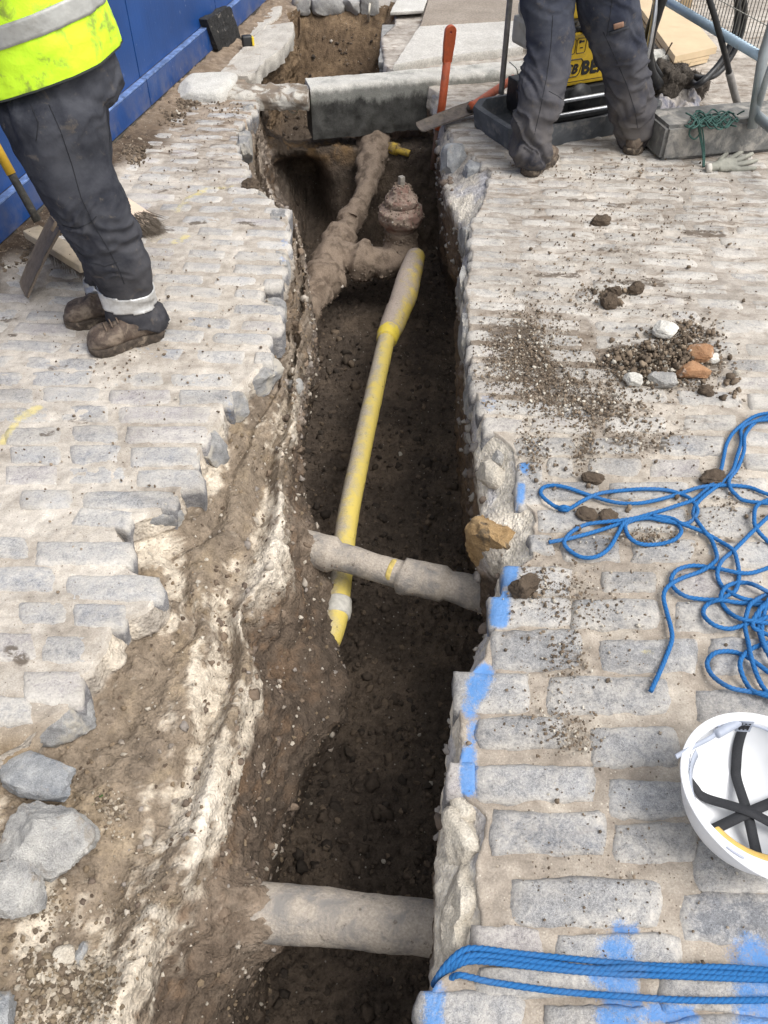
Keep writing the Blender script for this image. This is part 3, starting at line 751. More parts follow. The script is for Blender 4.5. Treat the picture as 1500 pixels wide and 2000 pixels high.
# ------------------------------------------------------------------ rocks, lumps and crumbs
def ico(sub):
    bm = bmesh.new(); bmesh.ops.create_icosphere(bm, subdivisions=sub, radius=1)
    V = np.array([tuple(v.co) for v in bm.verts]); F = np.array([[v.index for v in f.verts] for f in bm.faces]); bm.free()
    return V, F
ICO = {k: ico(k) for k in (1, 2, 3, 4, 5)}
def rock(c, dims, rot=(0, 0, 0), seed=0, sub=5, boxy=4.0, cuts=9, rough=0.07, lumpy=0.0):
    V, F = ICO[sub]; V = V.copy()
    rg = np.random.default_rng(seed)
    r = (np.abs(V) ** boxy).sum(1) ** (-1 / boxy); V = V * r[:, None]
    for _ in range(cuts + 2):
        d = rg.normal(size=3); d /= np.linalg.norm(d); o = rg.uniform(0.55, 0.93) * (np.abs(V @ d)).max()
        k = np.maximum(V @ d - o, 0); V = V - k[:, None] * d
    n = V / (np.linalg.norm(V, axis=1, keepdims=True) + 1e-9)
    s = np.array([seed * 1.7, seed * 0.3, 0])
    V = V + n * (rough * 1.6 * fbm(V + s, 1.6, 3, 2) + rough * ridged(V + s, 3.5, 3, 3) + rough * 0.8 * fbm(V + s, 13, 3, 4))[:, None]
    if lumpy:
        d1, _ = cells(V + s, 1.7, 6); V = V + n * (lumpy * (0.5 - d1))[:, None]
    V = V * (np.array(dims) / 2)
    M = np.array(__import__('mathutils').Euler(rot).to_matrix())
    return V @ M.T + np.array(c), F
def put_rock(name, mat, label, cat, c, dims, rot=(0, 0, 0), seed=0, group=None, **kw):
    V, F = rock((0, 0, 0), dims, rot, seed, **kw)
    me = poly_mesh(name, V, F, True); o = link(name, me, mat); o.location = c
    me.set_sharp_from_angle(angle=R(38))
    return tag(o, label, cat, group)
def crumbs(name, pos, size, col, mat, parent=None, sub=1, nrm=None, sink=0.25):
    """thousands of small lumps joined into one mesh of kind stuff"""
    pos = np.asarray(pos, float); n = len(pos); size = np.asarray(size, float); col = np.asarray(col, float)
    B, F = ICO[sub]; m = len(B)
    q = RNG.normal(size=(n, 4)); q /= np.linalg.norm(q, axis=1, keepdims=True)
    w, x, y, z = q.T
    M = np.stack([1 - 2 * (y * y + z * z), 2 * (x * y - z * w), 2 * (x * z + y * w), 2 * (x * y + z * w), 1 - 2 * (x * x + z * z), 2 * (y * z - x * w),
                  2 * (x * z - y * w), 2 * (y * z + x * w), 1 - 2 * (x * x + y * y)], -1).reshape(n, 3, 3)
    sc = RNG.uniform(0.55, 1.1, (n, 1, 3)); jit = RNG.uniform(0.55, 1.25, (n, m, 1))
    V = np.einsum('nij,nkj->nki', M, B[None] * sc * jit) * (size / 2)[:, None, None]
    nr = np.array([0, 0, 1.0]) if nrm is None else np.asarray(nrm)[:, None, :]
    V = V + pos[:, None, :] + nr * (size * (0.5 - sink))[:, None, None]
    Fa = (F[None] + (np.arange(n) * m)[:, None, None]).reshape(-1, 3)
    C = np.repeat(col[:, None, :], m, 1) * RNG.uniform(0.85, 1.15, (n, 1, 1))
    me = poly_mesh(name, V.reshape(-1, 3), Fa, sub > 1, {'col': np.clip(C.reshape(-1, 3), 0, 1)})
    return tag(link(name, me, mat, parent), kind='stuff')
def pick_cols(n, cols, w):
    return np.array(cols)[RNG.choice(len(cols), n, p=np.array(w) / sum(w))]

M_CRUMB = (lambda n: n.out(n.mix(1.0, n.attr('col'), n.mix(n.noise(n.pos(), 160, 4, 0.6), (0.6, 0.6, 0.6), (1.35, 1.35, 1.35)), 'MULTIPLY'), 0.95, n.bump(n.noise(n.pos(), 220, 4, 0.6), 0.5, 0.004), spec=0.2))(N('soil_crumb'))
M_GREY = mat_stone('granite_block', (0.20, 0.21, 0.225), (0.40, 0.40, 0.395), 22, 0.9, 0.9, (0.38, 0.32, 0.25), (0.54, 0.7))
M_PALE = mat_stone('pale_granite_block', (0.26, 0.255, 0.25), (0.50, 0.48, 0.445), 20, 1.0, 0.9, (0.28, 0.23, 0.175), (0.56, 0.72))
M_MORTAR = mat_stone('lime_mortar', (0.42, 0.37, 0.30), (0.60, 0.55, 0.47), 14, 0.9, 0.95, (0.25, 0.19, 0.13), (0.62, 0.78))
M_AMBER = mat_stone('amber_sandstone', (0.29, 0.185, 0.085), (0.40, 0.275, 0.145), 14, 0.8, 0.95, (0.10, 0.08, 0.06), (0.60, 0.68))
M_CLOD = mat_stone('dark_clod', (0.075, 0.055, 0.04), (0.14, 0.105, 0.075), 30, 1.0, 0.95)
M_BRICK = mat_stone('brick_rubble', (0.30, 0.15, 0.075), (0.42, 0.25, 0.14), 22, 0.8, 0.95, (0.5, 0.46, 0.4), (0.55, 0.7))
M_SLATE = mat_stone('slate', (0.06, 0.065, 0.07), (0.12, 0.125, 0.13), 18, 0.5, 0.7, (0.2, 0.18, 0.15), (0.6, 0.75))
M_CONC = mat_stone('dusty_concrete', (0.36, 0.33, 0.29), (0.52, 0.485, 0.43), 9, 0.5, 0.95, (0.25, 0.19, 0.135), (0.56, 0.74))

# ------------------------------------------------------------------ kerb stones bridging the trench
def kerb(name, A, B, width, top, bottom, mat, label, seed, round_=0.045, lean=0.0):
    """a rough dressed stone from A to B (its top front edge), width going away from the camera"""
    A, B = Vector((A.x, A.y, 0)), Vector((B.x, B.y, 0)); d = (B - A).normalized(); w = Vector((-d.y, d.x, 0))
    L = (B - A).length; nl = max(10, int(L / 0.014))
    prof = []
    h = top - bottom
    for t in np.linspace(0, 1, 12): prof.append((0.012 * (1 - t), bottom + (h - round_) * t))
    for a in np.linspace(0, math.pi / 2, 9)[1:]: prof.append((round_ * (1 - math.cos(a)), top - round_ + round_ * math.sin(a)))
    for t in np.linspace(0, 1, 10)[1:]: prof.append((round_ + (width - round_ - 0.012) * t, top))
    for t in np.linspace(0, 1, 9)[1:]: prof.append((width, top - 0.012 - (h - 0.02) * t))
    prof = np.array(prof); m = len(prof)
    s = np.linspace(0, 1, nl)
    G = np.zeros((nl, m, 3))
    G[..., 0] = A.x + d.x * L * s[:, None] + w.x * prof[None, :, 0]
    G[..., 1] = A.y + d.y * L * s[:, None] + w.y * prof[None, :, 0]
    G[..., 2] = prof[None, :, 1] + lean * s[:, None]
    nr = -grid_normals(G); c = G.reshape(-1, 3).mean(0)
    if (nr * (G - c)).sum() < 0: nr = -nr
    low = sstep(top - 0.09, bottom, G[..., 2])
    G = G + nr * (0.007 * fbm(G, 7, 4, seed) + (0.004 + 0.014 * low) * ridged(G, 13, 3, seed + 1) + 0.003 * fbm(G, 50, 2, seed + 2))[..., None]
    V = G.reshape(-1, 3); F = [grid_faces(nl, m)[:, ::-1]]
    k = len(V); V = np.concatenate([V, [G[0].mean(0)], [G[-1].mean(0)]])
    j = np.arange(m); j2 = (j + 1) % m
    F.append(np.stack([np.full(m, k), j2, j], -1)); F.append(np.stack([np.full(m, k + 1), (nl - 1) * m + j, (nl - 1) * m + j2], -1))
    me = poly_mesh(name, V, F, True); me.set_sharp_from_angle(angle=R(50))
    o = link(name, me, mat); return tag(o, label, 'kerb stone', 'kerb stones across the trench')
def mat_kerb():
    n = N('kerb_granite'); p = n.pos(); z = n.new('ShaderNodeSeparateXYZ', Vector=p).outputs[2]
    f = n.noise(p, 16, 6, 0.62); f2 = n.noise(p, 240, 3, 0.6)
    c = n.mix(n.map(f, 0.3, 0.7), (0.44, 0.42, 0.38), (0.58, 0.56, 0.51))
    zz = n.math('ADD', z, n.map(n.noise(n.stretch(p, (1, 1, 0.5)), 11, 6, 0.7), 0.25, 0.75, -0.05, 0.05))
    c = n.mix(n.map(zz, 0.012, 0.05, 1, 0), c, n.mix(f, (0.19, 0.19, 0.17), (0.36, 0.355, 0.32)))      # weathered face above the old road line
    c = n.mix(n.map(zz, -0.055, -0.015, 1, 0), c, n.mix(n.map(f, 0.3, 0.7), (0.035, 0.034, 0.031), (0.10, 0.098, 0.09)))    # stained where it was buried
    c = n.mix(1.0, c, n.mix(n.map(f2, 0.3, 0.7), (0.75, 0.75, 0.75), (1.25, 1.25, 1.25)), 'MULTIPLY')
    drip = n.math('MULTIPLY', n.map(n.noise(n.stretch(p, (26, 26, 3)), 1.6, 4, 0.6), 0.66, 0.74), n.map(z, -0.2, -0.05))
    c = n.mix(n.math('MULTIPLY', drip, 0.6), c, (0.42, 0.42, 0.40))
    return n.out(c, 0.9, n.bump(n.math('ADD', f, n.math('MULTIPLY', f2, 0.35)), 0.7, 0.012), spec=0.25)
M_KERB = mat_kerb()
KA, KB = P(606, 172, 0.05), P(1010, 137, 0.05)
kd = (KB - KA).normalized()
kerb('kerb_stone', KA, KB, 0.17, 0.05, -0.235, M_KERB, 'long kerb stone bridging the trench with a dark stained lower face', 3, 0.03)
kerb('kerb_stone', KB + kd * 0.012, KB + kd * 1.15, 0.17, 0.048, -0.235, M_KERB, 'kerb stone behind the yellow power pack', 8)
kerb('kerb_stone', P(432, 190, 0.012), P(601, 186, 0.03), 0.19, 0.025, -0.055, mat_stone('muddy_kerb', (0.43, 0.40, 0.35), (0.56, 0.53, 0.47), 14, 0.7, 0.95, (0.17, 0.125, 0.085), (0.45, 0.58)),
     'thin muddy kerb piece between the white block and the long kerb stone', 5, 0.03)
M_WHITE = mat_stone('white_concrete', (0.46, 0.44, 0.40), (0.60, 0.58, 0.535), 10, 0.5, 0.95, (0.36, 0.31, 0.25), (0.6, 0.8))
put_rock('concrete_block', M_WHITE, 'whitish rounded concrete block at the foot of the blue hoarding', 'concrete block', P(408, 182, -0.01), (0.30, 0.36, 0.16), (0, 0, R(-12)), 21, sub=5, boxy=5, cuts=5, rough=0.02)

def slab(name, pts, top, thick, mat, label, cat, group=None, seed=0, rough=0.008):
    """flat broken slab: outline pts (x, y) anticlockwise, edges roughened"""
    pts = [Vector((p[0], p[1])) for p in pts]
    ring = []
    for a, b in zip(pts, pts[1:] + pts[:1]):
        n = max(2, int((b - a).length / 0.02))
        ring += [a.lerp(b, k / n) for k in range(n)]
    ring = np.array([tuple(r) for r in ring]); c = ring.mean(0)
    L = len(ring)
    layers, zs = [], [(-1.0, 0.985), (-0.75, 0.995), (-0.4, 1.0), (-0.12, 1.0), (0.0, 0.985)]
    for t, k in zs:
        q = np.concatenate([c + (ring - c) * k, np.full((L, 1), top + t * thick)], 1)
        q = q + rough * np.stack([fbm(q, 16, 3, seed), fbm(q, 16, 3, seed + 1), 0.4 * fbm(q, 10, 3, seed + 2)], -1) * (1.6 if t < 0 else 1)
        layers.append(q)
    for k in (0.86, 0.65, 0.4, 0.15):
        q = np.concatenate([c + (ring - c) * k, np.full((L, 1), top + 0.001)], 1); q[:, 2] += rough * 0.5 * fbm(q, 9, 3, seed + 2); layers.append(q)
    V = np.concatenate(layers + [[[c[0], c[1], top]]]); n = len(layers)
    F = [grid_faces(n, L, True)]
    j = np.arange(L); F.append(np.stack([(n - 1) * L + j, (n - 1) * L + (j + 1) % L, np.full(L, n * L)], -1))
    F.append(np.arange(L)[None, ::-1])
    me = poly_mesh(name, V, F, True); me.set_sharp_from_angle(angle=R(40))
    return tag(link(name, me, mat), label, cat, group)
def pxs(lst, z): return [P(a, b, z) for a, b in lst]
# concrete strip along the hoarding, broken at the cut
slab('concrete_slab', pxs([(425,152),(497,146),(520,118),(552,98),(575,64),(573,44),(520,52),(480,88)], 0.02), 0.03, 0.085, M_CONC, 'broken concrete slab edging the far pit beside the black paver', 'concrete slab', None, 31, 0.016)
slab('concrete_slab', pxs([(478,86),(520,51),(545,34),(552,14),(536,0),(505,42)], 0.01), 0.014, 0.07, M_CONC, 'narrow concrete slab behind the tape measure', 'concrete slab', None, 37, 0.01)
for k, (x0, x1) in enumerate(((572, 606), (609, 668), (671, 700), (703, 742))):
    a, b = P(x0, 12, 0), P(x1, 8, 0)
    put_rock('kerb_block', M_PALE, ['small grey block at the left end of the row behind the far pit', 'longest grey block in the row behind the far pit', 'grey block to the right of the longest one behind the far pit', 'muddy block at the right end of the row behind the far pit'][k],
             'stone block', (a + b) / 2 + Vector((0, 0.05, 0.0)), ((b - a).length * 1.02, 0.16, 0.13), (0, 0, R(8)), 60 + k, 'stone blocks behind the far pit', sub=3, boxy=7, cuts=4)
# footway flags on the right of the far pit
M_FLAG = mat_stone('footway_flag', (0.245, 0.205, 0.165), (0.335, 0.285, 0.235), 5, 0.25, 0.9, (0.50, 0.47, 0.42), (0.62, 0.78))
M_FLAGD = mat_stone('dusty_flag', (0.44, 0.415, 0.375), (0.57, 0.545, 0.50), 7, 0.3, 0.95, (0.28, 0.24, 0.19), (0.64, 0.8))
slab('flagstone', pxs([(768,128),(846,113),(1022,92),(1026,40),(818,52)], 0.045), 0.048, 0.06, M_FLAGD, 'pale dusty flagstone right behind the long kerb stone', 'flagstone', 'flagstones of the footway', 41, 0.004)
slab('flagstone', pxs([(820,50),(1028,39),(1060,-40),(1000,-60),(846,-34)], 0.045), 0.046, 0.06, M_FLAG, 'brown smooth flagstone behind the pale dusty one', 'flagstone', 'flagstones of the footway', 43, 0.003)
slab('flagstone', pxs([(1032,91),(1230,76),(1250,20),(1036,38)], 0.045), 0.045, 0.06, M_FLAGD, 'pale flagstone behind the yellow power pack', 'flagstone', 'flagstones of the footway', 45, 0.004)
slab('flagstone', pxs([(1036,36),(1250,18),(1290,-60),(1064,-44)], 0.045), 0.044, 0.06, M_FLAG, 'brown flagstone behind the power pack frame', 'flagstone', 'flagstones of the footway', 47, 0.004)
M_LAYER = mat_stone('layered_stone', (0.20, 0.195, 0.185), (0.37, 0.36, 0.34), 18, 0.6, 0.9)
lab = ['topmost thin slab in the stack at the edge of the far pit', 'second thin slab from the top at the edge of the far pit', 'third thin slab from the top at the edge of the far pit', 'lowest thin slab in the stack at the edge of the far pit']
fa, fb = P(742, 122, -0.02), P(800, 112, -0.02)
for k in range(4):
    z = -0.018 - 0.05 * k; o = RNG.uniform(-0.012, 0.012)
    slab('stone_slab', [(fa.x + o, fa.y + 0.02), (fb.x + 0.3, fa.y - 0.02), (fb.x + 0.3, fa.y + 0.85), (fa.x + o + 0.02, fa.y + 0.8)], z, 0.044, M_LAYER, lab[k], 'stone slab', 'thin slabs stacked at the edge of the far pit', 70 + k, 0.006)
M_RUSTY = mat_stone('rusty_stone', (0.17, 0.095, 0.05), (0.28, 0.18, 0.11), 16, 0.7, 0.95, (0.45, 0.42, 0.38), (0.6, 0.75))
a = P(765, 66, -0.12)
slab('stone_block', pxs([(764,30),(822,26),(838,-8),(780,-4)], 0.0), 0.03, 0.17, M_RUSTY, 'rust stained stone block with a pale top at the far pit', 'stone block', None, 81, 0.008)
slab('stone_slab', pxs([(762,28),(826,24),(846,-30),(790,-26)], 0.036), 0.05, 0.022, M_WHITE, 'pale slab lying on the rust stained block', 'stone slab', None, 83, 0.004)

# ------------------------------------------------------------------ pipes
def zat(py, y):
    d = _ray(750, py); return EYE + y * d[2] / d[1]
def rough_tube(path, radii, step=0.012, sides=36, amp=0.006, seed=0, lump=0.0, fine=0.002):
    pts = [Vector(p) for p in path]
    dense = catmull(pts, step)
    seglen = np.concatenate([[0], np.cumsum([(b - a).length for a, b in zip(pts, pts[1:])])])
    dl = np.concatenate([[0], np.cumsum([(b - a).length for a, b in zip(dense, dense[1:])])])
    r = np.interp(dl / dl[-1], seglen / seglen[-1], radii)
    V, F = tube(dense, r, sides)
    n = len(dense) * sides; body = V[:n].reshape(len(dense), sides, 3); c = np.array([tuple(p) for p in dense])[:, None, :]
    out = body - c; out /= np.linalg.norm(out, axis=-1, keepdims=True)
    dsp = amp * fbm(body, 9, 4, seed) + fine * fbm(body, 60, 3, seed + 3)
    if lump: d, _ = cells(body, 15, seed + 5); dsp = dsp + lump * (0.5 - d)
    V[:n] = (body + out * dsp[..., None]).reshape(-1, 3)
    return V, F
def mat_pipe(name, base, dust, amt, sc=11, rough=0.8, along=None, soft=0.0):
    n = N(name); p = n.pos(); f = n.noise(p, sc, 6, 0.66, 0.3); f2 = n.noise(p, 150, 4, 0.6)
    z = n.new('ShaderNodeSeparateXYZ', Vector=n.new('ShaderNodeNewGeometry').outputs['Normal'])
    fac = n.math('ADD', f, amt)
    if along is not None: fac = n.math('ADD', fac, n.math('MULTIPLY', z.outputs[0], along))
    k = n.map(fac, 0.42 - soft, 0.6 + soft, 0, 1, True)
    d = n.mix(n.map(f2, 0.3, 0.7), tuple(x * 0.72 for x in dust), tuple(x * 1.15 for x in dust))
    c = n.mix(k, base, d)
    c = n.mix(n.map(n.noise(p, 38, 5, 0.7), 0.62, 0.7, 0, 0.75), c, (0.10, 0.075, 0.055))
    return n.out(c, rough, n.bump(n.math('ADD', f2, k), 0.6, 0.004), spec=0.3)
M_IRON = mat_pipe('dusty_iron_pipe', (0.235, 0.22, 0.205), (0.42, 0.365, 0.305), 0.05, 13, 0.85, None, 0.03)
M_MUDPIPE = mat_pipe('mud_caked_pipe', (0.115, 0.085, 0.062), (0.235, 0.18, 0.135), 0.06, 14, 0.95)
M_YELLOW = mat_pipe('yellow_gas_pipe', (0.63, 0.495, 0.12), (0.42, 0.365, 0.29), 0.0, 15, 0.6, -0.24, 0.12)
M_CAPGREY = mat_pipe('dusty_coupling', (0.60, 0.46, 0.10), (0.40, 0.33, 0.275), 0.12, 12, 0.8, -0.18, 0.06)

a, b = P(480, 1778, -0.40), P(850, 1812, -0.40); d = (b - a).normalized()
o = link('iron_pipe', poly_mesh('iron_pipe', *rough_tube([a - d * 0.45, a, (a + b) / 2, b, b + d * 0.25], [0.067, 0.066, 0.063, 0.063, 0.063], amp=0.006, seed=3, lump=0.003)), M_IRON)
tag(o, 'dusty straight iron pipe crossing the trench in the foreground', 'pipe')
ls = [(560, 1062, -.4, .062), (612, 1074, -.4, .062), (648, 1084, -.4, .060), (660, 1088, -.4, .047), (780, 1122, -.4, .044), (788, 1125, -.4, .058), (866, 1140, -.4, .060), (876, 1143, -.4, .047), (930, 1158, -.41, .056), (975, 1172, -.42, .062), (1030, 1190, -.42, .062)]
root = empty('cross_pipe', P(800, 1126, -0.4), 'mud coated pipe with a collar crossing over the yellow pipe', 'pipe')
pp = [P(q[0], q[1], q[2]) for q in ls]
adopt(root, link('pipe', poly_mesh('pipe', *rough_tube(pp, [q[3] for q in ls], amp=0.007, seed=12, lump=0.006)), M_IRON))
b = Build(); c0, c1 = P(762, 1116, -.4), P(771, 1119, -.4)
adopt(root, link('yellow_band', poly_mesh('yellow_band', *rough_tube([c0, (c0 + c1) / 2, c1], [0.0455, 0.0465, 0.0455], 0.004, 32, 0.003, 4)), mat_flat('yellow_marking', (0.55, 0.42, 0.13), 0.8, 0, 0.3, 60)))

root = empty('gas_pipe', P(720, 850, -0.56), 'yellow plastic gas pipe running down the trench, dusty on one side', 'pipe')
ys = [(757, 652, -.555), (737, 740, -.56), (706, 880, -.56), (678, 1020, -.555), (665, 1130, -.555), (656, 1205, -.56), (640, 1255, -.575), (608, 1320, -.60), (560, 1395, -.62)]
adopt(root, link('pipe', poly_mesh('pipe', *rough_tube([P(*q) for q in ys], [0.0405] * len(ys), 0.02, 32, 0.0012, 31)), M_YELLOW))
cs = [(812, 500, -.52, .050), (805, 522, -.525, .058), (798, 545, -.535, .064), (789, 578, -.545, .066), (780, 602, -.55, .060), (777, 608, -.55, .063), (765, 638, -.553, .059), (758, 652, -.555, .052)]
adopt(root, link('coupling', poly_mesh('coupling', *rough_tube([P(*q[:3]) for q in cs], [q[3] for q in cs], 0.01, 32, 0.003, 33)), M_CAPGREY))
adopt(root, link('coupling_ring', poly_mesh('coupling_ring', *rough_tube([P(764, 641, -.553), P(758, 654, -.555), P(755, 664, -.555)], [0.053, 0.054, 0.049], 0.006, 32, 0.001, 35)), mat_pipe('yellow_coupling', (0.68, 0.53, 0.07), (0.45, 0.37, 0.25), -0.06, 14, 0.5)))
tp = [P(662, 1174, -.557), P(660.5, 1190, -.558), P(659, 1204, -.56)]
adopt(root, link('tape_wrap', poly_mesh('tape_wrap', *rough_tube(tp, [0.043, 0.046, 0.043], 0.004, 32, 0.004, 37, 0.003)), mat_flat('white_tape', (0.48, 0.46, 0.41), 0.7, 0, 0.2, 60)))

# old iron main coming out under the kerb, with its tee, bend and valve
root = empty('old_water_main', P(660, 500, -0.55), 'old mud caked iron main under the kerb with a tee', 'pipe')
ms = [(730, 262, -.30, .11), (727, 300, -.33, .095), (722, 335, -.37, .075), (712, 375, -.42, .058), (700, 402, -.455, .058), (697, 408, -.46, .075), (684, 436, -.50, .080), (681, 441, -.503, .060), (672, 452, -.52, .062), (669, 457, -.525, .090), (660, 474, -.545, .093), (657, 480, -.55, .080), (648, 505, -.57, .098), (638, 532, -.585, .092), (635, 538, -.588, .108), (628, 552, -.594, .108), (625, 558, -.596, .082), (600, 600, -.615, .080), (566, 645, -.64, .08), (530, 680, -.66, .08)]
adopt(root, link('pipe', poly_mesh('pipe', *rough_tube([P(*q[:3]) for q in ms], [q[3] for q in ms], 0.012, 44, 0.022, 41, 0.022, 0.005)), M_MUDPIPE))
VY = P(782, 498, -.60).y; VX = P(782, 498, -.60).x
bs = [(P(655, 498, -.57), .085), (P(690, 505, -.58), .085), (P(700, 508, -.585), .115), (P(720, 512, -.59), .112), (P(728, 512, -.59), .082), (P(752, 514, -.60), .086), (P(772, 506, -.60), .09), (Vector((VX, VY, zat(474, VY))), .092), (Vector((VX, VY, zat(446, VY))), .09)]
adopt(root, link('bend', poly_mesh('bend', *rough_tube([q[0] for q in bs], [q[1] for q in bs], 0.011, 44, 0.014, 45, 0.016, 0.004)), M_MUDPIPE))
root = empty('sluice_valve', Vector((VX, VY, zat(446, VY))), 'muddy pinkish iron valve with a square spindle standing on the pipe bend', 'valve')
M_VALVE = mat_pipe('valve_iron', (0.20, 0.12, 0.095), (0.30, 0.23, 0.185), 0.04, 13, 0.9)
def lathe(cx, cy, prof, sides=48, amp=0.004, seed=0, lump=0.0):
    th = np.linspace(0, 2 * math.pi, sides, endpoint=False)
    pr = []
    for (r0, z0), (r1, z1) in zip(prof, prof[1:]):
        n = max(2, int(math.hypot(r1 - r0, z1 - z0) / 0.007))
        pr += [(r0 + (r1 - r0) * k / n, z0 + (z1 - z0) * k / n) for k in range(n)]
    pr.append(prof[-1]); pr = np.array(pr)
    G = np.stack([cx + pr[:, :1] * np.cos(th), cy + pr[:, :1] * np.sin(th), np.repeat(pr[:, 1:], sides, 1)], -1)
    if amp:
        o = np.stack([np.cos(th), np.sin(th), 0 * th], -1)[None]
        dsp = amp * fbm(G, 12, 4, seed) + amp * 0.3 * fbm(G, 60, 2, seed + 1)
        if lump: dsp = dsp + lump * (0.5 - cells(G, 17, seed + 2)[0])
        G = G + o * (dsp * np.clip(pr[:, :1] / 0.02, 0, 1))[..., None]
    return G.reshape(-1, 3), grid_faces(len(pr), sides, True)
z = lambda py: zat(py, VY)
vb = [(0.075, z(452)), (0.085, z(440)), (0.112, z(432)), (0.122, z(421)), (0.118, z(408)), (0.10, z(404)), (0.082, z(399))]
adopt(root, link('valve_body', poly_mesh('valve_body', *lathe(VX, VY, vb, amp=0.010, seed=4, lump=0.012)), M_VALVE))
vb = [(0.082, z(400)), (0.088, z(396)), (0.088, z(387)), (0.076, z(384)), (0.06, z(378)), (0.05, z(370)), (0.036, z(362)), (0.03, z(361)), (0.0, z(361))]
adopt(root, link('bonnet', poly_mesh('bonnet', *lathe(VX, VY, vb, amp=0.008, seed=9, lump=0.006)), M_VALVE))
adopt(root, Build().box(Vector((VX, VY, z(354))), (0.028, 0.028, z(345) - z(364)), Matrix.Rotation(0.5, 3, 'Z'), 0.003).build('spindle', mat_flat('worn_spindle', (0.32, 0.29, 0.25), 0.6, 0.3, 0.3)))
sp = [(757, 286, -.30, .022), (766, 289, -.30, .034), (776, 292, -.305, .034), (778, 293, -.305, .02), (800, 300, -.32, .019)]
tag(link('pipe_stub', poly_mesh('pipe_stub', *rough_tube([P(*q[:3]) for q in sp], [q[3] for q in sp], 0.006, 24, 0.003, 51)), mat_pipe('muddy_yellow_stub', (0.45, 0.31, 0.05), (0.14, 0.10, 0.06), 0.0, 16)), 'short muddy yellow pipe stub poking out below the kerb stone', 'pipe')
def caked(parent_ob, n, size, cols, w, name='caked_soil', up=-0.2):
    me = parent_ob.data; V = np.zeros(len(me.vertices) * 3); me.vertices.foreach_get('co', V); V = V.reshape(-1, 3)
    Nn = np.zeros(len(me.vertices) * 3); me.vertices.foreach_get('normal', Nn); Nn = Nn.reshape(-1, 3); ok = np.where(Nn[:, 2] > up)[0]; i = RNG.choice(ok, n)
    o = crumbs(name, V[i], size[0] + (size[1] - size[0]) * RNG.random(n) ** 2.4, pick_cols(n, cols, w), M_CRUMB, parent_ob, 1, Nn[i], 0.45)
    o.matrix_parent_inverse = Matrix.Identity(4)
MUDC = [(0.20, 0.155, 0.118), (0.14, 0.105, 0.08), (0.26, 0.21, 0.165), (0.40, 0.36, 0.31)]
for nm in [o for o in bpy.data.objects if o.parent and o.parent.name in ('old_water_main', 'sluice_valve') and o.type == 'MESH' and o.name != 'spindle']:
    caked(nm, 900 if nm.name.startswith(('pipe', 'bend')) else 220, (0.006, 0.026), MUDC, (30, 25, 20, 3))
for nm in [o for o in bpy.data.objects if o.parent and o.parent.name == 'cross_pipe']: caked(nm, 160, (0.004, 0.014), MUDC, (20, 20, 20, 2)); break
for nm in [o for o in bpy.data.objects if o.parent and o.parent.name == 'gas_pipe' and o.name.startswith(('pipe', 'coupling'))]: caked(nm, 90, (0.004, 0.014), MUDC, (20, 25, 10, 0), 'caked_soil', 0.3)
# thin pale cable hanging in the far pit, roots or wires under the thin kerb
cb = Build().tube([P(724, -6, 0.02), P(721, 18, 0.0), P(720, 38, -0.08), P(722, 49, -0.14), P(735, 52, -0.18)], 0.009, 8, 0.02).build('cable', mat_flat('pale_cable', (0.50, 0.46, 0.38), 0.6), None, True)
tag(cb, 'thin pale cable hanging down into the far pit', 'cable')
cb = Build().tube([P(560, 207, -0.07), P(566, 217, -0.11), P(577, 222, -0.12), P(580, 215, -0.09), P(574, 206, -0.07)], 0.006, 8, 0.02).build('wire', mat_flat('pale_wire', (0.50, 0.44, 0.34), 0.7), None, True)
tag(cb, 'small loop of pale wire poking out under the thin kerb piece', 'wire')

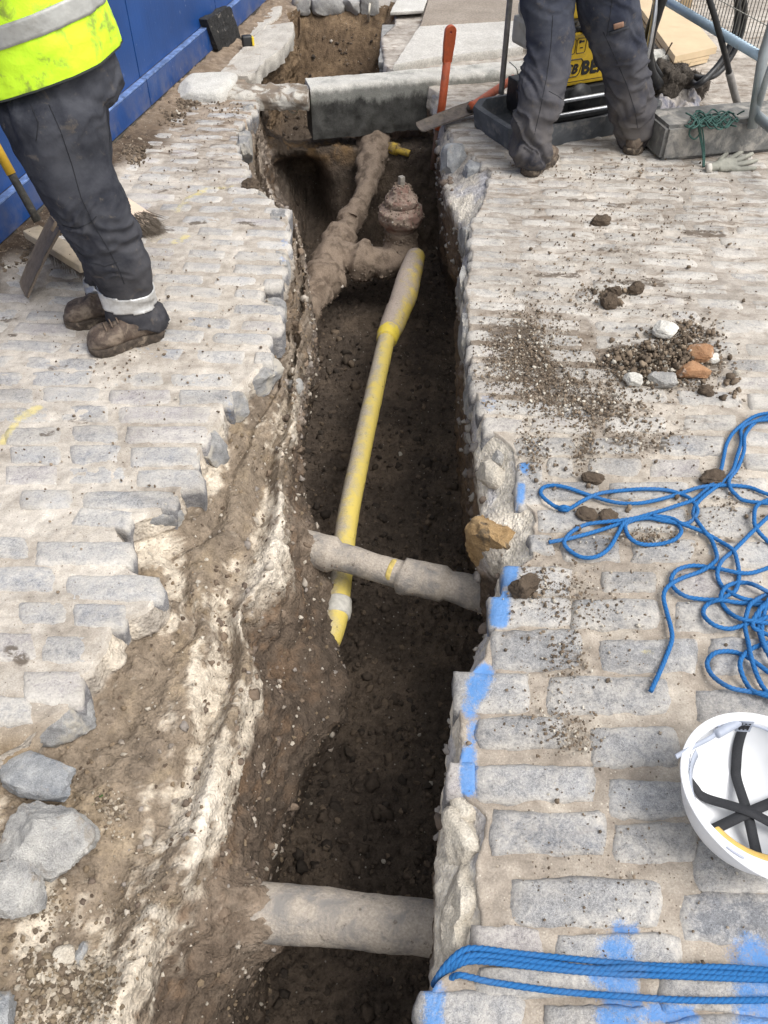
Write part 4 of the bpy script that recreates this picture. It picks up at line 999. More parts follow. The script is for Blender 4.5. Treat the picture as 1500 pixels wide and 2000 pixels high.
# ------------------------------------------------------------------ loose stones and lumps
ST_L = [  # name, material, label, category, centre pixel, height, dims, rot, seed, keywords
 ('sett', M_GREY, 'blue-grey loose sett lying uppermost on the left bank, near the green weed', 'stone', (80, 1522, 0.015), (0.175, 0.105, 0.10), (R(4), R(-6), R(-8)), 5, dict(boxy=5, cuts=9)),
 ('sett', M_PALE, 'largest pale rounded loose sett on the left bank', 'stone', (96, 1642, 0.02), (0.185, 0.135, 0.13), (R(6), R(8), R(-14)), 6, dict(boxy=3.6, cuts=9)),
 ('sett', M_PALE, 'pale chipped loose sett cut by the left edge of the photo, below the largest one', 'stone', (18, 1742, 0.02), (0.125, 0.13, 0.11), (R(-8), R(12), R(30)), 9, dict(boxy=3.6, cuts=12)),
 ('sett', M_GREY, 'grey sett corner at the bottom left of the bank', 'stone', (-22, 1985, 0.0), (0.09, 0.10, 0.09), (0, 0, R(20)), 11, dict(boxy=4)),
 ('stone', M_AMBER, 'amber sandstone lump wedged in the right side of the trench', 'stone', (974, 1066, -0.16), (0.165, 0.20, 0.22), (R(10), R(-12), R(25)), 15, dict(boxy=2.6, cuts=4, rough=0.08)),
 ('mortar_lump', M_MORTAR, 'cream mortar lump on the right ledge above the amber stone', 'mortar lump', (968, 935, -0.085), (0.085, 0.14, 0.09), (0, 0, R(30)), 17, dict(boxy=2.6, cuts=7, rough=0.06)),
 ('stone', M_PALE, 'small pale stone tucked in the right ledge over the mortar lump', 'stone', (978, 896, -0.05), (0.06, 0.05, 0.05), (0, 0, R(70)), 18, dict(boxy=2.6, cuts=7)),
 ('clod', M_CLOD, 'dark soil clod sitting on a blue painted sett at the trench edge', 'soil clod', (1022, 1143, 0.024), (0.078, 0.058, 0.06), (R(10), 0, R(20)), 19, dict(boxy=2.4, cuts=6, rough=0.08, lumpy=0.3)),
 ('clod', M_CLOD, 'flat dark clod beside the knotted rope end', 'soil clod', (1146, 1004, 0.012), (0.060, 0.055, 0.03), (0, 0, R(10)), 23, dict(boxy=2.2, cuts=5, rough=0.08, lumpy=0.25)),
 ('clod', M_CLOD, 'flat brown clod to the right of the one beside the knotted rope end', 'soil clod', (1188, 1009, 0.010), (0.055, 0.052, 0.024), (0, 0, R(40)), 24, dict(boxy=2.2, cuts=5, rough=0.08, lumpy=0.25)),
 ('clod', M_CLOD, 'dark clod alone on the sett above the upper rope loop', 'soil clod', (1160, 934, 0.010), (0.07, 0.04, 0.03), (0, 0, R(-10)), 25, dict(boxy=2.2, cuts=5, rough=0.08, lumpy=0.3)),
 ('stone', M_WHITE, 'white chalky stone at the front of the rubble heap', 'stone', (1238, 742, 0.02), (0.072, 0.055, 0.05), (0, R(10), R(15)), 27, dict(boxy=2.8, cuts=10, rough=0.05)),
 ('stone', M_PALE, 'grey and white angular stone in the middle front of the rubble heap', 'stone', (1294, 742, 0.02), (0.10, 0.06, 0.055), (0, R(-14), R(-18)), 29, dict(boxy=3, cuts=12)),
 ('stone', M_BRICK, 'reddish brick fragment at the right of the rubble heap', 'stone', (1352, 724, 0.022), (0.11, 0.07, 0.06), (0, R(8), R(14)), 31, dict(boxy=4.5, cuts=8)),
 ('stone', M_BRICK, 'orange flat fragment at the back of the rubble heap', 'stone', (1370, 690, 0.025), (0.09, 0.07, 0.045), (0, R(-12), R(-12)), 32, dict(boxy=4, cuts=8)),
 ('stone', M_WHITE, 'white crumbling stone farthest back near the rubble heap', 'stone', (1300, 645, 0.025), (0.105, 0.07, 0.055), (0, R(14), R(5)), 33, dict(boxy=2.6, cuts=10, rough=0.06)),
 ('stone', M_WHITE, 'small white chip right of the orange fragment', 'stone', (1394, 700, 0.012), (0.05, 0.035, 0.03), (0, 0, R(30)), 34, dict(boxy=2.6, cuts=8)),
 ('clod', M_CLOD, 'dark pointed clod nearest the camera among the three by the oval stone', 'soil clod', (1189, 588, 0.022), (0.068, 0.06, 0.06), (0, 0, 0), 36, dict(boxy=2.3, cuts=7, rough=0.08, lumpy=0.3)),
 ('clod', M_CLOD, 'dark round clod to the right of the pointed one', 'soil clod', (1240, 563, 0.018), (0.066, 0.058, 0.05), (0, 0, R(30)), 37, dict(boxy=2.2, cuts=6, rough=0.08, lumpy=0.3)),
 ('clod', M_CLOD, 'flattish clod just behind the pointed one', 'soil clod', (1202, 568, 0.014), (0.075, 0.05, 0.036), (0, 0, R(5)), 38, dict(boxy=2.2, cuts=6, rough=0.08, lumpy=0.3)),
 ('clod', M_CLOD, 'brown clod standing alone nearest the power pack', 'soil clod', (1172, 431, 0.018), (0.095, 0.06, 0.05), (0, 0, R(12)), 39, dict(boxy=2.2, cuts=6, rough=0.08, lumpy=0.3)),
 ('clod', M_CLOD, 'round clod on the sett right of the rubble heap', 'soil clod', (1380, 765, 0.012), (0.055, 0.05, 0.04), (0, 0, R(12)), 40, dict(boxy=2.2, cuts=6, rough=0.08, lumpy=0.3)),
 ('clod', M_CLOD, 'crumbly clod under the double rope near the right edge', 'soil clod', (1395, 932, 0.01), (0.09, 0.06, 0.03), (0, 0, R(12)), 41, dict(boxy=2.2, cuts=6, rough=0.08, lumpy=0.4)),
 ('clod', M_CLOD, 'dark clod lodged on the edge of the left paving near the kerb', 'soil clod', (489, 361, 0.01), (0.075, 0.06, 0.06), (0, 0, R(12)), 42, dict(boxy=2.2, cuts=6, rough=0.08, lumpy=0.4)),
 ('stone', M_MORTAR, 'pinkish flat chip on the gravel at the lower left', 'stone', (120, 1870, 0.0), (0.05, 0.042, 0.02), (R(20), 0, R(12)), 43, dict(boxy=4, cuts=8, sub=3)),
 ('stone', M_GREY, 'grey flat chip right of the pinkish one at the lower left', 'stone', (157, 1864, -0.005), (0.03, 0.045, 0.02), (R(20), 0, R(-22)), 44, dict(boxy=4, cuts=8, sub=3)),
 ('stone', M_PALE, 'pale round pebble stuck in the left wall beside the far end of the yellow pipe', 'stone', (577, 757, -0.20), (0.06, 0.06, 0.08), (0, 0, 0), 45, dict(boxy=2.3, cuts=5, sub=3)),
 ('stone', M_GREY, 'blue-grey broken sett face on the right edge near the orange bar', 'stone', (893, 318, -0.06), (0.15, 0.14, 0.17), (R(-12), R(14), R(30)), 46, dict(boxy=4, cuts=12, rough=0.05)),
 ('stone', M_GREY, 'dark hollowed block beside the blue-grey broken sett', 'stone', (930, 345, -0.085), (0.15, 0.18, 0.14), (R(-6), R(10), R(10)), 47, dict(boxy=4, cuts=12, rough=0.06)),
 ('mortar_lump', M_PALE, 'rough grey concrete lump below the blue-grey broken sett', 'mortar lump', (902, 385, -0.17), (0.13, 0.18, 0.2), (R(-12), R(14), R(30)), 48, dict(boxy=2.6, cuts=10, rough=0.08)),
]
M_BROKEN = mat_stone('broken_granite', (0.19, 0.188, 0.188), (0.40, 0.39, 0.375), 24, 1.0, 0.9, (0.46, 0.42, 0.355), (0.47, 0.62))
for k, (x, y, zz, dx, dy, dz, rz) in enumerate([(530, 655, -.055, .13, .11, .115, -10), (508, 735, -.055, .20, .13, .12, 30), (466, 790, -.055, .10, .12, .11, 35), (418, 872, -.06, .10, .13, .115, 50), (372, 955, -.06, .12, .12, .11, 40),
        (300, 1160, -.055, .09, .10, .11, 10), (222, 1252, -.06, .09, .12, .11, 30), (150, 1405, -.06, .12, .10, .10, 20), (556, 450, -.06, .09, .20, .13, 5), (560, 530, -.06, .08, .16, .13, 5), (485, 290, -.06, .09, .22, .14, 5), (497, 232, -.06, .08, .16, .14, 5), (515, 402, -.06, .10, .10, .12, 20), (545, 610, -.05, .10, .09, .10, 0), (335, 1008, -.06, .12, .08, .09, 15),
        (897, 1650, -.058, .085, .15, .10, 8), (893, 1745, -.06, .08, .15, .10, -8), (905, 1585, -.05, .07, .09, .08, 20), (888, 1840, -.065, .075, .12, .09, 5), (905, 470, -.07, .07, .14, .13, 0), (898, 560, -.07, .06, .18, .13, 0), (903, 660, -.07, .06, .2, .12, 0), (918, 770, -.07, .07, .16, .12, -10)]):
    V, F = rock((0, 0, 0), (dx, dy, dz), (0.1 * math.sin(k), 0.12 * math.cos(k * 2), R(rz)), 200 + k, 4, 4.5, 9, 0.09); V = V + np.array(P(x, y, zz)) + np.array((-0.026 if x < 700 else 0.014, 0, -0.004))
    me = poly_mesh('broken_sett', V, F, True); me.set_sharp_from_angle(angle=R(35)); link('broken_sett', me, M_MORTAR if y > 1500 and x > 700 else M_BROKEN, PAVE[0] if x < 700 else PAVE[1])

# ------------------------------------------------------------------ crumbs of soil and gravel
DRK = [(0.075, 0.058, 0.044), (0.105, 0.08, 0.06), (0.05, 0.04, 0.032), (0.14, 0.105, 0.075), (0.36, 0.32, 0.27), (0.30, 0.12, 0.06)]
def on_trench(n, lo, hi, y0, y1, size, cols, w, power=2.2, sub=1, name='soil_clods', sink=0.35):
    j = np.where((TSEG[0] >= lo) & (TSEG[0] <= hi))[0]; i = np.where((ST >= y0) & (ST <= y1))[0]
    a, b = RNG.choice(i, n), RNG.choice(j, n)
    s = size[0] + (size[1] - size[0]) * RNG.random(n) ** power
    return crumbs(name, TR[a, b], s, pick_cols(n, cols, w), M_CRUMB, None, sub, TNRM[a, b], sink)
on_trench(5200, 3.85, 5.15, 0.45, 4.86, (0.006, 0.03), DRK[:4] + [(0.40, 0.36, 0.30)], (30, 22, 22, 14, 0.5), 2.6, 1, 'soil_clods')
on_trench(420, 3.9, 5.1, 0.45, 4.86, (0.026, 0.062), DRK[:4], (30, 22, 30, 8), 2.4, 2, 'soil_clods', 0.5)
on_trench(2600, 1.1, 3.9, 0.45, 3.6, (0.004, 0.02), [(0.20, 0.15, 0.10), (0.11, 0.08, 0.058), (0.45, 0.40, 0.33), (0.27, 0.23, 0.19)], (30, 25, 14, 12), 3.0, 1, 'bank_crumbs', 0.4)
on_trench(420, 1.6, 3.2, 0.6, 4.6, (0.010, 0.040), [(0.20, 0.15, 0.11), (0.42, 0.37, 0.31), (0.28, 0.245, 0.215), (0.15, 0.115, 0.09)], (30, 16, 20, 20), 2.2, 2, 'bank_stones', 0.5)
on_trench(260, 6.0, 7.2, 0.8, 4.7, (0.012, 0.05), [(0.36, 0.33, 0.29), (0.16, 0.125, 0.10), (0.26, 0.235, 0.215)], (20, 25, 20), 1.8, 2, 'bank_stones', 0.5)
on_trench(900, 3.6, 5.4, 5.25, 6.8, (0.01, 0.04), DRK[:5], (20, 30, 10, 20, 3), 2.4, 1, 'soil_clods')
_LJ = np.where(TSEG[0] <= 2.0)[0]
def ledge_z(x, y):
    i = int(np.argmin(np.abs(ST - y))); return float(np.interp(x, TR[i, _LJ, 0], TR[i, _LJ, 2]))
for nm, m, lb, ct, (x, y, zz), dm, rt, sd, kw in ST_L:
    p = P(x, y, zz)
    if sd in (5, 6, 9, 11, 43, 44):                          # lying on the left bank: settle them onto it
        for _ in range(4): p = P(x, y, ledge_z(p.x, p.y) + dm[2] * 0.26)
    put_rock(nm, m, lb, ct, p, dm, rt, sd, **kw)

def patches(name, lst, cols, w, sub=1, hz=0.004, sink=0.22, heap=None, bank=False):
    Ps, Ss = [], []
    for (px, py, rx, ry, n, s0, s1, pw) in lst:
        a = RNG.normal(size=(n, 2)) * 0.5; x = px + a[:, 0] * rx; y = py + a[:, 1] * ry
        for u, v in zip(x, y):
            p = P(u, v, 0.0)
            h = hz
            if float(cL0(p.y)) - 0.01 < p.x < float(cR0(p.y)) + 0.015 and p.y < 4.9:
                if p.x > float(cLIP(p.y)) or not bank: continue
                h = ledge_z(p.x, p.y)
            if heap:
                for (hx, hy, hr, hh) in heap:
                    q = P(hx, hy); dd = math.hypot(p.x - q.x, (p.y - q.y)); h += hh * max(0, 1 - dd / hr) ** 1.3 * RNG.random()
            Ps.append((p.x, p.y, h)); Ss.append(s0 + (s1 - s0) * RNG.random() ** pw)
    return crumbs(name, Ps, Ss, pick_cols(len(Ps), cols, w), M_CRUMB, None, sub, None, sink)
CR = [(0.16, 0.122, 0.088), (0.115, 0.088, 0.064), (0.22, 0.17, 0.122), (0.50, 0.46, 0.39), (0.34, 0.29, 0.23)]
patches('scattered_soil', [
  (1030, 690, 80, 110, 3200, .0025, .012, 2.8), (1110, 770, 110, 60, 1600, .0025, .014, 2.8), (1180, 800, 120, 40, 500, .004, .018, 2.2), (960, 720, 40, 80, 300, .004, .012, 2),
  (1290, 715, 110, 46, 2600, .003, .016, 2.4), (1330, 660, 70, 40, 500, .005, .018, 2), (1180, 580, 60, 30, 200, .004, .014, 2), (1160, 520, 160, 100, 380, .003, .012, 2.6),
  (1250, 860, 90, 40, 320, .004, .014, 2.2), (1040, 880, 40, 50, 260, .004, .014, 2.2), (1140, 870, 30, 60, 200, .004, .016, 2), (1260, 1050, 60, 20, 160, .004, .014, 2), (1060, 1140, 80, 50, 260, .003, .014, 2.2),
  (1100, 1280, 60, 60, 220, .003, .012, 2.4), (1120, 1180, 100, 60, 240, .003, .012, 2.4), (1060, 1400, 100, 80, 240, .002, .010, 2.6), (1120, 1440, 60, 40, 260, .002, .010, 2.4), (1200, 1700, 220, 220, 420, .0018, .008, 3),
  (1200, 1100, 260, 300, 900, .002, .010, 3), (1200, 600, 300, 220, 900, .003, .012, 3), (1250, 430, 260, 80, 420, .004, .013, 2.6), (1200, 340, 260, 30, 260, .004, .016, 2), (1400, 980, 90, 90, 240, .003, .012, 2.2)],
  CR, (34, 26, 20, 9, 9), 1)
patches('rubble', [(1290, 715, 95, 36, 380, .006, .030, 3.0), (1200, 705, 30, 22, 90, .006, .024, 2.4), (1255, 745, 40, 12, 40, .008, .022, 2.4), (1340, 660, 60, 26, 80, .006, .026, 2.4), (1180, 575, 60, 18, 26, .010, .03, 2), (1050, 690, 60, 60, 60, .008, .020, 2), (1430, 760, 40, 30, 16, .01, .034, 2), (1200, 600, 260, 200, 60, .006, .024, 3), (1200, 1050, 240, 260, 60, .005, .022, 3), (1180, 1480, 240, 300, 36, .004, .016, 3)],
  CR, (40, 30, 14, 8, 3), 2, 0.004, 0.25, [(1290, 712, 0.24, 0.045), (1345, 668, 0.14, 0.02)])
patches('dirt_along_the_hoarding', [(40, 480, 40, 34, 700, .006, .03, 2.2), (90, 440, 30, 20, 300, .006, .025, 2.2), (255, 300, 26, 22, 420, .006, .03, 2.2), (330, 225, 30, 20, 260, .006, .03, 2.2), (10, 515, 30, 20, 300, .006, .03, 2.2), (360, 205, 30, 12, 200, .006, .025, 2)], CR, (36, 44, 8, 2, 3), 1)
patches('left_crumbs', [(330, 620, 280, 200, 420, .003, .014, 3), (200, 900, 300, 240, 300, .002, .011, 3), (350, 320, 140, 90, 160, .004, .015, 3), (440, 220, 70, 30, 120, .005, .016, 2.6), (240, 700, 100, 60, 60, .003, .016, 3)], CR, (26, 30, 20, 6, 14), 1)
patches('gravel', [(70, 1860, 90, 70, 900, .004, .022, 2.0), (150, 1900, 60, 60, 300, .004, .014, 2.2), (60, 1720, 70, 60, 260, .003, .012, 2.2), (190, 1520, 30, 30, 160, .003, .014, 2.2), (120, 1560, 80, 20, 240, .003, .012, 2.2), (30, 1960, 60, 40, 260, .004, .016, 2.2), (230, 1700, 100, 200, 360, .002, .010, 2.6)],
  [(0.20, 0.155, 0.105), (0.13, 0.10, 0.072), (0.42, 0.37, 0.30), (0.30, 0.25, 0.19)], (34, 24, 16, 20), 1, -0.03, bank=True)
# ------------------------------------------------------------------ ropes
def rope_mesh(name, passes, r=0.0050, seed=0):
    b = Build(); gr = []
    for k, ps in enumerate(passes):
        path = catmull(ps, 0.0014)
        ph = RNG.uniform(0, 6); lobe = lambda i, th: np.cos(3 * th - i * 0.50 + ph)
        V, F = tube(path, r, 12, lambda i, th: 0.95 + 0.24 * np.abs(np.cos(1.5 * th - i * 0.36 + ph)))
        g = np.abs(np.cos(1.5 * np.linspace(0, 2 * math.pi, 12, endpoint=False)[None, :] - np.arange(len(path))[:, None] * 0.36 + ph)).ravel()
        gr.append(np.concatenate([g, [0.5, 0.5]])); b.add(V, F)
    me = b.mesh(name, True); set_attr(me, 'strand', np.concatenate(gr)); return me
def mat_rope():
    n = N('blue_polyrope'); p = n.pos()
    f = n.noise(p, 900, 2, 0.6); g = n.noise(p, 12, 3)
    c = n.mix(n.map(f, 0.3, 0.7), (0.012, 0.095, 0.29), (0.030, 0.17, 0.41))
    c = n.mix(n.map(n.attr('strand', False), 0.0, 0.55, 0.75, 0.0), c, (0.006, 0.035, 0.12))  # crevice shade painted into the colour of the grooves between strands
    c = n.mix(n.map(g, 0.52, 0.75, 0, 0.18), c, (0.20, 0.22, 0.25))
    return n.out(c, 0.78, n.bump(f, 0.5, 0.002), spec=0.25)
M_ROPE = mat_rope()
TANGLE = [
 [(1072,1059),(1110,1052),(1160,1039),(1215,1022),(1262,1012),(1300,1018),(1342,1022),(1362,1000),(1352,978),(1330,965),(1300,957),(1262,955),(1215,958),(1170,964),(1138,978),(1115,992),(1098,996),
  (1075,983),(1057,966),(1060,953),(1080,948),(1110,953),(1150,967),(1200,981),(1245,983),(1290,975),(1330,963),(1370,951),(1415,948),(1460,951),(1490,962),(1530,976)],
 [(1540,806),(1500,807),(1470,815),(1437,840),(1420,865),(1413,895),(1407,920),(1392,942),(1368,966),(1350,978),(1320,988),(1290,998),(1245,1011),(1220,1020),(1208,1040),(1190,1070),(1165,1087),(1135,1088),(1110,1073),(1102,1058),(1115,1040),(1140,1026),(1165,1021),(1215,1016),(1270,1008),(1310,1012),(1332,1023),
  (1371,1038),(1404,1056),(1431,1074),(1440,1098),(1443,1125),(1437,1152),(1419,1164),(1404,1171),(1368,1170),(1338,1164),(1317,1149),(1311,1131),(1323,1113),(1350,1105),(1380,1107),(1410,1112),(1446,1119),(1476,1117),(1530,1098)],
 [(1540,822),(1500,820),(1470,824),(1448,838),(1448,862),(1440,890),(1430,920),(1410,942),(1380,965),(1360,985),(1354,1005),(1362,1018),(1378,1040),(1390,1055),(1400,1085),(1395,1098),(1370,1115),(1330,1130),(1305,1145),(1296,1165),(1302,1195),(1310,1225),(1312,1250),(1300,1285),(1285,1320),(1271,1350)],
 [(1545,812),(1500,814),(1475,825),(1455,850),(1453,880),(1440,915),(1425,935),(1425,950),(1437,966),(1460,979),(1545,986)],
 [(1240,1015),(1222,1025),(1228,1048),(1250,1062),(1285,1063),(1315,1055),(1330,1040),(1325,1026),(1310,1018),(1275,1006)],
 [(1540,985),(1505,1006),(1470,1038),(1434,1074),(1410,1095),(1401,1119),(1407,1140),(1422,1155),(1446,1167),(1470,1173),(1540,1186)],
 [(1540,960),(1510,972),(1479,987),(1473,1011),(1479,1035),(1510,1066),(1540,1082)],
 [(1540,1178),(1510,1162),(1479,1145),(1455,1138),(1428,1141),(1413,1152),(1408,1170),(1419,1191),(1440,1206),(1470,1213),(1540,1222)],
 [(1545,1190),(1500,1205),(1452,1221),(1422,1228),(1392,1219),(1374,1200),(1380,1182),(1404,1172),(1434,1176),(1470,1180),(1545,1190)],
 [(1545,1140),(1510,1155),(1470,1176),(1458,1200),(1455,1224),(1461,1254),(1467,1284),(1479,1320),(1494,1347),(1520,1372)],
 [(1545,1345),(1510,1320),(1470,1290),(1440,1275),(1413,1272),(1392,1278),(1381,1296),(1392,1320),(1422,1341),(1458,1350),(1545,1362)],
 [(1545,1242),(1510,1252),(1470,1266),(1449,1284),(1446,1305),(1458,1335),(1476,1352),(1545,1372)],
 [(1545,1160),(1510,1172),(1488,1185),(1482,1200),(1482,1230),(1494,1266),(1510,1290),(1530,1330)],
 [(1535,1150),(1503,1168),(1492,1200),(1488,1240),(1500,1275),(1515,1310)],
 [(1535,1255),(1500,1240),(1470,1222),(1485,1190),(1515,1175),(1545,1172)],
]
def lay(px, k, base=0.0085, amp=0.006):
    out = []
    for i, q in enumerate(px):
        p = P(q[0], q[1], base); p.z = base + amp * (1 + math.sin(i * 1.9 + k * 2.4)) * (0.5 + 0.12 * k)
        out.append(P(q[0], q[1], min(p.z, 0.026)))
    return out
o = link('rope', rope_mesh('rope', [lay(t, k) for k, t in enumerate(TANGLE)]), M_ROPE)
tag(o, 'tangled blue rope in loops on the setts above the white helmet', 'rope')
knot = [P(1086, 990, .012), P(1098, 994, .02), P(1108, 996, .016), P(1104, 990, .026), P(1094, 992, .02), P(1112, 992, .012)]
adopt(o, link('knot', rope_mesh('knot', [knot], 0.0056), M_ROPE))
o.location = (0, 0, 0)
LINES = [
 [(848,1924,-.10),(849,1918,-.03),(872,1884,.004),(905,1856,.016),(940,1853,.012),(1010,1862,.009),(1120,1873,.009),(1240,1884,.010),(1340,1888,.009),(1430,1890,.009),(1560,1900,.009)],
 [(852,1928,-.10),(855,1914,-.03),(884,1884,.004),(915,1867,.014),(962,1868,.010),(1060,1880,.009),(1160,1892,.009),(1235,1890,.018),(1330,1896,.010),(1430,1902,.009),(1560,1908,.009)],
 [(862,1926,-.10),(866,1911,-.03),(892,1886,.004),(930,1877,.012),(1020,1886,.009),(1150,1899,.009),(1330,1907,.009),(1430,1911,.009),(1560,1916,.009)],
 [(868,1930,-.10),(872,1918,-.03),(893,1905,.008),(920,1909,.010),(960,1918,.009),(1080,1935,.009),(1200,1945,.009),(1330,1953,.009),(1430,1954,.009),(1560,1952,.009)],
]
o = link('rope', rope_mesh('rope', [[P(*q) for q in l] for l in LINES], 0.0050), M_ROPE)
tag(o, 'blue rope stretched in four strands over the foreground setts into the trench', 'rope')

# ------------------------------------------------------------------ white helmet lying upside down
def catmull_pairs(lst, k=5):
    out = []
    for (a, u), (b, v) in zip(lst, lst[1:]):
        for i in range(k): t = i / k; out.append((a.lerp(b, t), u.lerp(v, t).normalized()))
    return out + [lst[-1]]
def build_helmet():
    z0 = 0.158
    cl, cr = P(1317, 1490, z0 - 0.01), P(1480, 1393, z0); cb = P(1490, 1706, z0)
    cx = cl.x + 0.158; cy = (cr.y + cb.y) / 2; ly = (cr.y - cb.y) / 2; lx = 0.158
    root = empty('hard_hat', (cx, cy, 0), 'white hard hat lying upside down with black straps inside', 'hard hat')
    white = N('helmet_shell'); p = white.pos()
    white.out(white.mix(white.map(white.noise(p, 16, 6, 0.7), 0.60, 0.78, 0, 0.4), (0.80, 0.81, 0.83), (0.52, 0.49, 0.45)), 0.32)
    grey = mat_flat('harness_plastic', (0.33, 0.36, 0.43), 0.45, 0, 0.1); dark = mat_flat('webbing', (0.022, 0.023, 0.027), 0.8, 0, 0.25, 300)
    tan = mat_flat('sweatband', (0.62, 0.41, 0.11), 0.75, 0, 0.12, 60); D = 0.15
    th = np.linspace(0, 2 * math.pi, 96, endpoint=False); fr = np.clip(-np.sin(th), 0, 1) ** 4      # front = towards the camera
    def shell(off, flare):
        R_, Z_ = [], []
        rows = [(1.075, 0.0035 + flare), (1.08, 0.0), (1.07, -0.003), (1.0, -0.006)] if flare >= 0 else [(1.075, -0.002), (1.0, -0.004)]
        for r, z in rows: R_.append(r); Z_.append(z)
        for a in np.linspace(0.04, 1, 34):
            t = a ** 0.9
            R_.append((1 - t ** 2.5) ** (1 / 2.5) if t < 1 else 0); Z_.append(-0.008 - (D - 0.008) * t)
        R_, Z_ = np.array(R_)[:, None], np.array(Z_)[:, None]
        peak = np.where(R_ > 1.0, 0.10 * fr[None], 0)
        X = cx + (lx / 1.075 * (R_ + peak) - off * np.sign(R_)) * np.cos(th); Y = cy + (ly / 1.075 * (R_ + peak) - off * np.sign(R_)) * np.sin(th)
        Z = z0 + Z_ + off * 1.0 + 0 * X - 0.010 * np.where(R_ > 1.0, fr[None], 0)
        return np.stack([X, Y, Z], -1)
    A, B = shell(0, 0.0), shell(0.004, -1)
    n1, n2 = len(A), len(B); V = np.concatenate([A.reshape(-1, 3), B.reshape(-1, 3)])
    F = [grid_faces(n1, 96, True)[:, ::-1], grid_faces(n2, 96, True, n1 * 96)]
    j = np.arange(96); F.append(np.stack([j, (j + 1) % 96, n1 * 96 + (j + 1) % 96, n1 * 96 + j], -1))
    adopt(root, link('shell', poly_mesh('shell', V, F), white.m))
    def inside(ang, t, lift=0.012):
        r = (1 - max(t, 0.0) ** 2.5) ** (1 / 2.5) * 0.90
        return Vector((cx + lx * r * math.cos(ang), cy + ly * r * math.sin(ang), z0 - 0.010 - (D - 0.012) * t + lift))
    def ribbon(pts, w, mat, name, up=None, thick=0.0016):
        pts = catmull(pts, 0.006); b = Build(); rows = []
        for k, q in enumerate(pts):
            tan_ = (pts[min(k + 1, len(pts) - 1)] - pts[max(k - 1, 0)]).normalized()
            u = up if up is not None else (Vector((cx, cy, z0 + 0.05)) - q).normalized()
            sd = tan_.cross(u).normalized() * (w / 2); nn = sd.cross(tan_).normalized() * thick
            rows.append([q - sd, q + sd, q + sd + nn, q - sd + nn])
        V = np.array([[tuple(v) for v in r] for r in rows]).reshape(-1, 3)
        b.add(V, [grid_faces(len(rows), 4, True)]); n = len(rows)
        b.add(V[:4], np.array([[3, 2, 1, 0]])); b.add(V[-4:], np.array([[0, 1, 2, 3]]))
        return adopt(root, b.build(name, mat, None, True))
    for a, e in ((86, -92), (152, -24), (200, 24)):
        pa = [inside(R(a), t) for t in (0.10, 0.35, 0.60, 0.80, 0.90)]; mid = Vector((cx, cy, z0 - 0.118 + 0.003 * (a % 7)))
        pe = [inside(R(e), t) for t in (0.90, 0.80, 0.60, 0.35, 0.10)]
        ribbon(pa + [mid] + pe, 0.021, dark, 'strap')
    ring = lambda a0, a1, z, rr: [Vector((cx + lx * rr * math.cos(R(a)), cy + ly * rr * math.sin(R(a)), z0 + z)) for a in np.linspace(a0, a1, 14)]
    UPV = lambda pts, w, mat, nm: ribbon(pts, w, mat, nm)
    UPV(ring(140, 215, -0.026, 0.84), 0.020, grey, 'headband')
    pts = ring(212, 330, -0.016, 0.80)
    sw = []
    for q in pts:
        rd_ = Vector((q.x - cx, q.y - cy, 0)).normalized(); sw.append((q, rd_))
    Vs = []
    for q, rd_ in catmull_pairs(sw):
        for k, (a_, b_) in enumerate(((0.012, 0.004), (0.004, 0.001), (-0.006, -0.008), (-0.013, -0.018), (-0.011, -0.0185), (-0.003, -0.008), (0.007, 0.0), (0.012, 0.002))): Vs.append(tuple(q + rd_ * a_ + Vector((0, 0, b_))))
    adopt(root, link('sweatband', poly_mesh('sweatband', np.array(Vs), grid_faces(len(Vs) // 8, 8, True)), tan))
    UPV(ring(-36, 40, -0.026, 0.84), 0.020, grey, 'headband')
    # nape strap with its slider, running to the rim on the left
    a = [P(1319, 1478, z0 + 0.004), P(1350, 1460, z0 - 0.004), P(1388, 1440, z0 - 0.010), P(1412, 1422, z0 - 0.012), P(1438, 1412, z0 - 0.014), P(1480, 1417, z0 - 0.016), P(1530, 1440, z0 - 0.02)]
    ribbon(a, 0.009, grey, 'nape_strap', Vector((0.2, -0.6, 1)).normalized(), 0.003)
    b = Build(); c0 = P(1417, 1424, z0 - 0.010); c1 = P(1438, 1412, z0 - 0.012)
    b.add(*tube(catmull([c0 - (c1 - c0) * 0.9, c0, c1, c1 + (c1 - c0) * 0.25], 0.003), [0.004] + [0.0095] * (len(catmull([c0 - (c1 - c0) * 0.9, c0, c1, c1 + (c1 - c0) * 0.25], 0.003)) - 2) + [0.004], 12))
    b.add(*tube([P(1400, 1413, z0 - 0.008), P(1404, 1420, z0 - 0.010)], 0.005, 10))
    adopt(root, b.build('slider', grey, None, True))
    for ang, t in ((86, 0.14), (160, 0.12)):
        q = [inside(R(ang), t - 0.13, 0.009), inside(R(ang), t + 0.02, 0.013), inside(R(ang), t + 0.15, 0.013)]
        tab = ribbon(q, 0.030, grey, 'tab')
        h = Build()
        for i in range(3):
            for k in range(4):
                c = q[0].lerp(q[2], 0.25 + 0.18 * k); tn = (q[2] - q[0]).normalized(); u = (Vector((cx, cy, z0 + 0.05)) - c).normalized(); sd = tn.cross(u).normalized()
                h.box(c + sd * (i - 1) * 0.008 + u * 0.0028, (0.0035, 0.0035, 0.0012), Matrix((sd, tn, u)).transposed().to_3x3())
        pv = h.build('punched_holes', dark, tab); pv['kind'] = 'stuff'; pv.matrix_parent_inverse = Matrix.Identity(4)
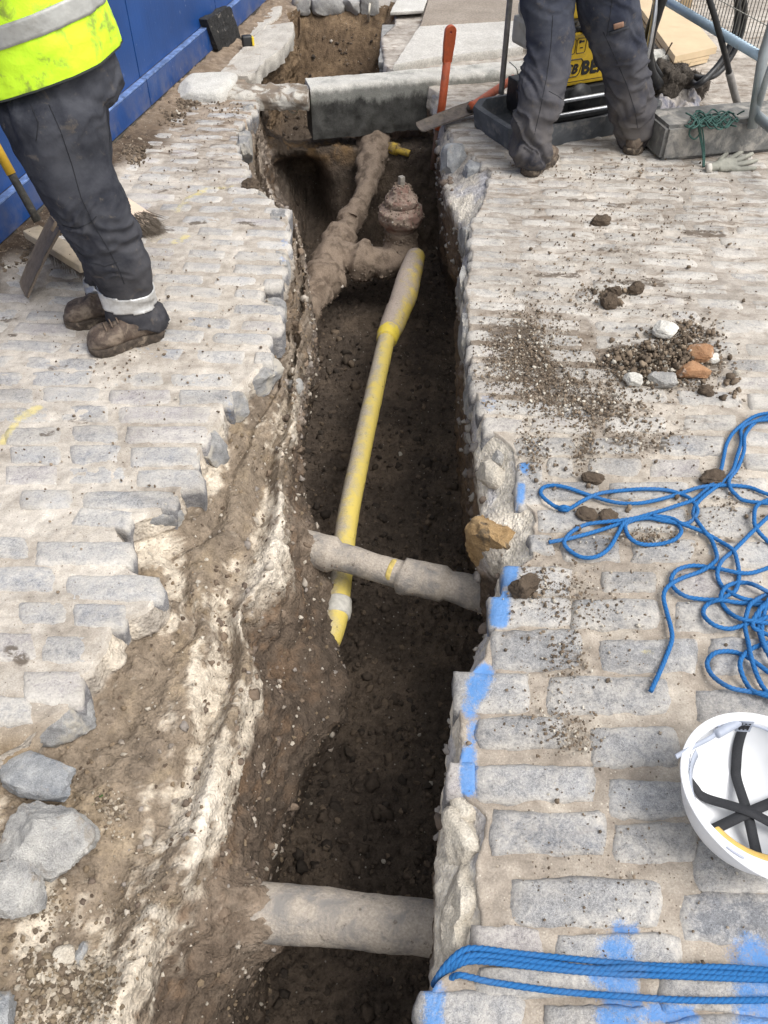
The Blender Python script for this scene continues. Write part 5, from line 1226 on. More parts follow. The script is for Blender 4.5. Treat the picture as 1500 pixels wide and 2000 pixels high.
    for ang in (200, 232, 262, 292):
        sl = [Vector((cx + lx * 0.985 * math.cos(R(a)), cy + ly * 0.985 * math.sin(R(a)), z0 + 0.0005)) for a in np.linspace(ang - 6, ang + 6, 5)]
        ribbon(sl, 0.004, mat_flat('slot_shade', (0.40, 0.42, 0.50), 0.6), 'slot', Vector((0, 0, 1)), 0.001)
build_helmet()

# ------------------------------------------------------------------ tools and small things
def remeshed(name, build, voxel, smooth=4):
    """skins overlapping shapes over into ONE closed surface"""
    me = build.mesh(name); o = bpy.data.objects.new('tmp', me); COL.objects.link(o)
    m = o.modifiers.new('r', 'REMESH'); m.mode = 'VOXEL'; m.voxel_size = voxel
    s = o.modifiers.new('s', 'SMOOTH'); s.iterations = smooth; s.factor = 0.5
    dg = bpy.context.evaluated_depsgraph_get(); out = bpy.data.meshes.new_from_object(o.evaluated_get(dg))
    bpy.data.objects.remove(o); bpy.data.meshes.remove(me); out.name = name
    out.polygons.foreach_set('use_smooth', np.ones(len(out.polygons), bool))
    return out
def mesh_np(me):
    V = np.zeros(len(me.vertices) * 3); me.vertices.foreach_get('co', V); Nn = np.zeros(len(me.vertices) * 3); me.vertices.foreach_get('normal', Nn)
    return V.reshape(-1, 3), Nn.reshape(-1, 3)
M_ORANGE = mat_flat('chipped_orange_paint', (0.52, 0.105, 0.035), 0.5, 0, 0.15, 50, 0.1, (0.16, 0.10, 0.07), 0.42, 14)
M_RUST = mat_flat('rusty_steel', (0.14, 0.085, 0.062), 0.85, 0.2, 0.3, 60, 0.3)
M_STEEL = mat_flat('muddy_steel', (0.13, 0.108, 0.09), 0.75, 0.1, 0.35, 40, 0.4, (0.20, 0.16, 0.12), 0.5, 18)
# bar with an eye at the top, stuck upright in the soil
y = 4.70; B0, B1, B2, T = PY(846, 330, y + 0.02), PY(856, 252, y + 0.01), PY(864, 200, y), PY(880, 62, y)
root = empty('steel_bar', B0, 'upright orange bar with an eye at its top, standing by the kerb stone', 'steel bar')
adopt(root, Build().tube([B0, B1], 0.019, 12).build('bare_shank', M_RUST, None, True))
adopt(root, Build().tube([B1, B2, PY(873, 120, y)], [0.0215, 0.0215, 0.0215], 14).build('painted_shank', M_ORANGE, None, True))
e0 = PY(873, 120, y); top = PY(881, 50, y); ax = (top - e0).normalized(); sx = Vector((1, 0.25, 0)).normalized(); sy = ax.cross(sx).normalized()
bm = bmesh.new(); vs = []
L = (top - e0).length; w = 0.026; pr = []
for a in np.linspace(-90, 90, 13): pass
outl = [(-0.021, 0.0), (-0.023, L * 0.3), (-w, L * 0.5), (-w, L - w)] + [(w * math.cos(R(a)), L - w + w * math.sin(R(a))) for a in np.linspace(180, 0, 13)] + [(w, L - w), (w, L * 0.5), (0.023, L * 0.3), (0.021, 0.0)]
hole = [(0.008 * math.cos(R(a)), L - w - 0.002 + 0.008 * math.sin(R(a))) for a in np.linspace(0, 360, 16, endpoint=False)]
cu = bpy.data.curves.new('flat', 'CURVE'); cu.dimensions = '2D'; cu.fill_mode = 'BOTH'; cu.extrude = 0.011; cu.bevel_depth = 0.003; cu.bevel_resolution = 1
for loop in (outl, hole):
    s = cu.splines.new('POLY'); s.points.add(len(loop) - 1); s.use_cyclic_u = True
    for q, (a, b) in zip(s.points, loop): q.co = (a, b, 0, 1)
tmp = bpy.data.objects.new('tmp', cu); COL.objects.link(tmp); bpy.context.view_layer.update()
me = bpy.data.meshes.new_from_object(tmp.evaluated_get(bpy.context.evaluated_depsgraph_get())); bpy.data.objects.remove(tmp)
me.transform(Matrix.Translation(e0) @ Matrix((sx, ax, sx.cross(ax))).transposed().to_4x4()); bm.free()
adopt(root, link('eye', me, M_ORANGE))
# spade lying across the edge
def blade_mesh(A, B, w0, w1, dish, seed, tilt, thick=0.006, corner=0.2):
    """A = mouth, B = shoulder; slightly dished steel plate"""
    ax = (B - A); L = ax.length; ax.normalize(); sd = ax.cross(tilt).normalized(); up = sd.cross(ax).normalized()
    n, m = 22, 13; V = []
    for s_ in (1, -1):
        for i in range(n):
            t = i / (n - 1)
            for k in range(m):
                u = k / (m - 1) * 2 - 1; ww = w0 + (w1 - w0) * t
                cut = corner * 0.10 * max(0, abs(u) - 0.6) * max(0, 1 - t * 8)
                p = A + ax * (L * t + cut) + sd * (u * ww / 2) + up * (dish * u * u + 0.02 * math.sin(t * 2.2) * 0.5 + s_ * thick / 2)
                V.append(tuple(p))
    V = np.array(V); d = fbm(V, 30, 3, seed) * 0.0025
    V[:n * m] += np.array(up) * d[:n * m, None]
    F = [grid_faces(n, m)[:, ::-1], grid_faces(n, m, False, n * m)]
    rim = [(i, 0) for i in range(n)] + [(n - 1, j) for j in range(1, m)] + [(i, m - 1) for i in range(n - 2, -1, -1)] + [(0, j) for j in range(m - 2, 0, -1)]
    ids = np.array([i * m + j for i, j in rim]); F.append(np.stack([ids, np.roll(ids, -1), np.roll(ids, -1) + n * m, ids + n * m], -1))
    return poly_mesh('blade', V, F)
A, B = P(818, 252, 0.005), P(934, 212, 0.045)
root = empty('spade', P(934, 214, 0), 'muddy spade with an orange handle lying over the trench edge', 'spade')
adopt(root, link('blade', blade_mesh(A, B, 0.085, 0.105, 0.008, 3, Vector((0.0, -0.25, 1))), M_STEEL))
C, D = P(916, 212, 0.07), P(984, 166, 0.10)
dd = (D - C).normalized()
adopt(root, Build().tube([B - (B - A).normalized() * 0.05, (B + C) / 2 + Vector((0, 0, .01)), C, C + dd * 0.03], [0.014, 0.018, 0.021, 0.021], 12, 0.01).build('socket', M_STEEL, None, True)) if False else adopt(root, Build().tube([B, C + dd * 0.01, C + dd * 0.05], [0.02, 0.022, 0.021], 12).build('socket', M_STEEL, None, True))
adopt(root, Build().tube([C + dd * 0.02, C + dd * 0.03, C + dd * 0.06, D, D + dd * 0.10], [0.024, 0.026, 0.022, 0.021, 0.02], 14).build('handle', M_ORANGE, None, True))
# tarmac coloured paver leaning on the hoarding
def HP(px, py, off):
    o = Vector((0, 0, EYE)); d = Vector(_ray(px, py)); t = ((HB0 + HNRM * off) - o).dot(HNRM) / d.dot(HNRM); return o + d * t
A, B = P(430, 107, 0.0), P(474, 79, 0.0); up = (HP(406, 44, 0.035) + HP(450, 8, 0.035)) / 2 - (A + B) / 2
root_c = (A + B) / 2
b = Build(); ax = (B - A); Lx = ax.length; ax.normalize(); hz = up.length; upn = up.normalized(); nr = ax.cross(upn).normalized()
bm = bmesh.new(); bmesh.ops.create_cube(bm, size=1); bmesh.ops.subdivide_edges(bm, edges=list(bm.edges), cuts=11, use_grid_fill=True)
M = Matrix.Translation((A + B) / 2 + upn * hz / 2 - nr * 0.03) @ Matrix((ax * Lx, upn * hz, nr * 0.055)).transposed().to_4x4()
b.bm(bm, M); V = np.concatenate(b.v); c = V.mean(0); dn = V - c; dn /= np.linalg.norm(dn, axis=1, keepdims=True)
V = V + dn * (0.010 * fbm(V, 18, 4, 3) + 0.006 * fbm(V, 70, 2, 4))[:, None]; b.v = [V]
o = b.build('paver', mat_stone('tarry_paver', (0.012, 0.012, 0.013), (0.05, 0.049, 0.048), 40, 0.9, 0.6, (0.40, 0.36, 0.31), (0.63, 0.72)), None, False)
tag(o, 'black tarry square paver leaning against the blue hoarding', 'paver')
# tape measure
c = P(486, 84, 0.045); rot = Matrix.Rotation(R(20), 3, 'Z')
root = empty('tape_measure', Vector((c.x, c.y, 0.02)), 'black and yellow tape measure on the concrete beside the paver', 'tape measure')
adopt(root, Build().box(c + Vector((-0.01, 0, 0.012)), (0.066, 0.046, 0.066), rot, 0.012).build('case', mat_flat('black_rubber', (0.02, 0.02, 0.02), 0.5), None, True))
adopt(root, Build().box(c + rot @ Vector((0.024, -0.001, 0.012)), (0.014, 0.048, 0.05), rot, 0.005).build('yellow_side', mat_flat('yellow_plastic', (0.75, 0.55, 0.04), 0.4)))
# shovel beside the left worker
A, B = P(48, 572, 0.012), None
B = PY(116, 440, A.y + 0.10)
root = empty('shovel', A, 'square mouthed shovel with a brown muddy blade beside the left worker', 'shovel')
adopt(root, link('blade', blade_mesh(A, B, 0.135, 0.15, 0.006, 8, Vector((0.45, -0.89, 0)).cross((B - A).normalized()), 0.010), mat_flat('mud_coated_blade', (0.185, 0.145, 0.11), 0.9, 0, 0.2, 40, 0.5, (0.10, 0.075, 0.055), 0.35, 22)))
ax = (B - A).normalized(); tp = B + Vector((0.14, 0.12, 0.5)); SHOVEL_TOP = tp.copy()
adopt(root, Build().tube([B - ax * 0.03, B + ax * 0.06, B + ax * 0.16 + Vector((0, 0.02, 0.03)), tp], [0.022, 0.02, 0.017, 0.017], 12, 0.03).build('handle', mat_flat('ash_handle', (0.36, 0.26, 0.16), 0.7), None, True))
# broom with a yellow and black handle leaning on the hoarding
M_WOOD = mat_flat('pale_wood', (0.50, 0.41, 0.29), 0.75, 0, 0.2, 14, 0.2, (0.25, 0.2, 0.15), 0.35, 10)
hd = P(82, 446, 0.09)
h1 = PY(74, 432, hd.y + 0.0); h2 = PY(20, 336, hd.y + 0.04); h3 = PY(-60, 190, hd.y + 0.10)
root = empty('broom', P(82, 446, 0), 'yard broom with a yellow and black handle leaning by the hoarding', 'broom')
e0, e1 = P(62, 452, 0.085), P(172, 520, 0.085)
bx = (e1 - e0); Lb = bx.length; bx.normalize(); rt = Matrix.Rotation(math.atan2(bx.y, bx.x), 3, 'Z')
adopt(root, Build().box((e0 + e1) / 2, (Lb, 0.075, 0.035), rt, 0.008).build('head', M_WOOD))
adopt(root, Build().tube([h1, h1.lerp(h2, 0.6), h2], [0.017, 0.016, 0.016], 12, 0.04).build('black_grip', mat_flat('scuffed_black_grip', (0.045, 0.042, 0.036), 0.8, 0, 0.4, 60, 0.3, (0.16, 0.14, 0.10), 0.4, 30), None, True))
adopt(root, Build().tube([h2 - (h3 - h2) * 0.03, h3], 0.0185, 12).build('yellow_grip', mat_flat('yellow_grip', (0.70, 0.42, 0.035), 0.5, 0, 0.1, 30), None, True))
def bristles(name, root, base0, base1, direc, n, ln, r, mat, spread=0.3):
    rows = []; V = []; F = []
    for k in range(n):
        p = base0.lerp(base1, RNG.random()) + Vector(RNG.normal(size=3)) * 0.012
        d = (direc + Vector(RNG.normal(size=3)) * spread).normalized(); l = ln * RNG.uniform(0.6, 1.1); s = d.cross(Vector((0.3, 0.5, 0.8))).normalized() * r; t = d.cross(s).normalized() * r
        o = len(V); V += [tuple(p + s), tuple(p - s * 0.5 + t), tuple(p - s * 0.5 - t), tuple(p + d * l)]
        F += [[o, o + 1, o + 3], [o + 1, o + 2, o + 3], [o + 2, o, o + 3]]
    q = link(name, poly_mesh(name, np.array(V), np.array(F), False), mat); q['kind'] = 'stuff'
    return adopt(root, q)
bristles('bristles', root, e0 - Vector((0, 0, 0.015)), e1 - Vector((0, 0, 0.015)), Vector((0, 0, -1)), 700, 0.075, 0.0016, M_STEEL, 0.12)
b0, b1 = P(252, 410, 0.07), P(281, 428, 0.05)
root = empty('hand_brush', P(275, 435, 0), 'wooden brush with grey bristles showing behind the left worker', 'brush')
rt = Matrix.Rotation(math.atan2(b1.y - b0.y, b1.x - b0.x), 3, 'Z')
adopt(root, Build().box(b0.lerp(b1, 0.2), (0.20, 0.09, 0.03), rt @ Matrix.Rotation(0.28, 3, 'Y'), 0.008).build('head', mat_flat('pinkish_wood', (0.60, 0.47, 0.36), 0.7, 0, 0.1, 12)))
bristles('bristles', root, P(262, 438, 0.045), P(284, 424, 0.05), Vector((0.85, -0.35, -0.42)), 900, 0.10, 0.0018, mat_flat('grey_bristle', (0.16, 0.13, 0.10), 0.9, 0, 0.5, 200), 0.20)
# little weed by the blue-grey sett
b = Build(); wp = P(182, 1558, 0); wp = P(182, 1558, ledge_z(wp.x, wp.y))
for k in range(7):
    a = k * 2.4 + 0.3; L = 0.02 + 0.012 * (k % 3); d = Vector((math.cos(a), math.sin(a), 0.9)).normalized(); s = d.cross(Vector((0, 0, 1))).normalized() * L * 0.22
    m_ = wp + d * L * 0.55 + Vector((0, 0, 0.004)); e_ = wp + d * L + Vector((0, 0, -0.003))
    b.add(np.array([tuple(wp + Vector((0, 0, .002 * k))), tuple(m_ + s), tuple(e_), tuple(m_ - s)]), np.array([[0, 1, 2, 3]]))
tag(b.build('weed', mat_flat('weed_leaf', (0.06, 0.16, 0.035), 0.6, 0, 0.3, 80)), 'tiny green weed beside the blue-grey loose sett', 'weed')
# ------------------------------------------------------------------ people
def mat_cloth(name, base, worn, dirt, dirt_amt=0.5, sc=7, low_amt=0.85):
    n = N(name); p = n.pos(); f = n.noise(p, sc, 6, 0.65, 0.3); g = n.noise(p, sc * 2.6, 5, 0.7, 0.6)
    c = n.mix(n.map(f, 0.35, 0.68), base, worn)
    c = n.mix(n.map(g, 0.66 - 0.2 * dirt_amt, 0.86 - 0.22 * dirt_amt, 0, 0.8, True), c, dirt)
    z = n.new('ShaderNodeSeparateXYZ', Vector=p).outputs[2]
    low = n.math('MULTIPLY', n.map(z, 0.10, 0.62, low_amt, 0.0), n.map(f, 0.25, 0.6))
    c = n.mix(low, c, dirt)
    tw = n.noise(n.stretch(p, (1, 1, 0.35)), 700, 2)
    return n.out(c, 0.92, n.bump(n.math('ADD', tw, n.math('MULTIPLY', g, 0.8)), 0.35, 0.003), spec=0.15)
M_TROUS = mat_cloth('navy_work_trousers', (0.022, 0.024, 0.032), (0.072, 0.074, 0.085), (0.15, 0.125, 0.098), 0.40, 7, 0.2)
M_TROUS2 = mat_cloth('muddy_work_trousers', (0.026, 0.030, 0.046), (0.072, 0.077, 0.095), (0.13, 0.11, 0.09), 0.5, 7, 0.6)
M_BOOT = mat_flat('muddy_boot_leather', (0.075, 0.052, 0.038), 0.75, 0, 0.4, 34, 0.8, (0.20, 0.155, 0.115), 0.75, 18)
M_SOLE = mat_flat('muddy_sole', (0.06, 0.045, 0.034), 0.95, 0, 0.5, 60, 1.0, (0.22, 0.175, 0.13), 0.6, 26)
M_SKIN = mat_flat('skin', (0.46, 0.27, 0.19), 0.55, 0, 0.08, 20)
def loft(rings, sides=44):
    """rings of (centre, half width across x, half depth across y, slope dz/dx, slope dz/dy)"""
    th = np.linspace(0, 2 * math.pi, sides, endpoint=False); V = []
    for c, a, b, sx, sy in rings:
        x, y = a * np.cos(th), b * np.sin(th); V.append(np.stack([c[0] + x, c[1] + y, c[2] + sx * x + sy * y], -1))
    V = np.array(V); n = len(rings); F = [grid_faces(n, sides, True)[:, ::-1] if rings[0][0][2] > rings[-1][0][2] else grid_faces(n, sides, True)]
    V = np.concatenate([V.reshape(-1, 3), [tuple(rings[0][0])], [tuple(rings[-1][0])]])
    j = np.arange(sides); j2 = (j + 1) % sides
    F.append(np.stack([np.full(sides, n * sides), j2, j], -1)); F.append(np.stack([np.full(sides, n * sides + 1), (n - 1) * sides + j, (n - 1) * sides + j2], -1))
    return V, F
def dense_rings(rs, n):
    t = np.linspace(0, len(rs) - 1, n); out = []
    A = np.array([[*r[0], r[1], r[2], r[3] if len(r) > 3 else 0, r[4] if len(r) > 4 else 0] for r in rs], float)
    pts = [Vector(a[:3]) for a in A]
    for x in t:
        i = min(int(x), len(rs) - 2); f = x - i; q = A[max(i - 1, 0)], A[i], A[i + 1], A[min(i + 2, len(rs) - 1)]
        v = 0.5 * ((2 * q[1]) + (q[2] - q[0]) * f + (2 * q[0] - 5 * q[1] + 4 * q[2] - q[3]) * f * f + (3 * q[1] - q[0] - 3 * q[2] + q[3]) * f ** 3)
        out.append((Vector(v[:3]), v[3], v[4], v[5], v[6]))
    return out
def leg_rings(lst, depth_ratio):
    """lst: (left px, right px, py, Y) silhouettes of the trouser leg"""
    out = []
    for a, b, py, y in lst:
        l, r = PY(a, py, y), PY(b, py, y); out.append(((l + r) / 2, (r.x - l.x) / 2, (r.x - l.x) / 2 * depth_ratio, 0, 0))
    return out
def folds(me, zones, seed, amp):
    V, Nn = mesh_np(me); z = V[:, 2]
    w = np.zeros(len(V))
    for z0, s, k in zones: w = np.maximum(w, k * np.exp(-((z - z0) / s) ** 2))
    q = V * np.array([5.0, 5.0, 24.0]); q[:, 2] += 6.0 * fbm(V, 5, 3, seed) + 7 * (V[:, 0] - V[:, 1]); q[:, :2] += 0.8 * fbm(V, 6, 2, seed + 9)[:, None]
    r1 = 1 - 2.4 * np.abs(vnoise(q, 1.0, seed + 1)) ** 0.8                       # sharp sagging creases
    r2 = 1 - 2 * np.abs(vnoise(V * np.array([7, 7, 11.0]) + 3 * fbm(V, 4, 2, seed + 6)[:, None], 1.0, seed + 2))
    long_ = 1 - 2 * np.abs(vnoise(V * np.array([13, 13, 2.4]), 1.0, seed + 3))
    d = amp * (w * (0.85 * r1 + 0.5 * r2) + (1 - 0.6 * w) * (0.30 * long_ + 0.28 * r2) + 0.10 * fbm(V, 30, 2, seed + 5))
    V = V + Nn * d[:, None]; me.vertices.foreach_set('co', V.astype(np.float32).ravel()); me.update()
def band_on(me, c, axis, half, out, name, mat):
    """reflective tape sewn round a leg: the cloth's own faces within a slice, lifted clear of it"""
    V, Nn = mesh_np(me); t = (V - np.array(c)) @ np.array(axis)
    keep = (np.abs(t) < half)
    F = [tuple(p.vertices) for p in me.polygons]
    F = np.array([f for f in F if len(f) == 4 and all(keep[i] for i in f)])
    ids = np.unique(F); mp = np.full(len(V), -1); mp[ids] = np.arange(len(ids))
    V2 = V[ids] + Nn[ids] * out
    return V2, mp[F]
def boot(root, heel, toe, ankle_h, seed, mat=None, sole_mat=None, wid=0.112):
    """work boot from heel to toe (points on the ground): upper and welted sole"""
    heel, toe = Vector(heel), Vector(toe); ax = (toe - heel); L = ax.length; ax.normalize(); sd = Vector((-ax.y, ax.x, 0)); b = Build()
    n, m = 40, 28; th = np.linspace(0, 2 * math.pi, m, endpoint=False); V = []
    hs = np.interp(np.linspace(0, 1, n), [0, .04, .12, .30, .42, .52, .66, .80, .92, .98, 1], [.06, ankle_h * .85, ankle_h, ankle_h, ankle_h * .80, .105, .088, .082, .070, .050, .032])
    ws = np.interp(np.linspace(0, 1, n), [0, .03, .12, .3, .45, .62, .78, .9, .97, 1], [.35, .60, .76, .78, .80, .93, 1.0, .88, .60, .30]) * wid / 2
    for i in range(n):
        t = i / (n - 1); c = heel + ax * L * t; h = hs[i]; w = ws[i]
        for a in th:
            cx, cz = math.cos(a), math.sin(a)
            x = w * math.copysign(abs(cx) ** 0.75, cx); zz = 0.022 + (h - 0.022) * (0.5 + 0.5 * math.copysign(abs(cz) ** 0.8, cz))
            taper = 1 - 0.30 * max(0, (zz - 0.05) / 0.12); p = c + sd * x * taper; V.append((p.x, p.y, heel.z + zz))
    V = np.array(V); G = V.reshape(n, m, 3); nr = G - G.mean(1, keepdims=True); nr /= np.linalg.norm(nr, axis=-1, keepdims=True) + 1e-9
    G = G + nr * (0.004 * fbm(G, 16, 4, seed) + 0.003 * ridged(G * np.array([1, 1, 2]), 22, 2, seed + 1) + 0.0018 * fbm(G, 70, 2, seed + 4))[..., None]
    V = np.concatenate([G.reshape(-1, 3), [G[0].mean(0)], [G[-1].mean(0)]]); j = np.arange(m); j2 = (j + 1) % m
    F = [grid_faces(n, m, True), np.stack([np.full(m, n * m), j2, j], -1), np.stack([np.full(m, n * m + 1), (n - 1) * m + j, (n - 1) * m + j2], -1)]
    o = adopt(root, link('boot', poly_mesh('boot', V, F), mat or M_BOOT))
    ol = []
    for t in np.linspace(0, 1, 30): ol.append((t, np.interp(t, [0, .04, .12, .3, .45, .62, .78, .9, .97, 1], [.30, .66, .84, .84, .80, .98, 1.06, .94, .66, .3])))
    ring = [heel + ax * (L * 1.03 * t - 0.005) + sd * w * wid / 2 for t, w in ol] + [heel + ax * (L * 1.03 * t - 0.005) - sd * w * wid / 2 for t, w in reversed(ol)]
    ring = np.array([tuple(r) for r in ring]); c = ring.mean(0); V = []
    for z, k in ((0.0, 0.97), (0.004, 1.0), (0.016, 1.012), (0.026, 1.02), (0.031, 1.0), (0.033, 0.93)):
        q = c + (ring - c) * k; q[:, 2] = heel.z + z; q = q + 0.009 * np.stack([fbm(q, 34, 3, seed + 7), fbm(q, 34, 3, seed + 8), 0 * q[:, 0]], -1); V.append(q)
    nl = len(ring); V = np.concatenate(V); F = [grid_faces(6, nl, True), np.arange(nl)[None, ::-1], (np.arange(nl) + 5 * nl)[None]]
    s = link('sole', poly_mesh('sole', V, F), sole_mat or M_SOLE); s.parent = o; s.matrix_parent_inverse = Matrix.Identity(4)
    return o
def body(name, joints, edges, radii, label, hair=True):
    """one continuous figure grown over its skeleton"""
    bm = bmesh.new(); vs = [bm.verts.new(j) for j in joints]
    for a, b in edges: bm.edges.new((vs[a], vs[b]))
    me = bpy.data.meshes.new(name); bm.to_mesh(me); bm.free()
    o = bpy.data.objects.new('tmp', me); COL.objects.link(o); md = o.modifiers.new('skin', 'SKIN')
    for k, r in enumerate(radii): me.skin_vertices[0].data[k].radius = (r, r)
    me.skin_vertices[0].data[0].use_root = True
    sb = o.modifiers.new('sub', 'SUBSURF'); sb.levels = sb.render_levels = 2
    dg = bpy.context.evaluated_depsgraph_get(); out = bpy.data.meshes.new_from_object(o.evaluated_get(dg)); bpy.data.objects.remove(o)
    out.polygons.foreach_set('use_smooth', np.ones(len(out.polygons), bool)); out.name = name
    q = link(name, out, M_SKIN); return tag(q, label, 'person')
def figure(hip, chest, neck, face, hands, knees, ankles, side, label):
    """side = unit vector to the figure's right"""
    J, E, Rr = [], [], []
    def add(p, r, par=None):
        J.append(tuple(p)); Rr.append(r)
        if par is not None: E.append((par, len(J) - 1))
        return len(J) - 1
    p0 = add(hip, 0.095); p1 = add((hip + chest) / 2, 0.10, p0); p2 = add(chest, 0.115, p1); p3 = add(neck, 0.05, p2)
    hd = neck + (face * 0.035) + Vector((0, 0, 0.055)); h1 = add(hd, 0.072, p3); h2 = add(hd + Vector((0, 0, 0.085)), 0.088, h1); add(hd + Vector((0, 0, 0.135)), 0.055, h2)
    add(hd + face * 0.098 + Vector((0, 0, 0.045)), 0.014, h1)
    arms = []
    for s, hand, knee, ank in ((-1, hands[0], knees[0], ankles[0]), (1, hands[1], knees[1], ankles[1])):
        sh = chest + side * 0.17 * s + Vector((0, 0, 0.11)); a = add(sh, 0.055, p2)
        el = (sh + hand) / 2 + side * 0.05 * s - face * 0.08 + Vector((0, 0, -0.06)); e = add(el, 0.042, a); w = add(hand, 0.027, e)
        arms.append((sh, el, Vector(hand))); fd = (hand - el).normalized(); pm = add(hand + fd * 0.06, 0.028, w)
        sp = fd.cross(Vector((0, 0, 1))).normalized()
        for k, (o, l) in enumerate(((-0.027, .055), (-0.009, .065), (0.009, .06), (0.027, .048))):
            f1 = add(hand + fd * 0.09 + sp * o, 0.009, pm); f2 = add(hand + fd * (0.09 + l * 0.55) + sp * o + Vector((0, 0, -0.012)), 0.0085, f1); add(hand + fd * (0.09 + l * 0.8) + sp * o + Vector((0, 0, -0.035)), 0.0075, f2)
        t1 = add(hand + fd * 0.035 + sp * 0.04, 0.011, pm); add(hand + fd * 0.075 + sp * 0.055 + Vector((0, 0, -0.02)), 0.009, t1)
        hj = add(hip + side * 0.09 * s + Vector((0, 0, -0.05)), 0.07, p0); kn = add(knee, 0.05, hj); add(ank, 0.036, kn)
    q = body('person', J, E, Rr, label); q_arms.clear(); q_arms.extend(arms); return q
q_arms = []
def sleeves(p, mat, r0=0.085, r1=0.055):
    for sh, el, hd in q_arms:
        V, F = tube(catmull([sh + (sh - el).normalized() * 0.02, sh.lerp(el, 0.5), el, el.lerp(hd, 0.5), el.lerp(hd, 0.9)], 0.012), [r0 * 0.8, r0, r0 * 0.85, r1 * 1.1, r1], 20)
        V = V + 0.008 * np.stack([fbm(V, 14, 3, 1), fbm(V, 14, 3, 2), fbm(V, 14, 3, 3)], -1); link('sleeve', poly_mesh('sleeve', V, F), mat, p)

# --- left worker, standing side on in a yellow vest
LEFT_TR = []
def left_worker():
    near = [(10, 185, 150, 2.58), (-2, 200, 205, 2.545), (14, 205, 250, 2.54), (38, 208, 300, 2.535), (66, 222, 345, 2.53), (96, 248, 395, 2.525), (118, 262, 435, 2.52), (143, 273, 470, 2.52),
            (160, 283, 500, 2.52), (180, 292, 530, 2.53), (197, 297, 562, 2.54), (205, 300, 590, 2.545), (212, 314, 610, 2.55), (222, 323, 628, 2.555), (236, 316, 642, 2.56)]
    far = [(60, 196, 105, 2.72), (56, 208, 160, 2.73), (62, 208, 210, 2.74), (80, 212, 270, 2.74), (98, 216, 330, 2.74), (120, 226, 390, 2.74), (138, 236, 440, 2.74), (152, 240, 480, 2.74), (164, 244, 515, 2.74), (171, 242, 545, 2.745), (176, 240, 570, 2.75), (180, 244, 592, 2.75), (190, 246, 604, 2.75)]
    hips = [(Vector((-0.96, 2.63, 1.10)), .12, .13), (Vector((-0.95, 2.63, 1.0)), .13, .14), (Vector((-0.94, 2.64, 0.88)), .15, .16), (Vector((-0.935, 2.64, 0.80)), .15, .17), (Vector((-0.94, 2.64, 0.75)), .11, .14)]
    nr = leg_rings(near, 0.78); fr = leg_rings(far, 0.85)
    b = Build(); b.add(*loft(dense_rings(nr, 60))); b.add(*loft(dense_rings(fr, 60))); b.add(*loft(dense_rings(hips, 20)))
    me = remeshed('trousers', b, 0.0065, 6); za = nr[-1][0].z
    folds(me, [(za + 0.045, 0.05, 1.0), (0.42, 0.10, 0.75), (0.30, 0.08, 0.55), (0.80, 0.08, 0.4)], 5, 0.015)
    hip = Vector((-0.93, 2.64, 0.93)); face = Vector((-0.9, -0.42, 0)).normalized(); side = Vector((face.y, -face.x, 0))
    ak = [nr[-1][0] + Vector((0, 0, 0.02)), fr[-1][0] + Vector((0, 0, 0.02))]
    kn = [Vector(nr[7][0]), Vector(fr[7][0])]
    lean = face * 0.10
    p = figure(hip, hip + lean + Vector((0, 0, 0.40)), hip + lean * 1.5 + Vector((0, 0, 0.575)), face, [SHOVEL_TOP + Vector((-0.03, -0.03, 0.03)), hip + face * 0.40 - side * 0.12 + Vector((0, 0, 0.14))], kn, ak, side * -1,
               'worker in a bright yellow vest and dark trousers standing by the blue hoarding')
    tr = link('trousers', me, M_TROUS, p)
    LEFT_TR.append(tr)
    refl = N('reflective_tape'); q = refl.pos()
    refl.out(refl.mix(refl.map(refl.noise(q, 20, 6, 0.7), 0.45, 0.7), (0.60, 0.60, 0.59), (0.34, 0.32, 0.29)), 0.35, refl.bump(refl.noise(q, 400, 2), 0.2, 0.001), 0.35)
    me.calc_loop_triangles()
    for rings, k, half in ((nr, (10.5), 0.034), (fr, (9.6), 0.030)):
        i = int(k); f = k - i; c = rings[i][0].lerp(rings[i + 1][0], f); ax = (rings[i - 1][0] - rings[i + 1][0]).normalized(); ax = (ax + Vector((0.10, 0, 0.25))).normalized()
        V2, F2 = band_on(me, c, ax, half, 0.0045, 'band', refl.m)
        # keep only this leg
        ctr = V2[F2].mean(1); ok = np.hypot(ctr[:, 0] - c.x, ctr[:, 1] - c.y) < 0.13; F2 = F2[ok]
        used = np.unique(F2); mp = np.full(len(V2), -1); mp[used] = np.arange(len(used))
        bm_ = link('reflective_band', poly_mesh('reflective_band', V2[used], mp[F2]), refl.m, tr)
        sol = bm_.modifiers.new('t', 'SOLIDIFY'); sol.thickness = 0.004; sol.offset = -1
    # vest
    rings = []; fx = -1
    for z, cx, a, bb in ((0.845, -1.0, .225, .205), (0.88, -1.0, .222, .205), (0.96, -1.005, .215, .20), (1.06, -1.02, .205, .20), (1.18, -1.04, .19, .205), (1.32, -1.06, .17, .215), (1.43, -1.07, .13, .205), (1.50, -1.08, .08, .12), (1.52, -1.085, .06, .08)):
        rings.append((Vector((cx, 2.63, z)), a, bb, 0.27, 0.02))
    Vv, Ff = loft(dense_rings(rings, 90), 96); n = 90 * 96
    Vv, Ff = Vv[:n], [Ff[0]]
    G = Vv.reshape(90, 96, 3); nn = G - G.mean(1, keepdims=True); nn[..., 2] = 0; nn /= np.linalg.norm(nn, axis=-1, keepdims=True)
    dl = 0.014 * vnoise(G * np.array([7, 7, 2.5]), 1, 3) + 0.012 * ridged(G * np.array([1, 1, 0.6]), 8, 3, 9) + 0.004 * fbm(G, 24, 3, 6)
    G = G + nn * dl[..., None]
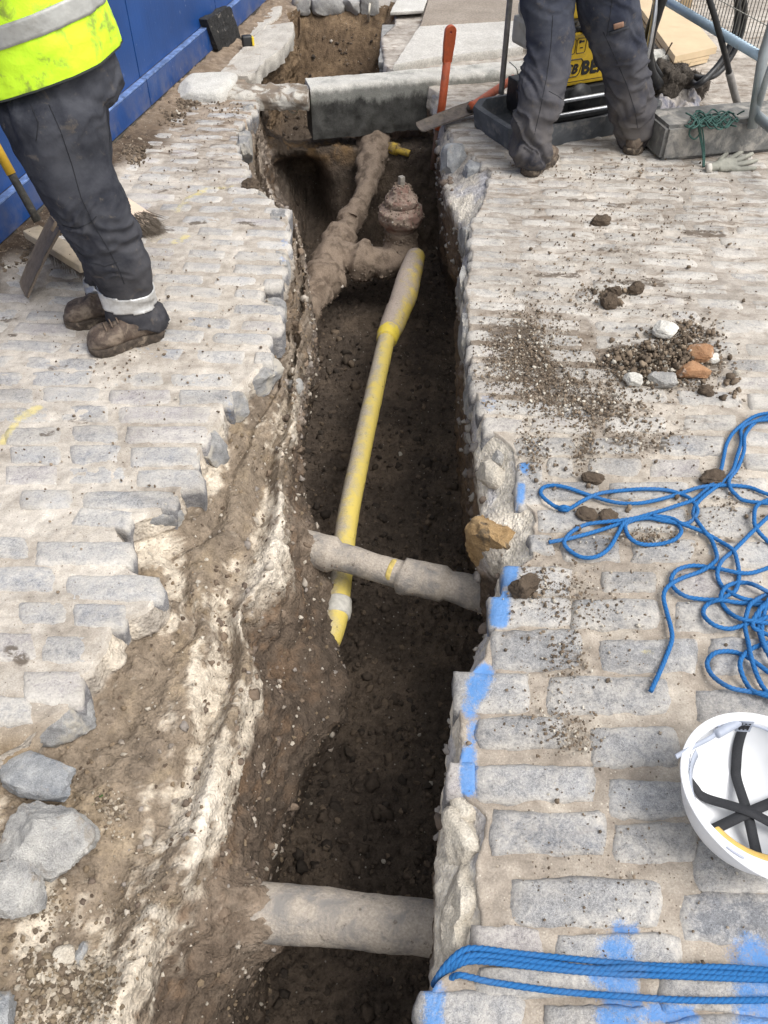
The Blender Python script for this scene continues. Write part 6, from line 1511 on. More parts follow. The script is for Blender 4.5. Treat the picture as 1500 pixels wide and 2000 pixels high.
    vest_m = mat_flat('hi_vis_yellow', (0.58, 0.90, 0.025), 0.7, 0, 0.06, 20, 0.3, (0.20, 0.25, 0.055), 0.50, 17)
    vest = link('vest', poly_mesh('vest', G.reshape(-1, 3), Ff), vest_m, p); s = vest.modifiers.new('t', 'SOLIDIFY'); s.thickness = 0.004; s.offset = -1
    tl = link('vest_hem', poly_mesh('vest_hem', (G[0:4] + nn[0:4] * 0.003).reshape(-1, 3), grid_faces(4, 96, True)), mat_flat('dark_binding', (0.03, 0.035, 0.03), 0.9), vest)
    i0 = 0
    zc = G[:, 0, 2] - 0.27 * (G[:, 0, 0] - G[:, :, 0].mean(1))
    ii = np.where((zc > 0.955) & (zc < 1.02))[0]
    rb = link('reflective_band', poly_mesh('reflective_band', (G[ii] + nn[ii] * 0.004).reshape(-1, 3), grid_faces(len(ii), 96, True)), mat_flat('grey_reflective_tape', (0.36, 0.36, 0.34), 0.45, 0.1, 0.15, 30, 0.2, (0.17, 0.15, 0.12), 0.3, 14), vest)
    s = rb.modifiers.new('t', 'SOLIDIFY'); s.thickness = 0.003
    # sleeves, hair and helmetless head are out of the picture but complete the figure
    fo = face
    for (a, c_) in ((0, 0),):
        pass
    h1, t1 = P(318, 652, 0), P(176, 690, 0)
    boot(p, h1, t1, 0.115, 3); h2, t2 = P(252, 618, 0), P(130, 634, 0); boot(p, h2, t2, 0.115, 13)
    sleeves(p, mat_flat('navy_jacket', (0.022, 0.025, 0.04), 0.9, 0, 0.2))
    hb = Build(); hc = Vector(hip + lean * 1.5 + Vector((0, 0, 0.575))) + face * 0.025 + Vector((0, 0, 0.155))
    V, F = ICO[4]; V = V * np.array([0.102, 0.10, 0.095]); V[:, 2] = np.maximum(V[:, 2], -0.02); hb.add(V + np.array(hc - face * 0.015), F); hb.build('hair', mat_flat('brown_hair', (0.06, 0.04, 0.025), 0.8), p, True)
    # lace knot on the near boot
    b2 = Build(); ax = (t1 - h1).normalized(); c = h1 + ax * (t1 - h1).length * 0.56 + Vector((0, 0, 0.105)); sd = Vector((-ax.y, ax.x, 0))
    for k in range(3):
        q = c + ax * 0.022 * k + Vector((0, 0, -0.010 * k)); b2.tube([q + sd * 0.03, q + sd * 0.012 + Vector((0, 0, .006)), q - sd * 0.012 + Vector((0, 0, .006)), q - sd * 0.03], 0.0028, 6, 0.008)
    b2.build('laces', mat_flat('brown_laces', (0.14, 0.10, 0.072), 0.8), p, True)
left_worker()

# --- right worker, seen from behind
def seam(tr, px, r=0.0013):
    bpy.context.view_layer.update(); o = Vector((0, 0, EYE)); pts = []
    for (a, b), (c, d) in zip(px, px[1:]):
        for k in range(8):
            t = k / 8; dr = Vector(_ray(a + (c - a) * t, b + (d - b) * t)).normalized(); hit, loc, nrm, i = tr.ray_cast(o, dr)
            if hit: pts.append(loc + nrm * 0.0005)
    if len(pts) > 4: link('seam', poly_mesh('seam', *tube(pts, r, 6)), M_SEAM, tr)
M_SEAM = mat_flat('seam_thread', (0.012, 0.013, 0.017), 0.9)
def right_worker():
    L = [(1010, 1126, -60, 4.12), (1016, 1122, -20, 4.11), (1020, 1118, 20, 4.10), (1030, 1119, 60, 4.08), (1030, 1113, 110, 4.05), (1018, 1107, 155, 4.02), (1010, 1099, 204, 4.0), (1001, 1082, 240, 3.98), (1003, 1074, 266, 3.97), (998, 1076, 292, 3.96), (1004, 1072, 315, 3.955), (1012, 1064, 326, 3.95)]
    Rr = [(1118, 1246, -60, 4.15), (1124, 1247, -20, 4.15), (1126, 1250, 15, 4.16), (1140, 1254, 55, 4.17), (1158, 1261, 100, 4.18), (1176, 1265, 140, 4.2), (1184, 1271, 175, 4.21), (1190, 1277, 206, 4.22), (1199, 1277, 235, 4.235), (1203, 1274, 260, 4.24), (1208, 1260, 280, 4.25), (1215, 1252, 288, 4.25)]
    lr, rr = leg_rings(L, 0.95), leg_rings(Rr, 0.95)
    cx = (lr[0][0].x + rr[0][0].x) / 2; yy = 4.14
    hips = [(Vector((cx, yy, 1.12)), .20, .14), (Vector((cx, yy, 1.0)), .215, .15), (Vector((cx, yy, 0.88)), .22, .155), (Vector((cx, yy, 0.80)), .20, .14), (Vector((cx, yy, 0.755)), .15, .10)]
    b = Build(); b.add(*loft(dense_rings(lr, 60))); b.add(*loft(dense_rings(rr, 60))); b.add(*loft(dense_rings(hips, 20)))
    me = remeshed('trousers', b, 0.0070, 5)
    folds(me, [(0.12, 0.09, 1.0), (0.40, 0.14, 0.7), (0.24, 0.08, 0.8), (0.75, 0.10, 0.35)], 25, 0.017)
    hip = Vector((cx, yy, 0.95)); face = Vector((0.1, 1, 0)).normalized(); side = Vector((1, -0.1, 0)).normalized()
    p = figure(hip, hip + Vector((0, 0.10, 0.40)), hip + Vector((0, 0.18, 0.58)), face, [hip + Vector((-0.25, 0.36, 0.0)), hip + Vector((0.28, 0.34, 0.02))], [lr[6][0], rr[6][0]], [lr[-1][0] + Vector((0, 0, .02)), rr[-1][0] + Vector((0, 0, .02))], side,
               'worker in muddy dark trousers seen from behind, in front of the power pack')
    tr = link('trousers', me, M_TROUS2, p)
    for q in ([(1080, 30), (1076, 90), (1068, 150), (1056, 210), (1042, 270)], [(1178, 62), (1200, 110), (1224, 165), (1240, 215), (1246, 255)], [(1185, 70), (1193, 20), (1196, -10)], [(1189, 62), (1207, 58), (1226, 50)], [(1072, 178), (1090, 188), (1100, 196)]): seam(tr, q)
    # small leather tag and pocket flap on the back of the right thigh
    def on_cloth(px, py):
        o = Vector((0, 0, EYE)); d = Vector(_ray(px, py)).normalized(); hit, loc, nrm, i = tr.ray_cast(o, d); return (loc, nrm) if hit else (PY(px, py, 4.0), Vector((0, -1, 0)))
    bpy.context.view_layer.update()
    def patch(name, quad, mat, lift):
        pts = []
        for t in np.linspace(0, 1, 4):
            for s in np.linspace(0, 1, 7):
                a = np.array(quad[0]) * (1 - s) + np.array(quad[1]) * s; c = np.array(quad[3]) * (1 - s) + np.array(quad[2]) * s; q = a * (1 - t) + c * t
                l, n_ = on_cloth(*q); pts.append(tuple(l + n_ * lift))
        o = link(name, poly_mesh(name, np.array(pts), grid_faces(4, 7)), mat, tr); s = o.modifiers.new('t', 'SOLIDIFY'); s.thickness = 0.003; return o
    patch('tag', [(1198, 46), (1217, 41), (1217, 51), (1199, 56)], mat_flat('tan_tag', (0.26, 0.15, 0.10), 0.8), 0.004)
    patch('pocket_welt', [(1189, 62), (1226, 50), (1227, 55), (1190, 68)], mat_flat('pocket_welt', (0.03, 0.032, 0.04), 0.9), 0.005)
    # jacket above the picture
    rings = [(Vector((cx, yy + 0.0, 0.98)), .23, .165), (Vector((cx, yy + 0.02, 1.1)), .225, .165), (Vector((cx, yy + 0.06, 1.28)), .225, .16), (Vector((cx, yy + 0.10, 1.42)), .20, .14), (Vector((cx, yy + 0.15, 1.51)), .11, .10), (Vector((cx, yy + 0.17, 1.54)), .07, .075)]
    Vv, Ff = loft(dense_rings(rings, 40), 60); n = 40 * 60
    j = link('jacket', poly_mesh('jacket', Vv[:n] + 0.012 * np.stack([fbm(Vv[:n], 8, 3, 1), fbm(Vv[:n], 8, 3, 2), 0 * Vv[:n, 0]], -1), Ff[0]), mat_flat('dark_jacket', (0.03, 0.032, 0.036), 0.9, 0, 0.2), p); s = j.modifiers.new('t', 'SOLIDIFY'); s.thickness = 0.006
    sleeves(p, j.data.materials[0])
    hc = hip + Vector((0, 0.18, 0.58)) + face * 0.03 + Vector((0, 0, 0.155)); V, F = ICO[4]; V = V * np.array([0.10, 0.104, 0.095]); V[:, 2] = np.maximum(V[:, 2], -0.03)
    link('hair', poly_mesh('hair', V + np.array(hc), F), mat_flat('dark_hair', (0.03, 0.022, 0.016), 0.8), p)
    boot(p, P(1030, 345, 0), P(1030, 345, 0) + Vector((0.14, 0.23, 0)), 0.13, 23); boot(p, P(1232, 303, 0), P(1232, 303, 0) + Vector((0.10, 0.25, 0)), 0.12, 33)
for q in ([(96, 205), (118, 255), (140, 320), (158, 385), (184, 440), (212, 488), (234, 530), (244, 558)], [(122, 440), (150, 447), (178, 434), (190, 420)], [(150, 490), (176, 512), (205, 520), (232, 512)], [(60, 205), (75, 240), (70, 280)]): seam(LEFT_TR[0], q)
right_worker()
# ------------------------------------------------------------------ hydraulic power pack in its rubber tray
PO = P(1002, 300, 0); PE = P(1290, 245, 0)
pex = (PE - PO).normalized(); pey = Vector((-pex.y, pex.x, 0)); PROT = Matrix((pex, pey, Vector((0, 0, 1)))).transposed()
def K(x, y, z): return PO + pex * x + pey * y + Vector((0, 0, z))
M_RUBBER = mat_flat('dusty_black_rubber', (0.075, 0.08, 0.088), 0.75, 0, 0.3, 14, 0.2, (0.24, 0.225, 0.205), 0.45, 7)
M_PACKY = mat_flat('machine_yellow', (0.46, 0.30, 0.015), 0.5, 0, 0.12, 22, 0, (0.19, 0.13, 0.05), 0.28, 14)
M_BLK = mat_flat('black_steel', (0.016, 0.016, 0.017), 0.5, 0.2, 0.3, 40, 0, (0.10, 0.09, 0.075), 0.25, 14)
M_TUBE = mat_flat('worn_frame_tube', (0.20, 0.19, 0.18), 0.45, 0.25, 0.35, 30, 0, (0.20, 0.15, 0.11), 0.3, 14)
M_CHROME = mat_flat('bright_steel', (0.52, 0.53, 0.55), 0.28, 0.9, 0.15, 40)
M_HOSE = mat_flat('black_hose', (0.014, 0.014, 0.015), 0.45, 0, 0.3, 60, 0, (0.085, 0.075, 0.062), 0.35, 20)
def build_tray():
    W, D, Hh, t = 0.90, 0.46, 0.105, 0.02; b = Build()
    o = [(0.05, 0), (W - 0.05, 0), (W, 0.05), (W, D - 0.05), (W - 0.05, D), (0.07, D), (0, D - 0.07), (0, 0.05)]
    o = np.array(o); c = o.mean(0); rows = []
    for z, k in ((0.0, 1.0), (Hh - 0.015, 1.035), (Hh, 1.03), (Hh, 0.95), (Hh - 0.02, 0.93), (0.025, 0.84), (0.02, 0.80), (0.02, 0.0)):
        r = c + (o - c) * k; dense = []
        for i in range(8):
            for s in range(6): dense.append((*(r[i] * (1 - s / 6) + r[(i + 1) % 8] * s / 6), z))
        rows.append(dense)
    A = np.array(rows); n, m = A.shape[:2]; A[..., 2] += 0.006 * fbm(A, 6, 3, 3); A[..., :2] += (0.008 * fbm(A, 5, 3, 5))[..., None]
    V = np.array([tuple(K(*q)) for q in A.reshape(-1, 3)]); b.add(V, [grid_faces(n, m, True)])
    o = b.build('drip_tray', M_RUBBER, None, True); o.data.set_sharp_from_angle(angle=R(40))
    tag(o, 'dusty black rubber tray with raised edges under the yellow power pack', 'tray')
build_tray()
root = empty('power_pack', K(0.45, 0.3, 0.02), 'yellow and black hydraulic power pack in a tubular frame behind the right worker', 'power pack')
A_ = lambda o: adopt(root, o)
A_(Build().box(K(0.535, 0.30, 0.33), (0.43, 0.28, 0.235), PROT, 0.012).build('lower_cowl', M_PACKY))
A_(Build().box(K(0.53, 0.33, 0.56), (0.36, 0.24, 0.12), PROT, 0.012).build('upper_cowl', M_PACKY))
A_(Build().box(K(0.47, 0.30, 0.475), (0.40, 0.24, 0.05), PROT, 0.006).build('air_gap', M_BLK))
A_(Build().box(K(0.46, 0.30, 0.125), (0.50, 0.30, 0.16), PROT, 0.008).build('base_frame', M_BLK))
A_(Build().add(*tube([K(0.46 + q, 0.14, 0.15) for q in (0.0,)] + [K(0.46, 0.20, 0.15)], 0.07, 20)).build('engine_cover', M_BLK, None, True))
b = Build()
for k in range(3): b.tube([K(0.26 + 0.09 * k, 0.17, 0.455), K(0.30 + 0.09 * k, 0.13, 0.485), K(0.36 + 0.08 * k, 0.14, 0.47), K(0.42 + 0.06 * k, 0.19, 0.49)], 0.013, 10, 0.02)
A_(b.build('cables', M_HOSE, None, True))
b = Build()
for a, c_ in ((K(0.205, 0.135, 0.155), K(0.72, 0.135, 0.155)), (K(0.16, 0.085, 0.108), K(0.74, 0.085, 0.108))): b.tube([a + Vector((0, 0, 0.05)), a, a + pex * 0.02, c_ - pex * 0.02, c_, c_ + Vector((0, 0, 0.05))], 0.011, 12, 0.01)
A_(b.build('skid_rail', M_CHROME, None, True))
b = Build(); b.tube([K(0.15, 0.14, 0.13), K(0.145, 0.14, 0.30), K(0.135, 0.16, 0.56), K(0.15, 0.18, 0.68), K(0.22, 0.20, 0.75), K(0.34, 0.22, 0.80)], 0.018, 12, 0.02)
b.tube([K(0.16, 0.42, 0.13), K(0.16, 0.42, 0.62), K(0.18, 0.44, 0.76), K(0.30, 0.5, 0.82)], 0.0145, 12, 0.02)
b.tube([K(0.145, 0.15, 0.38), K(0.26, 0.16, 0.33)], 0.013, 12)
A_(b.build('frame_tube', M_TUBE, None, True))
b = Build(); b.tube([K(0.83, 0.14, 0.13), K(0.84, 0.15, 0.40), K(0.845, 0.18, 0.58), K(0.82, 0.22, 0.66), K(0.80, 0.26, 0.80), K(0.6, 0.28, 0.83), K(0.30, 0.28, 0.82)], 0.0145, 12, 0.02)
b.tube([K(0.855, 0.17, 0.50), K(0.83, 0.19, 0.60), K(0.80, 0.20, 0.72)], 0.011, 10, 0.02)
b.tube([K(0.83, 0.50, 0.13), K(0.84, 0.50, 0.62), K(0.80, 0.50, 0.78), K(0.6, 0.5, 0.82)], 0.0145, 12, 0.02)
A_(b.build('frame_tube', M_CHROME, None, True))
A_(Build().tube([K(0.165, 0.12, 0.05), K(0.15, 0.13, 0.30)], 0.017, 10).build('frame_leg', M_BLK, None, True))
for y_ in (0.20,):
    th = np.linspace(0, 2 * math.pi, 36)
    ring = [K(0.215 + 0.0 * a, 0.20 + 0.10 * math.cos(a), 0.18 + 0.10 * math.sin(a)) for a in th]
    w = A_(Build().add(*tube(ring, 0.034, 16)).build('wheel', M_HOSE, None, True))
    h = Build().add(*tube([K(0.195, 0.20, 0.18), K(0.235, 0.20, 0.18)], 0.066, 24)).build('rim', mat_flat('white_rim', (0.55, 0.54, 0.52), 0.5), w, False); h.matrix_parent_inverse = Matrix.Identity(4)
    w.matrix_parent_inverse = Matrix.Translation(-root.location)
    h.parent = w
b = Build().box(K(0.265, 0.37, 0.42), (0.10, 0.2, 0.13), PROT, 0.022); b.box(K(0.265, 0.37, 0.52), (0.085, 0.17, 0.08), PROT, 0.03)
A_(b.build('fuel_tank', mat_flat('dusty_tank', (0.42, 0.40, 0.35), 0.6, 0, 0.15, 20, 0, (0.28, 0.24, 0.18), 0.35, 12)))
A_(Build().tube([K(0.225, 0.27, 0.33), K(0.205, 0.25, 0.30), K(0.19, 0.25, 0.36), K(0.22, 0.27, 0.39)], 0.008, 8, 0.02).build('throttle_lever', M_BLK, None, True))
def lettering(name, body, size, loc, mat, bold=0.0, shear=0.0, parent=None):
    cu = bpy.data.curves.new(name, 'FONT'); cu.body = body; cu.size = size; cu.extrude = 0.0004; cu.shear = shear; cu.space_character = 1.08
    t = bpy.data.objects.new('tmp', cu); COL.objects.link(t); bpy.context.view_layer.update()
    me = bpy.data.meshes.new_from_object(t.evaluated_get(bpy.context.evaluated_depsgraph_get())); bpy.data.objects.remove(t)
    M = Matrix.Translation(loc) @ Matrix((pex, Vector((0, 0, 1)), -pey)).transposed().to_4x4(); me.transform(M); me.name = name
    bm = bmesh.new()
    for dx, dy, dn in ((-1, 0, 0), (1, 0, 0.0002), (0, 1, 0.0004), (0, -1, 0.0006), (0, 0, 0.0008)):     # heavy type: the strokes thickened all round
        m2 = me.copy(); m2.transform(Matrix.Translation(pex * dx * bold + Vector((0, 0, dy * bold)) - pey * dn)); bm.from_mesh(m2); bpy.data.meshes.remove(m2)
    bm.to_mesh(me); bm.free()
    return link(name, me, mat)
M_PRINT = mat_flat('black_print', (0.014, 0.014, 0.014), 0.5)
f = 0.1585
A_(lettering('lettering', 'BEAVER', 0.085, K(0.452, f, 0.262), M_PRINT, 0.0042))
A_(lettering('lettering', 'JCB', 0.058, K(0.333, f, 0.272), M_PRINT, 0.003, 0.25))
def frame_line(x0, x1, z0, z1, sh=0.0, w=0.0045, cut=0.012):
    b = Build(); q = [(x0 + cut, z0), (x1 - cut, z0), (x1, z0 + cut), (x1 + sh, z1 - cut), (x1 - cut + sh, z1), (x0 + cut + sh, z1), (x0 + sh, z1 - cut), (x0, z0 + cut)]
    n = len(q)
    for k in range(n):
        a, c_ = K(q[k][0], f, q[k][1]), K(q[(k + 1) % n][0], f, q[(k + 1) % n][1]); b.tube([a, c_], w / 2, 6)
    return b
A_(frame_line(0.318, 0.440, 0.256, 0.335, 0.015).build('badge_outline', M_PRINT))
b = Build()
for x0 in (0.345, 0.405):
    for s in frame_line(x0, x0 + 0.052, 0.362, 0.428, 0, 0.0025, 0.006).v: pass
    fl = frame_line(x0, x0 + 0.052, 0.362, 0.428, 0, 0.003, 0.006); A_(fl.build('warning_symbol', M_PRINT))
b.box(K(0.431, f, 0.413), (0.03, 0.001, 0.008), PROT); b.box(K(0.422, f, 0.413), (0.010, 0.001, 0.014), PROT); b.box(K(0.432, f, 0.385), (0.018, 0.001, 0.005), PROT); b.box(K(0.372, f, 0.395), (0.006, 0.001, 0.02), PROT); b.box(K(0.372, f, 0.377), (0.012, 0.001, 0.006), PROT)
pg = A_(b.build('pictogram', M_PRINT)); pg['kind'] = 'stuff'
A_(Build().box(K(0.46, f + 0.0005, 0.232), (0.40, 0.001, 0.003), PROT).build('pinstripe', M_PRINT))
b = Build().box(K(0.46, 0.209, 0.565), (0.05, 0.002, 0.05), PROT, 0.0); A_(b.build('sticker', mat_flat('pale_sticker', (0.5, 0.5, 0.46), 0.5)))
A_(lettering('lettering', '6', 0.05, K(0.448, 0.2072, 0.547), M_PRINT, 0.001))

# ------------------------------------------------------------------ hoses and the muddy bundle where they meet
def hose(label, pts, r, mat=M_HOSE, tip=None):
    rt = empty('hydraulic_hose', pts[0], label, 'hose')
    adopt(rt, Build().tube(pts, r, 14, 0.025).build('hose', mat, None, True))
    if tip: adopt(rt, Build().tube(tip[0], tip[1], 14, 0.02).build('sleeve', tip[2], None, True))
    return rt
hose('thick black hose coming down behind the right worker into the muddy bundle', [K(0.74, 0.30, 0.80), PY(1292, -30, 4.68), PY(1284, 20, 4.68), PY(1271, 62, 4.70), PY(1265, 105, 4.72), PY(1270, 140, 4.74), PY(1286, 166, 4.78)], 0.030)
hose('thinner black hose beside the bright frame tube', [PY(1286, -20, 4.74), PY(1276, 30, 4.74), PY(1268, 70, 4.75), PY(1273, 118, 4.77), PY(1290, 150, 4.80)], 0.017)
lp = lambda dx, dy: [P(1345, 150, 0.07) + Vector((0, dy, 0)), PY(1368 + dx, 160 - dx, 4.74 + dy), PY(1395 + dx, 143, 4.78 + dy), PY(1417 + dx, 116, 4.82 + dy), PY(1434 + dx, 84, 4.84 + dy), PY(1445 + dx, 45, 4.84 + dy), PY(1446 + dx, 5, 4.82 + dy), PY(1436 + dx, -40, 4.78 + dy), PY(1405 + dx, -90, 4.72 + dy), PY(1360, -110, 4.66 + dy), K(0.72, 0.32, 0.82)]
hose('outer black hose of the standing loop in front of the mesh barrier', lp(7, 0.02), 0.0165)
hose('inner black hose of the standing loop in front of the mesh barrier', lp(-6, -0.03), 0.0165)
hs_ = [K(0.70, 0.30, 0.84), PY(1340, -90, 4.5), PY(1374, -30, 4.42), PY(1392, 20, 4.40), PY(1404, 62, 4.40), PY(1416, 105, 4.42), PY(1425, 145, 4.46)]
hose('black hose with a grey sleeve hanging down in front of the blue barrier rail', hs_, 0.0145, M_HOSE, ([PY(1424, 141, 4.455), PY(1432, 172, 4.50), PY(1441, 206, 4.55)], 0.0185, mat_flat('dusty_grey_sleeve', (0.22, 0.205, 0.19), 0.8, 0, 0.2, 30, 0.2)))
mud = mat_flat('muddy_wrapping', (0.075, 0.062, 0.05), 0.95, 0, 0.45, 60, 0.9, (0.20, 0.17, 0.14), 0.3, 22)
b = Build()
for q, d, s in ((P(1300, 160, 0.09), (0.20, 0.20, 0.20), 3), (P(1330, 165, 0.07), (0.18, 0.17, 0.16), 5), (P(1352, 172, 0.05), (0.13, 0.14, 0.13), 7)): b.add(*rock(tuple(q), d, (0, 0.3, 0.4), s, 4, 2.2, 5, 0.12, 0.4))
me = remeshed('muddy_bundle', b, 0.008, 1); V, Nn = mesh_np(me); V = V + Nn * (0.018 * ridged(V * np.array([1, 1, 0.6]), 26, 3, 4) + 0.012 * fbm(V, 60, 2, 2))[:, None]; me.vertices.foreach_set('co', V.astype(np.float32).ravel())
mb = link('muddy_bundle', me, mud); tag(mb, 'muddy fibrous wrapping bundled round the hose couplings', 'wrapping')
V, Nn = mesh_np(me); idx = RNG.choice(len(V), 900); vv, ff = [], []
for i in idx:
    p = Vector(V[i]); n_ = (Vector(Nn[i]) + Vector(RNG.normal(size=3)) * 0.7).normalized(); s = n_.cross(Vector((0.2, 0.7, 0.6))).normalized() * 0.0016; e = p + n_ * RNG.uniform(0.015, 0.05) - Vector((0, 0, RNG.uniform(0, 0.02))); o = len(vv)
    vv += [tuple(p + s), tuple(p - s), tuple(e)]; ff.append([o, o + 1, o + 2])
fb = link('loose_fibres', poly_mesh('loose_fibres', np.array(vv), np.array(ff), False), mud, mb); fb['kind'] = 'stuff'
tw = Build().tube([PY(1300, 107, 4.70), PY(1306, 95, 4.70), PY(1313, 83, 4.70)], 0.004, 6).build('twig', M_CLOD, None, True); tag(tw, 'thin twig sticking up from the muddy bundle', 'twig')
# dusty crumpled plastic between the tray and the barrier foot
n, m = 70, 60; c0, c1, c2, c3 = P(1262, 236, 0), P(1372, 246, 0), P(1366, 180, 0), P(1275, 165, 0)
u = np.linspace(0, 1, n)[:, None, None]; v = np.linspace(0, 1, m)[None, :, None]; cs = [np.array(c) for c in (c0, c1, c2, c3)]
G = (cs[0] * (1 - u) + cs[1] * u) * (1 - v) + (cs[3] * (1 - u) + cs[2] * u) * v
e = (np.minimum(np.minimum(u, 1 - u), np.minimum(v, 1 - v)) * 6).clip(0, 1)[..., 0]
G[..., 2] = 0.008 + e * (0.035 + 0.035 * ridged(G, 9, 3, 4) + 0.03 * fbm(G, 5, 3, 6) + 0.010 * ridged(G, 30, 2, 5)); G[..., 2] = np.maximum(G[..., 2], 0.006)
G[..., :2] += (0.03 * fbm(G, 12, 3, 9))[..., None]
pm = N('dusty_plastic'); q = pm.pos(); k = pm.map(pm.noise(q, 7, 5, 0.65, 0.5), 0.42, 0.58)
pm.out(pm.mix(k, (0.17, 0.17, 0.205), (0.40, 0.36, 0.32)), pm.map(k, 0, 1, 0.3, 0.9))
sh = link('plastic_sheet', poly_mesh('plastic_sheet', G.reshape(-1, 3), grid_faces(n, m)[:, ::-1]), pm.m); s = sh.modifiers.new('t', 'SOLIDIFY'); s.thickness = 0.002
tag(sh, 'crumpled dusty grey plastic sheet between the tray and the barrier foot', 'plastic sheet')

# ------------------------------------------------------------------ barrier, its foot, twine and glove
F0, F1 = P(1288, 318, 0), P(1500, 299, 0); fx = (F1 - F0).normalized(); fy = Vector((-fx.y, fx.x, 0)); FR = Matrix((fx, fy, Vector((0, 0, 1)))).transposed(); FH = 0.165
def foot():
    L, W = 1.0, 0.24; nx, ny = 60, 14; b = Build(); bm = bmesh.new(); bmesh.ops.create_cube(bm, size=1)
    for v in bm.verts: v.co = Vector((v.co.x * L, v.co.y * W, v.co.z * FH))
    bmesh.ops.bevel(bm, geom=list(bm.edges), offset=0.016, segments=2, affect='EDGES')
    b.bm(bm, Matrix.Translation(F0 + fx * L / 2 + fy * W / 2 + Vector((0, 0, FH / 2 + 0.004))) @ FR.to_4x4())
    o = b.build('ballast_block', None); m = mat_flat('dusty_barrier_foot', (0.13, 0.128, 0.122), 0.9, 0, 0.3, 22, 0.5, (0.34, 0.315, 0.28), 0.62, 8); o.data.materials.append(m); shade_auto(o, 40)
    tag(o, 'long grey block holding up the metal barrier, green twine on top', 'barrier foot')
foot()
pb = P(1472, 240, FH)
root = empty('barrier', Vector((pb.x, pb.y, FH)), 'galvanised mesh barrier with a blue grey bottom rail at the right', 'barrier')
galv = mat_flat('galvanised_tube', (0.36, 0.40, 0.42), 0.45, 0.55, 0.12, 18, 0, (0.22, 0.22, 0.21), 0.3, 8); railm = mat_flat('blue_grey_rail', (0.30, 0.39, 0.47), 0.45, 0.4, 0.1, 18, 0, (0.25, 0.26, 0.26), 0.25, 8)
r0 = PY(1488, 112, pb.y); r1 = P(1302, 2, r0.z); rd = (r1 - r0).normalized(); up = Vector((0, 0, 1))
adopt(root, Build().tube([Vector((pb.x, pb.y, FH - 0.02)), PY(1490, 110, pb.y), PY(1490, 110, pb.y) + Vector((0.02, 0, 0.95))], 0.024, 16).build('post', galv, None, True))
adopt(root, Build().tube([r0 - rd * 0.0, r0 + rd * 2.2], 0.022, 16).build('bottom_rail', railm, None, True))
adopt(root, Build().tube([r0 + up * 0.95, r0 + rd * 2.2 + up * 0.95], 0.022, 16).build('top_rail', railm, None, True))
adopt(root, Build().tube([r0 + rd * 2.2 + up * 0.97, r0 + rd * 2.2 - up * 0.42], 0.022, 16).build('post', galv, None, True))
b = Build(); L = 2.18; k = 0.03
while k < L: b.tube([r0 + rd * k + up * 0.021, r0 + rd * k + up * 0.94], 0.0022, 5); k += 0.027
for h in (0.12, 0.34, 0.56, 0.78): b.tube([r0 + rd * 0.01 + up * h, r0 + rd * L + up * h], 0.0022, 5)
w = adopt(root, b.build('mesh_wires', mat_flat('wire', (0.30, 0.29, 0.26), 0.5, 0.5), None, True)); w['kind'] = 'stuff'
s0 = P(1474, 222, FH + 0.03); s1 = P(1520, 262, FH + 0.03)
adopt(root, Build().tube([s0, s1, s1 + (s1 - s0) * 1.2], 0.024, 16).build('foot_stay', galv, None, True))
b2 = PY(1488, 190, pb.y - 0.02); adopt(root, Build().tube([P(1478, 220, FH + 0.03), PY(1492, 170, pb.y - 0.1), PY(1506, 130, pb.y - 0.2)], 0.015, 12).build('brace', galv, None, True))
M_TWINE = mat_flat('green_twine', (0.025, 0.075, 0.062), 0.75, 0, 0.4, 120)
b = Build(); top = lambda x, y, h=0.0: P(x, y, FH + 0.012 + h)
for k in range(16):
    y0 = 232 + RNG.uniform(-9, 10); pts = []
    for j, x in enumerate(np.linspace(1345 + RNG.uniform(-8, 20), 1448 - RNG.uniform(0, 60), 9)):
        pts.append(top(x, y0 + 9 * math.sin(j * 1.1 + k * 1.7) + RNG.uniform(-3, 3), abs(0.018 * math.sin(j * 0.8 + k))))
    b.tube(pts, 0.0036, 6, 0.012)
b.tube([top(1362, 230, 0.02), top(1352, 245, 0.015), PY(1346, 262, F0.y - 0.02), PY(1356, 272, F0.y - 0.03), PY(1366, 262, F0.y - 0.02), top(1366, 246, 0.012), top(1364, 232, 0.02)], 0.0042, 6, 0.01)
for dx in (0, 4, -3): b.tube([top(1366 + dx, 242, 0.015), PY(1370 + dx, 268, F0.y - 0.02), PY(1374 + dx * 0.5, 300, F0.y - 0.03), P(1374 + dx * 0.4, 326, 0.006)], 0.0036, 6, 0.01)
b.tube([top(1440, 224, 0.0), top(1450, 218, 0.02), top(1453, 217, 0.04)], 0.004, 6, 0.01)
o = b.build('twine', M_TWINE, None, True); tag(o, 'bundle of dark green twine draped over the barrier foot', 'twine')
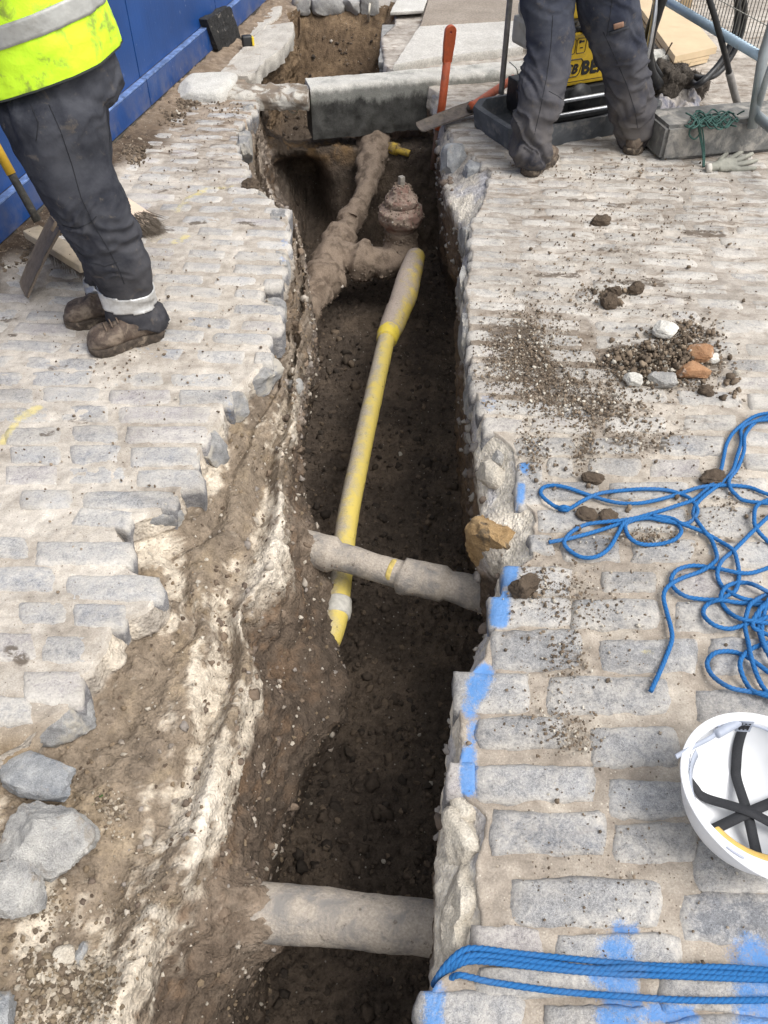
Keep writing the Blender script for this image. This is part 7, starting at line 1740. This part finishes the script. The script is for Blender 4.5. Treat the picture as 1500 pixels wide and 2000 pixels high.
def glove():
    b = Build(); w0 = P(1384, 329, 0.012)
    def T(pts, r): b.tube([P(*q) for q in pts], r, 12, 0.01)
    T([(1384, 328, .014), (1400, 325, .018), (1416, 321, .020), (1432, 319, .019)], [0.016, 0.023, 0.030, 0.026])
    T([(1404, 329, .014), (1420, 327, .016), (1436, 325, .015)], [0.016, 0.020, 0.018])
    T([(1428, 329, .013), (1450, 330, .012), (1476, 328, .010)], [0.014, 0.0115, 0.008])
    T([(1432, 323, .016), (1452, 319, .016), (1479, 313, .014)], [0.014, 0.0115, 0.008])
    T([(1430, 317, .018), (1448, 309, .019), (1470, 300, .016)], [0.014, 0.0115, 0.008])
    T([(1424, 313, .018), (1436, 304, .018), (1450, 296, .014)], [0.013, 0.0105, 0.0075])
    T([(1404, 320, .016), (1410, 309, .016), (1420, 299, .014)], [0.014, 0.0115, 0.008])
    me = remeshed('glove', b, 0.0034, 2); V, Nn = mesh_np(me); V = V + Nn * (0.0022 * ridged(V, 40, 2, 3))[:, None]; V[:, 2] = np.maximum(V[:, 2], 0.004); me.vertices.foreach_set('co', V.astype(np.float32).ravel())
    o = link('glove', me, mat_flat('grey_green_glove', (0.27, 0.265, 0.225), 0.85, 0, 0.12, 40, 0.2, (0.40, 0.38, 0.34), 0.25, 16)); tag(o, 'grey green work glove lying palm down in front of the barrier foot', 'glove')
    c = adopt(o, Build().add(*tube([P(1379, 329.5, .015), P(1389, 328, .019)], [0.0205, 0.0225], 16)).build('cuff', mat_flat('pale_cuff', (0.50, 0.47, 0.42), 0.9), None, True))
glove()
# timber boards behind the power pack
M_PLY = mat_flat('plywood', (0.56, 0.43, 0.27), 0.7, 0, 0.10, 6, 0.1, (0.40, 0.30, 0.19), 0.2, 5)
q0, q1 = P(1319, 110, 0.085), P(1401, 92, 0.085); qx = (q1 - q0).normalized(); qy = Vector((-qx.y, qx.x, 0)); dl = (P(1276, 50, 0.085) - q0); skew = dl.normalized()
for k, (zt, th, inset, ln, lb) in enumerate(((0.085, 0.036, 0.0, 1.25, 'thick upper board of pale plywood stacked behind the power pack'), (0.046, 0.018, 0.02, 1.2, 'upper thin board under the thick plywood'), (0.026, 0.018, 0.012, 1.2, 'lowest thin board of the plywood stack'))):
    W = (q1 - q0).length - (0.0 if k == 0 else 0.07); b = Build()
    base = [q0 + qx * inset, q0 + qx * (inset + W), q0 + qx * (inset + W) + skew * ln, q0 + qx * inset + skew * ln]
    V = [(p.x, p.y, zt - th) for p in base] + [(p.x, p.y, zt) for p in base]
    b.add(np.array(V), np.array([[3, 2, 1, 0], [4, 5, 6, 7], [0, 1, 5, 4], [1, 2, 6, 5], [2, 3, 7, 6], [3, 0, 4, 7]]))
    tag(b.build('plywood_board', M_PLY), lb, 'board', 'plywood boards stacked behind the power pack')
tag(slab('timber_block', pxs([(1330,-2),(1352,2),(1356,-12),(1334,-16)], 0.05), 0.06, 0.06, M_PLY, 'small pale timber offcut beyond the barrier rail', 'timber block', None, 91, 0.003))
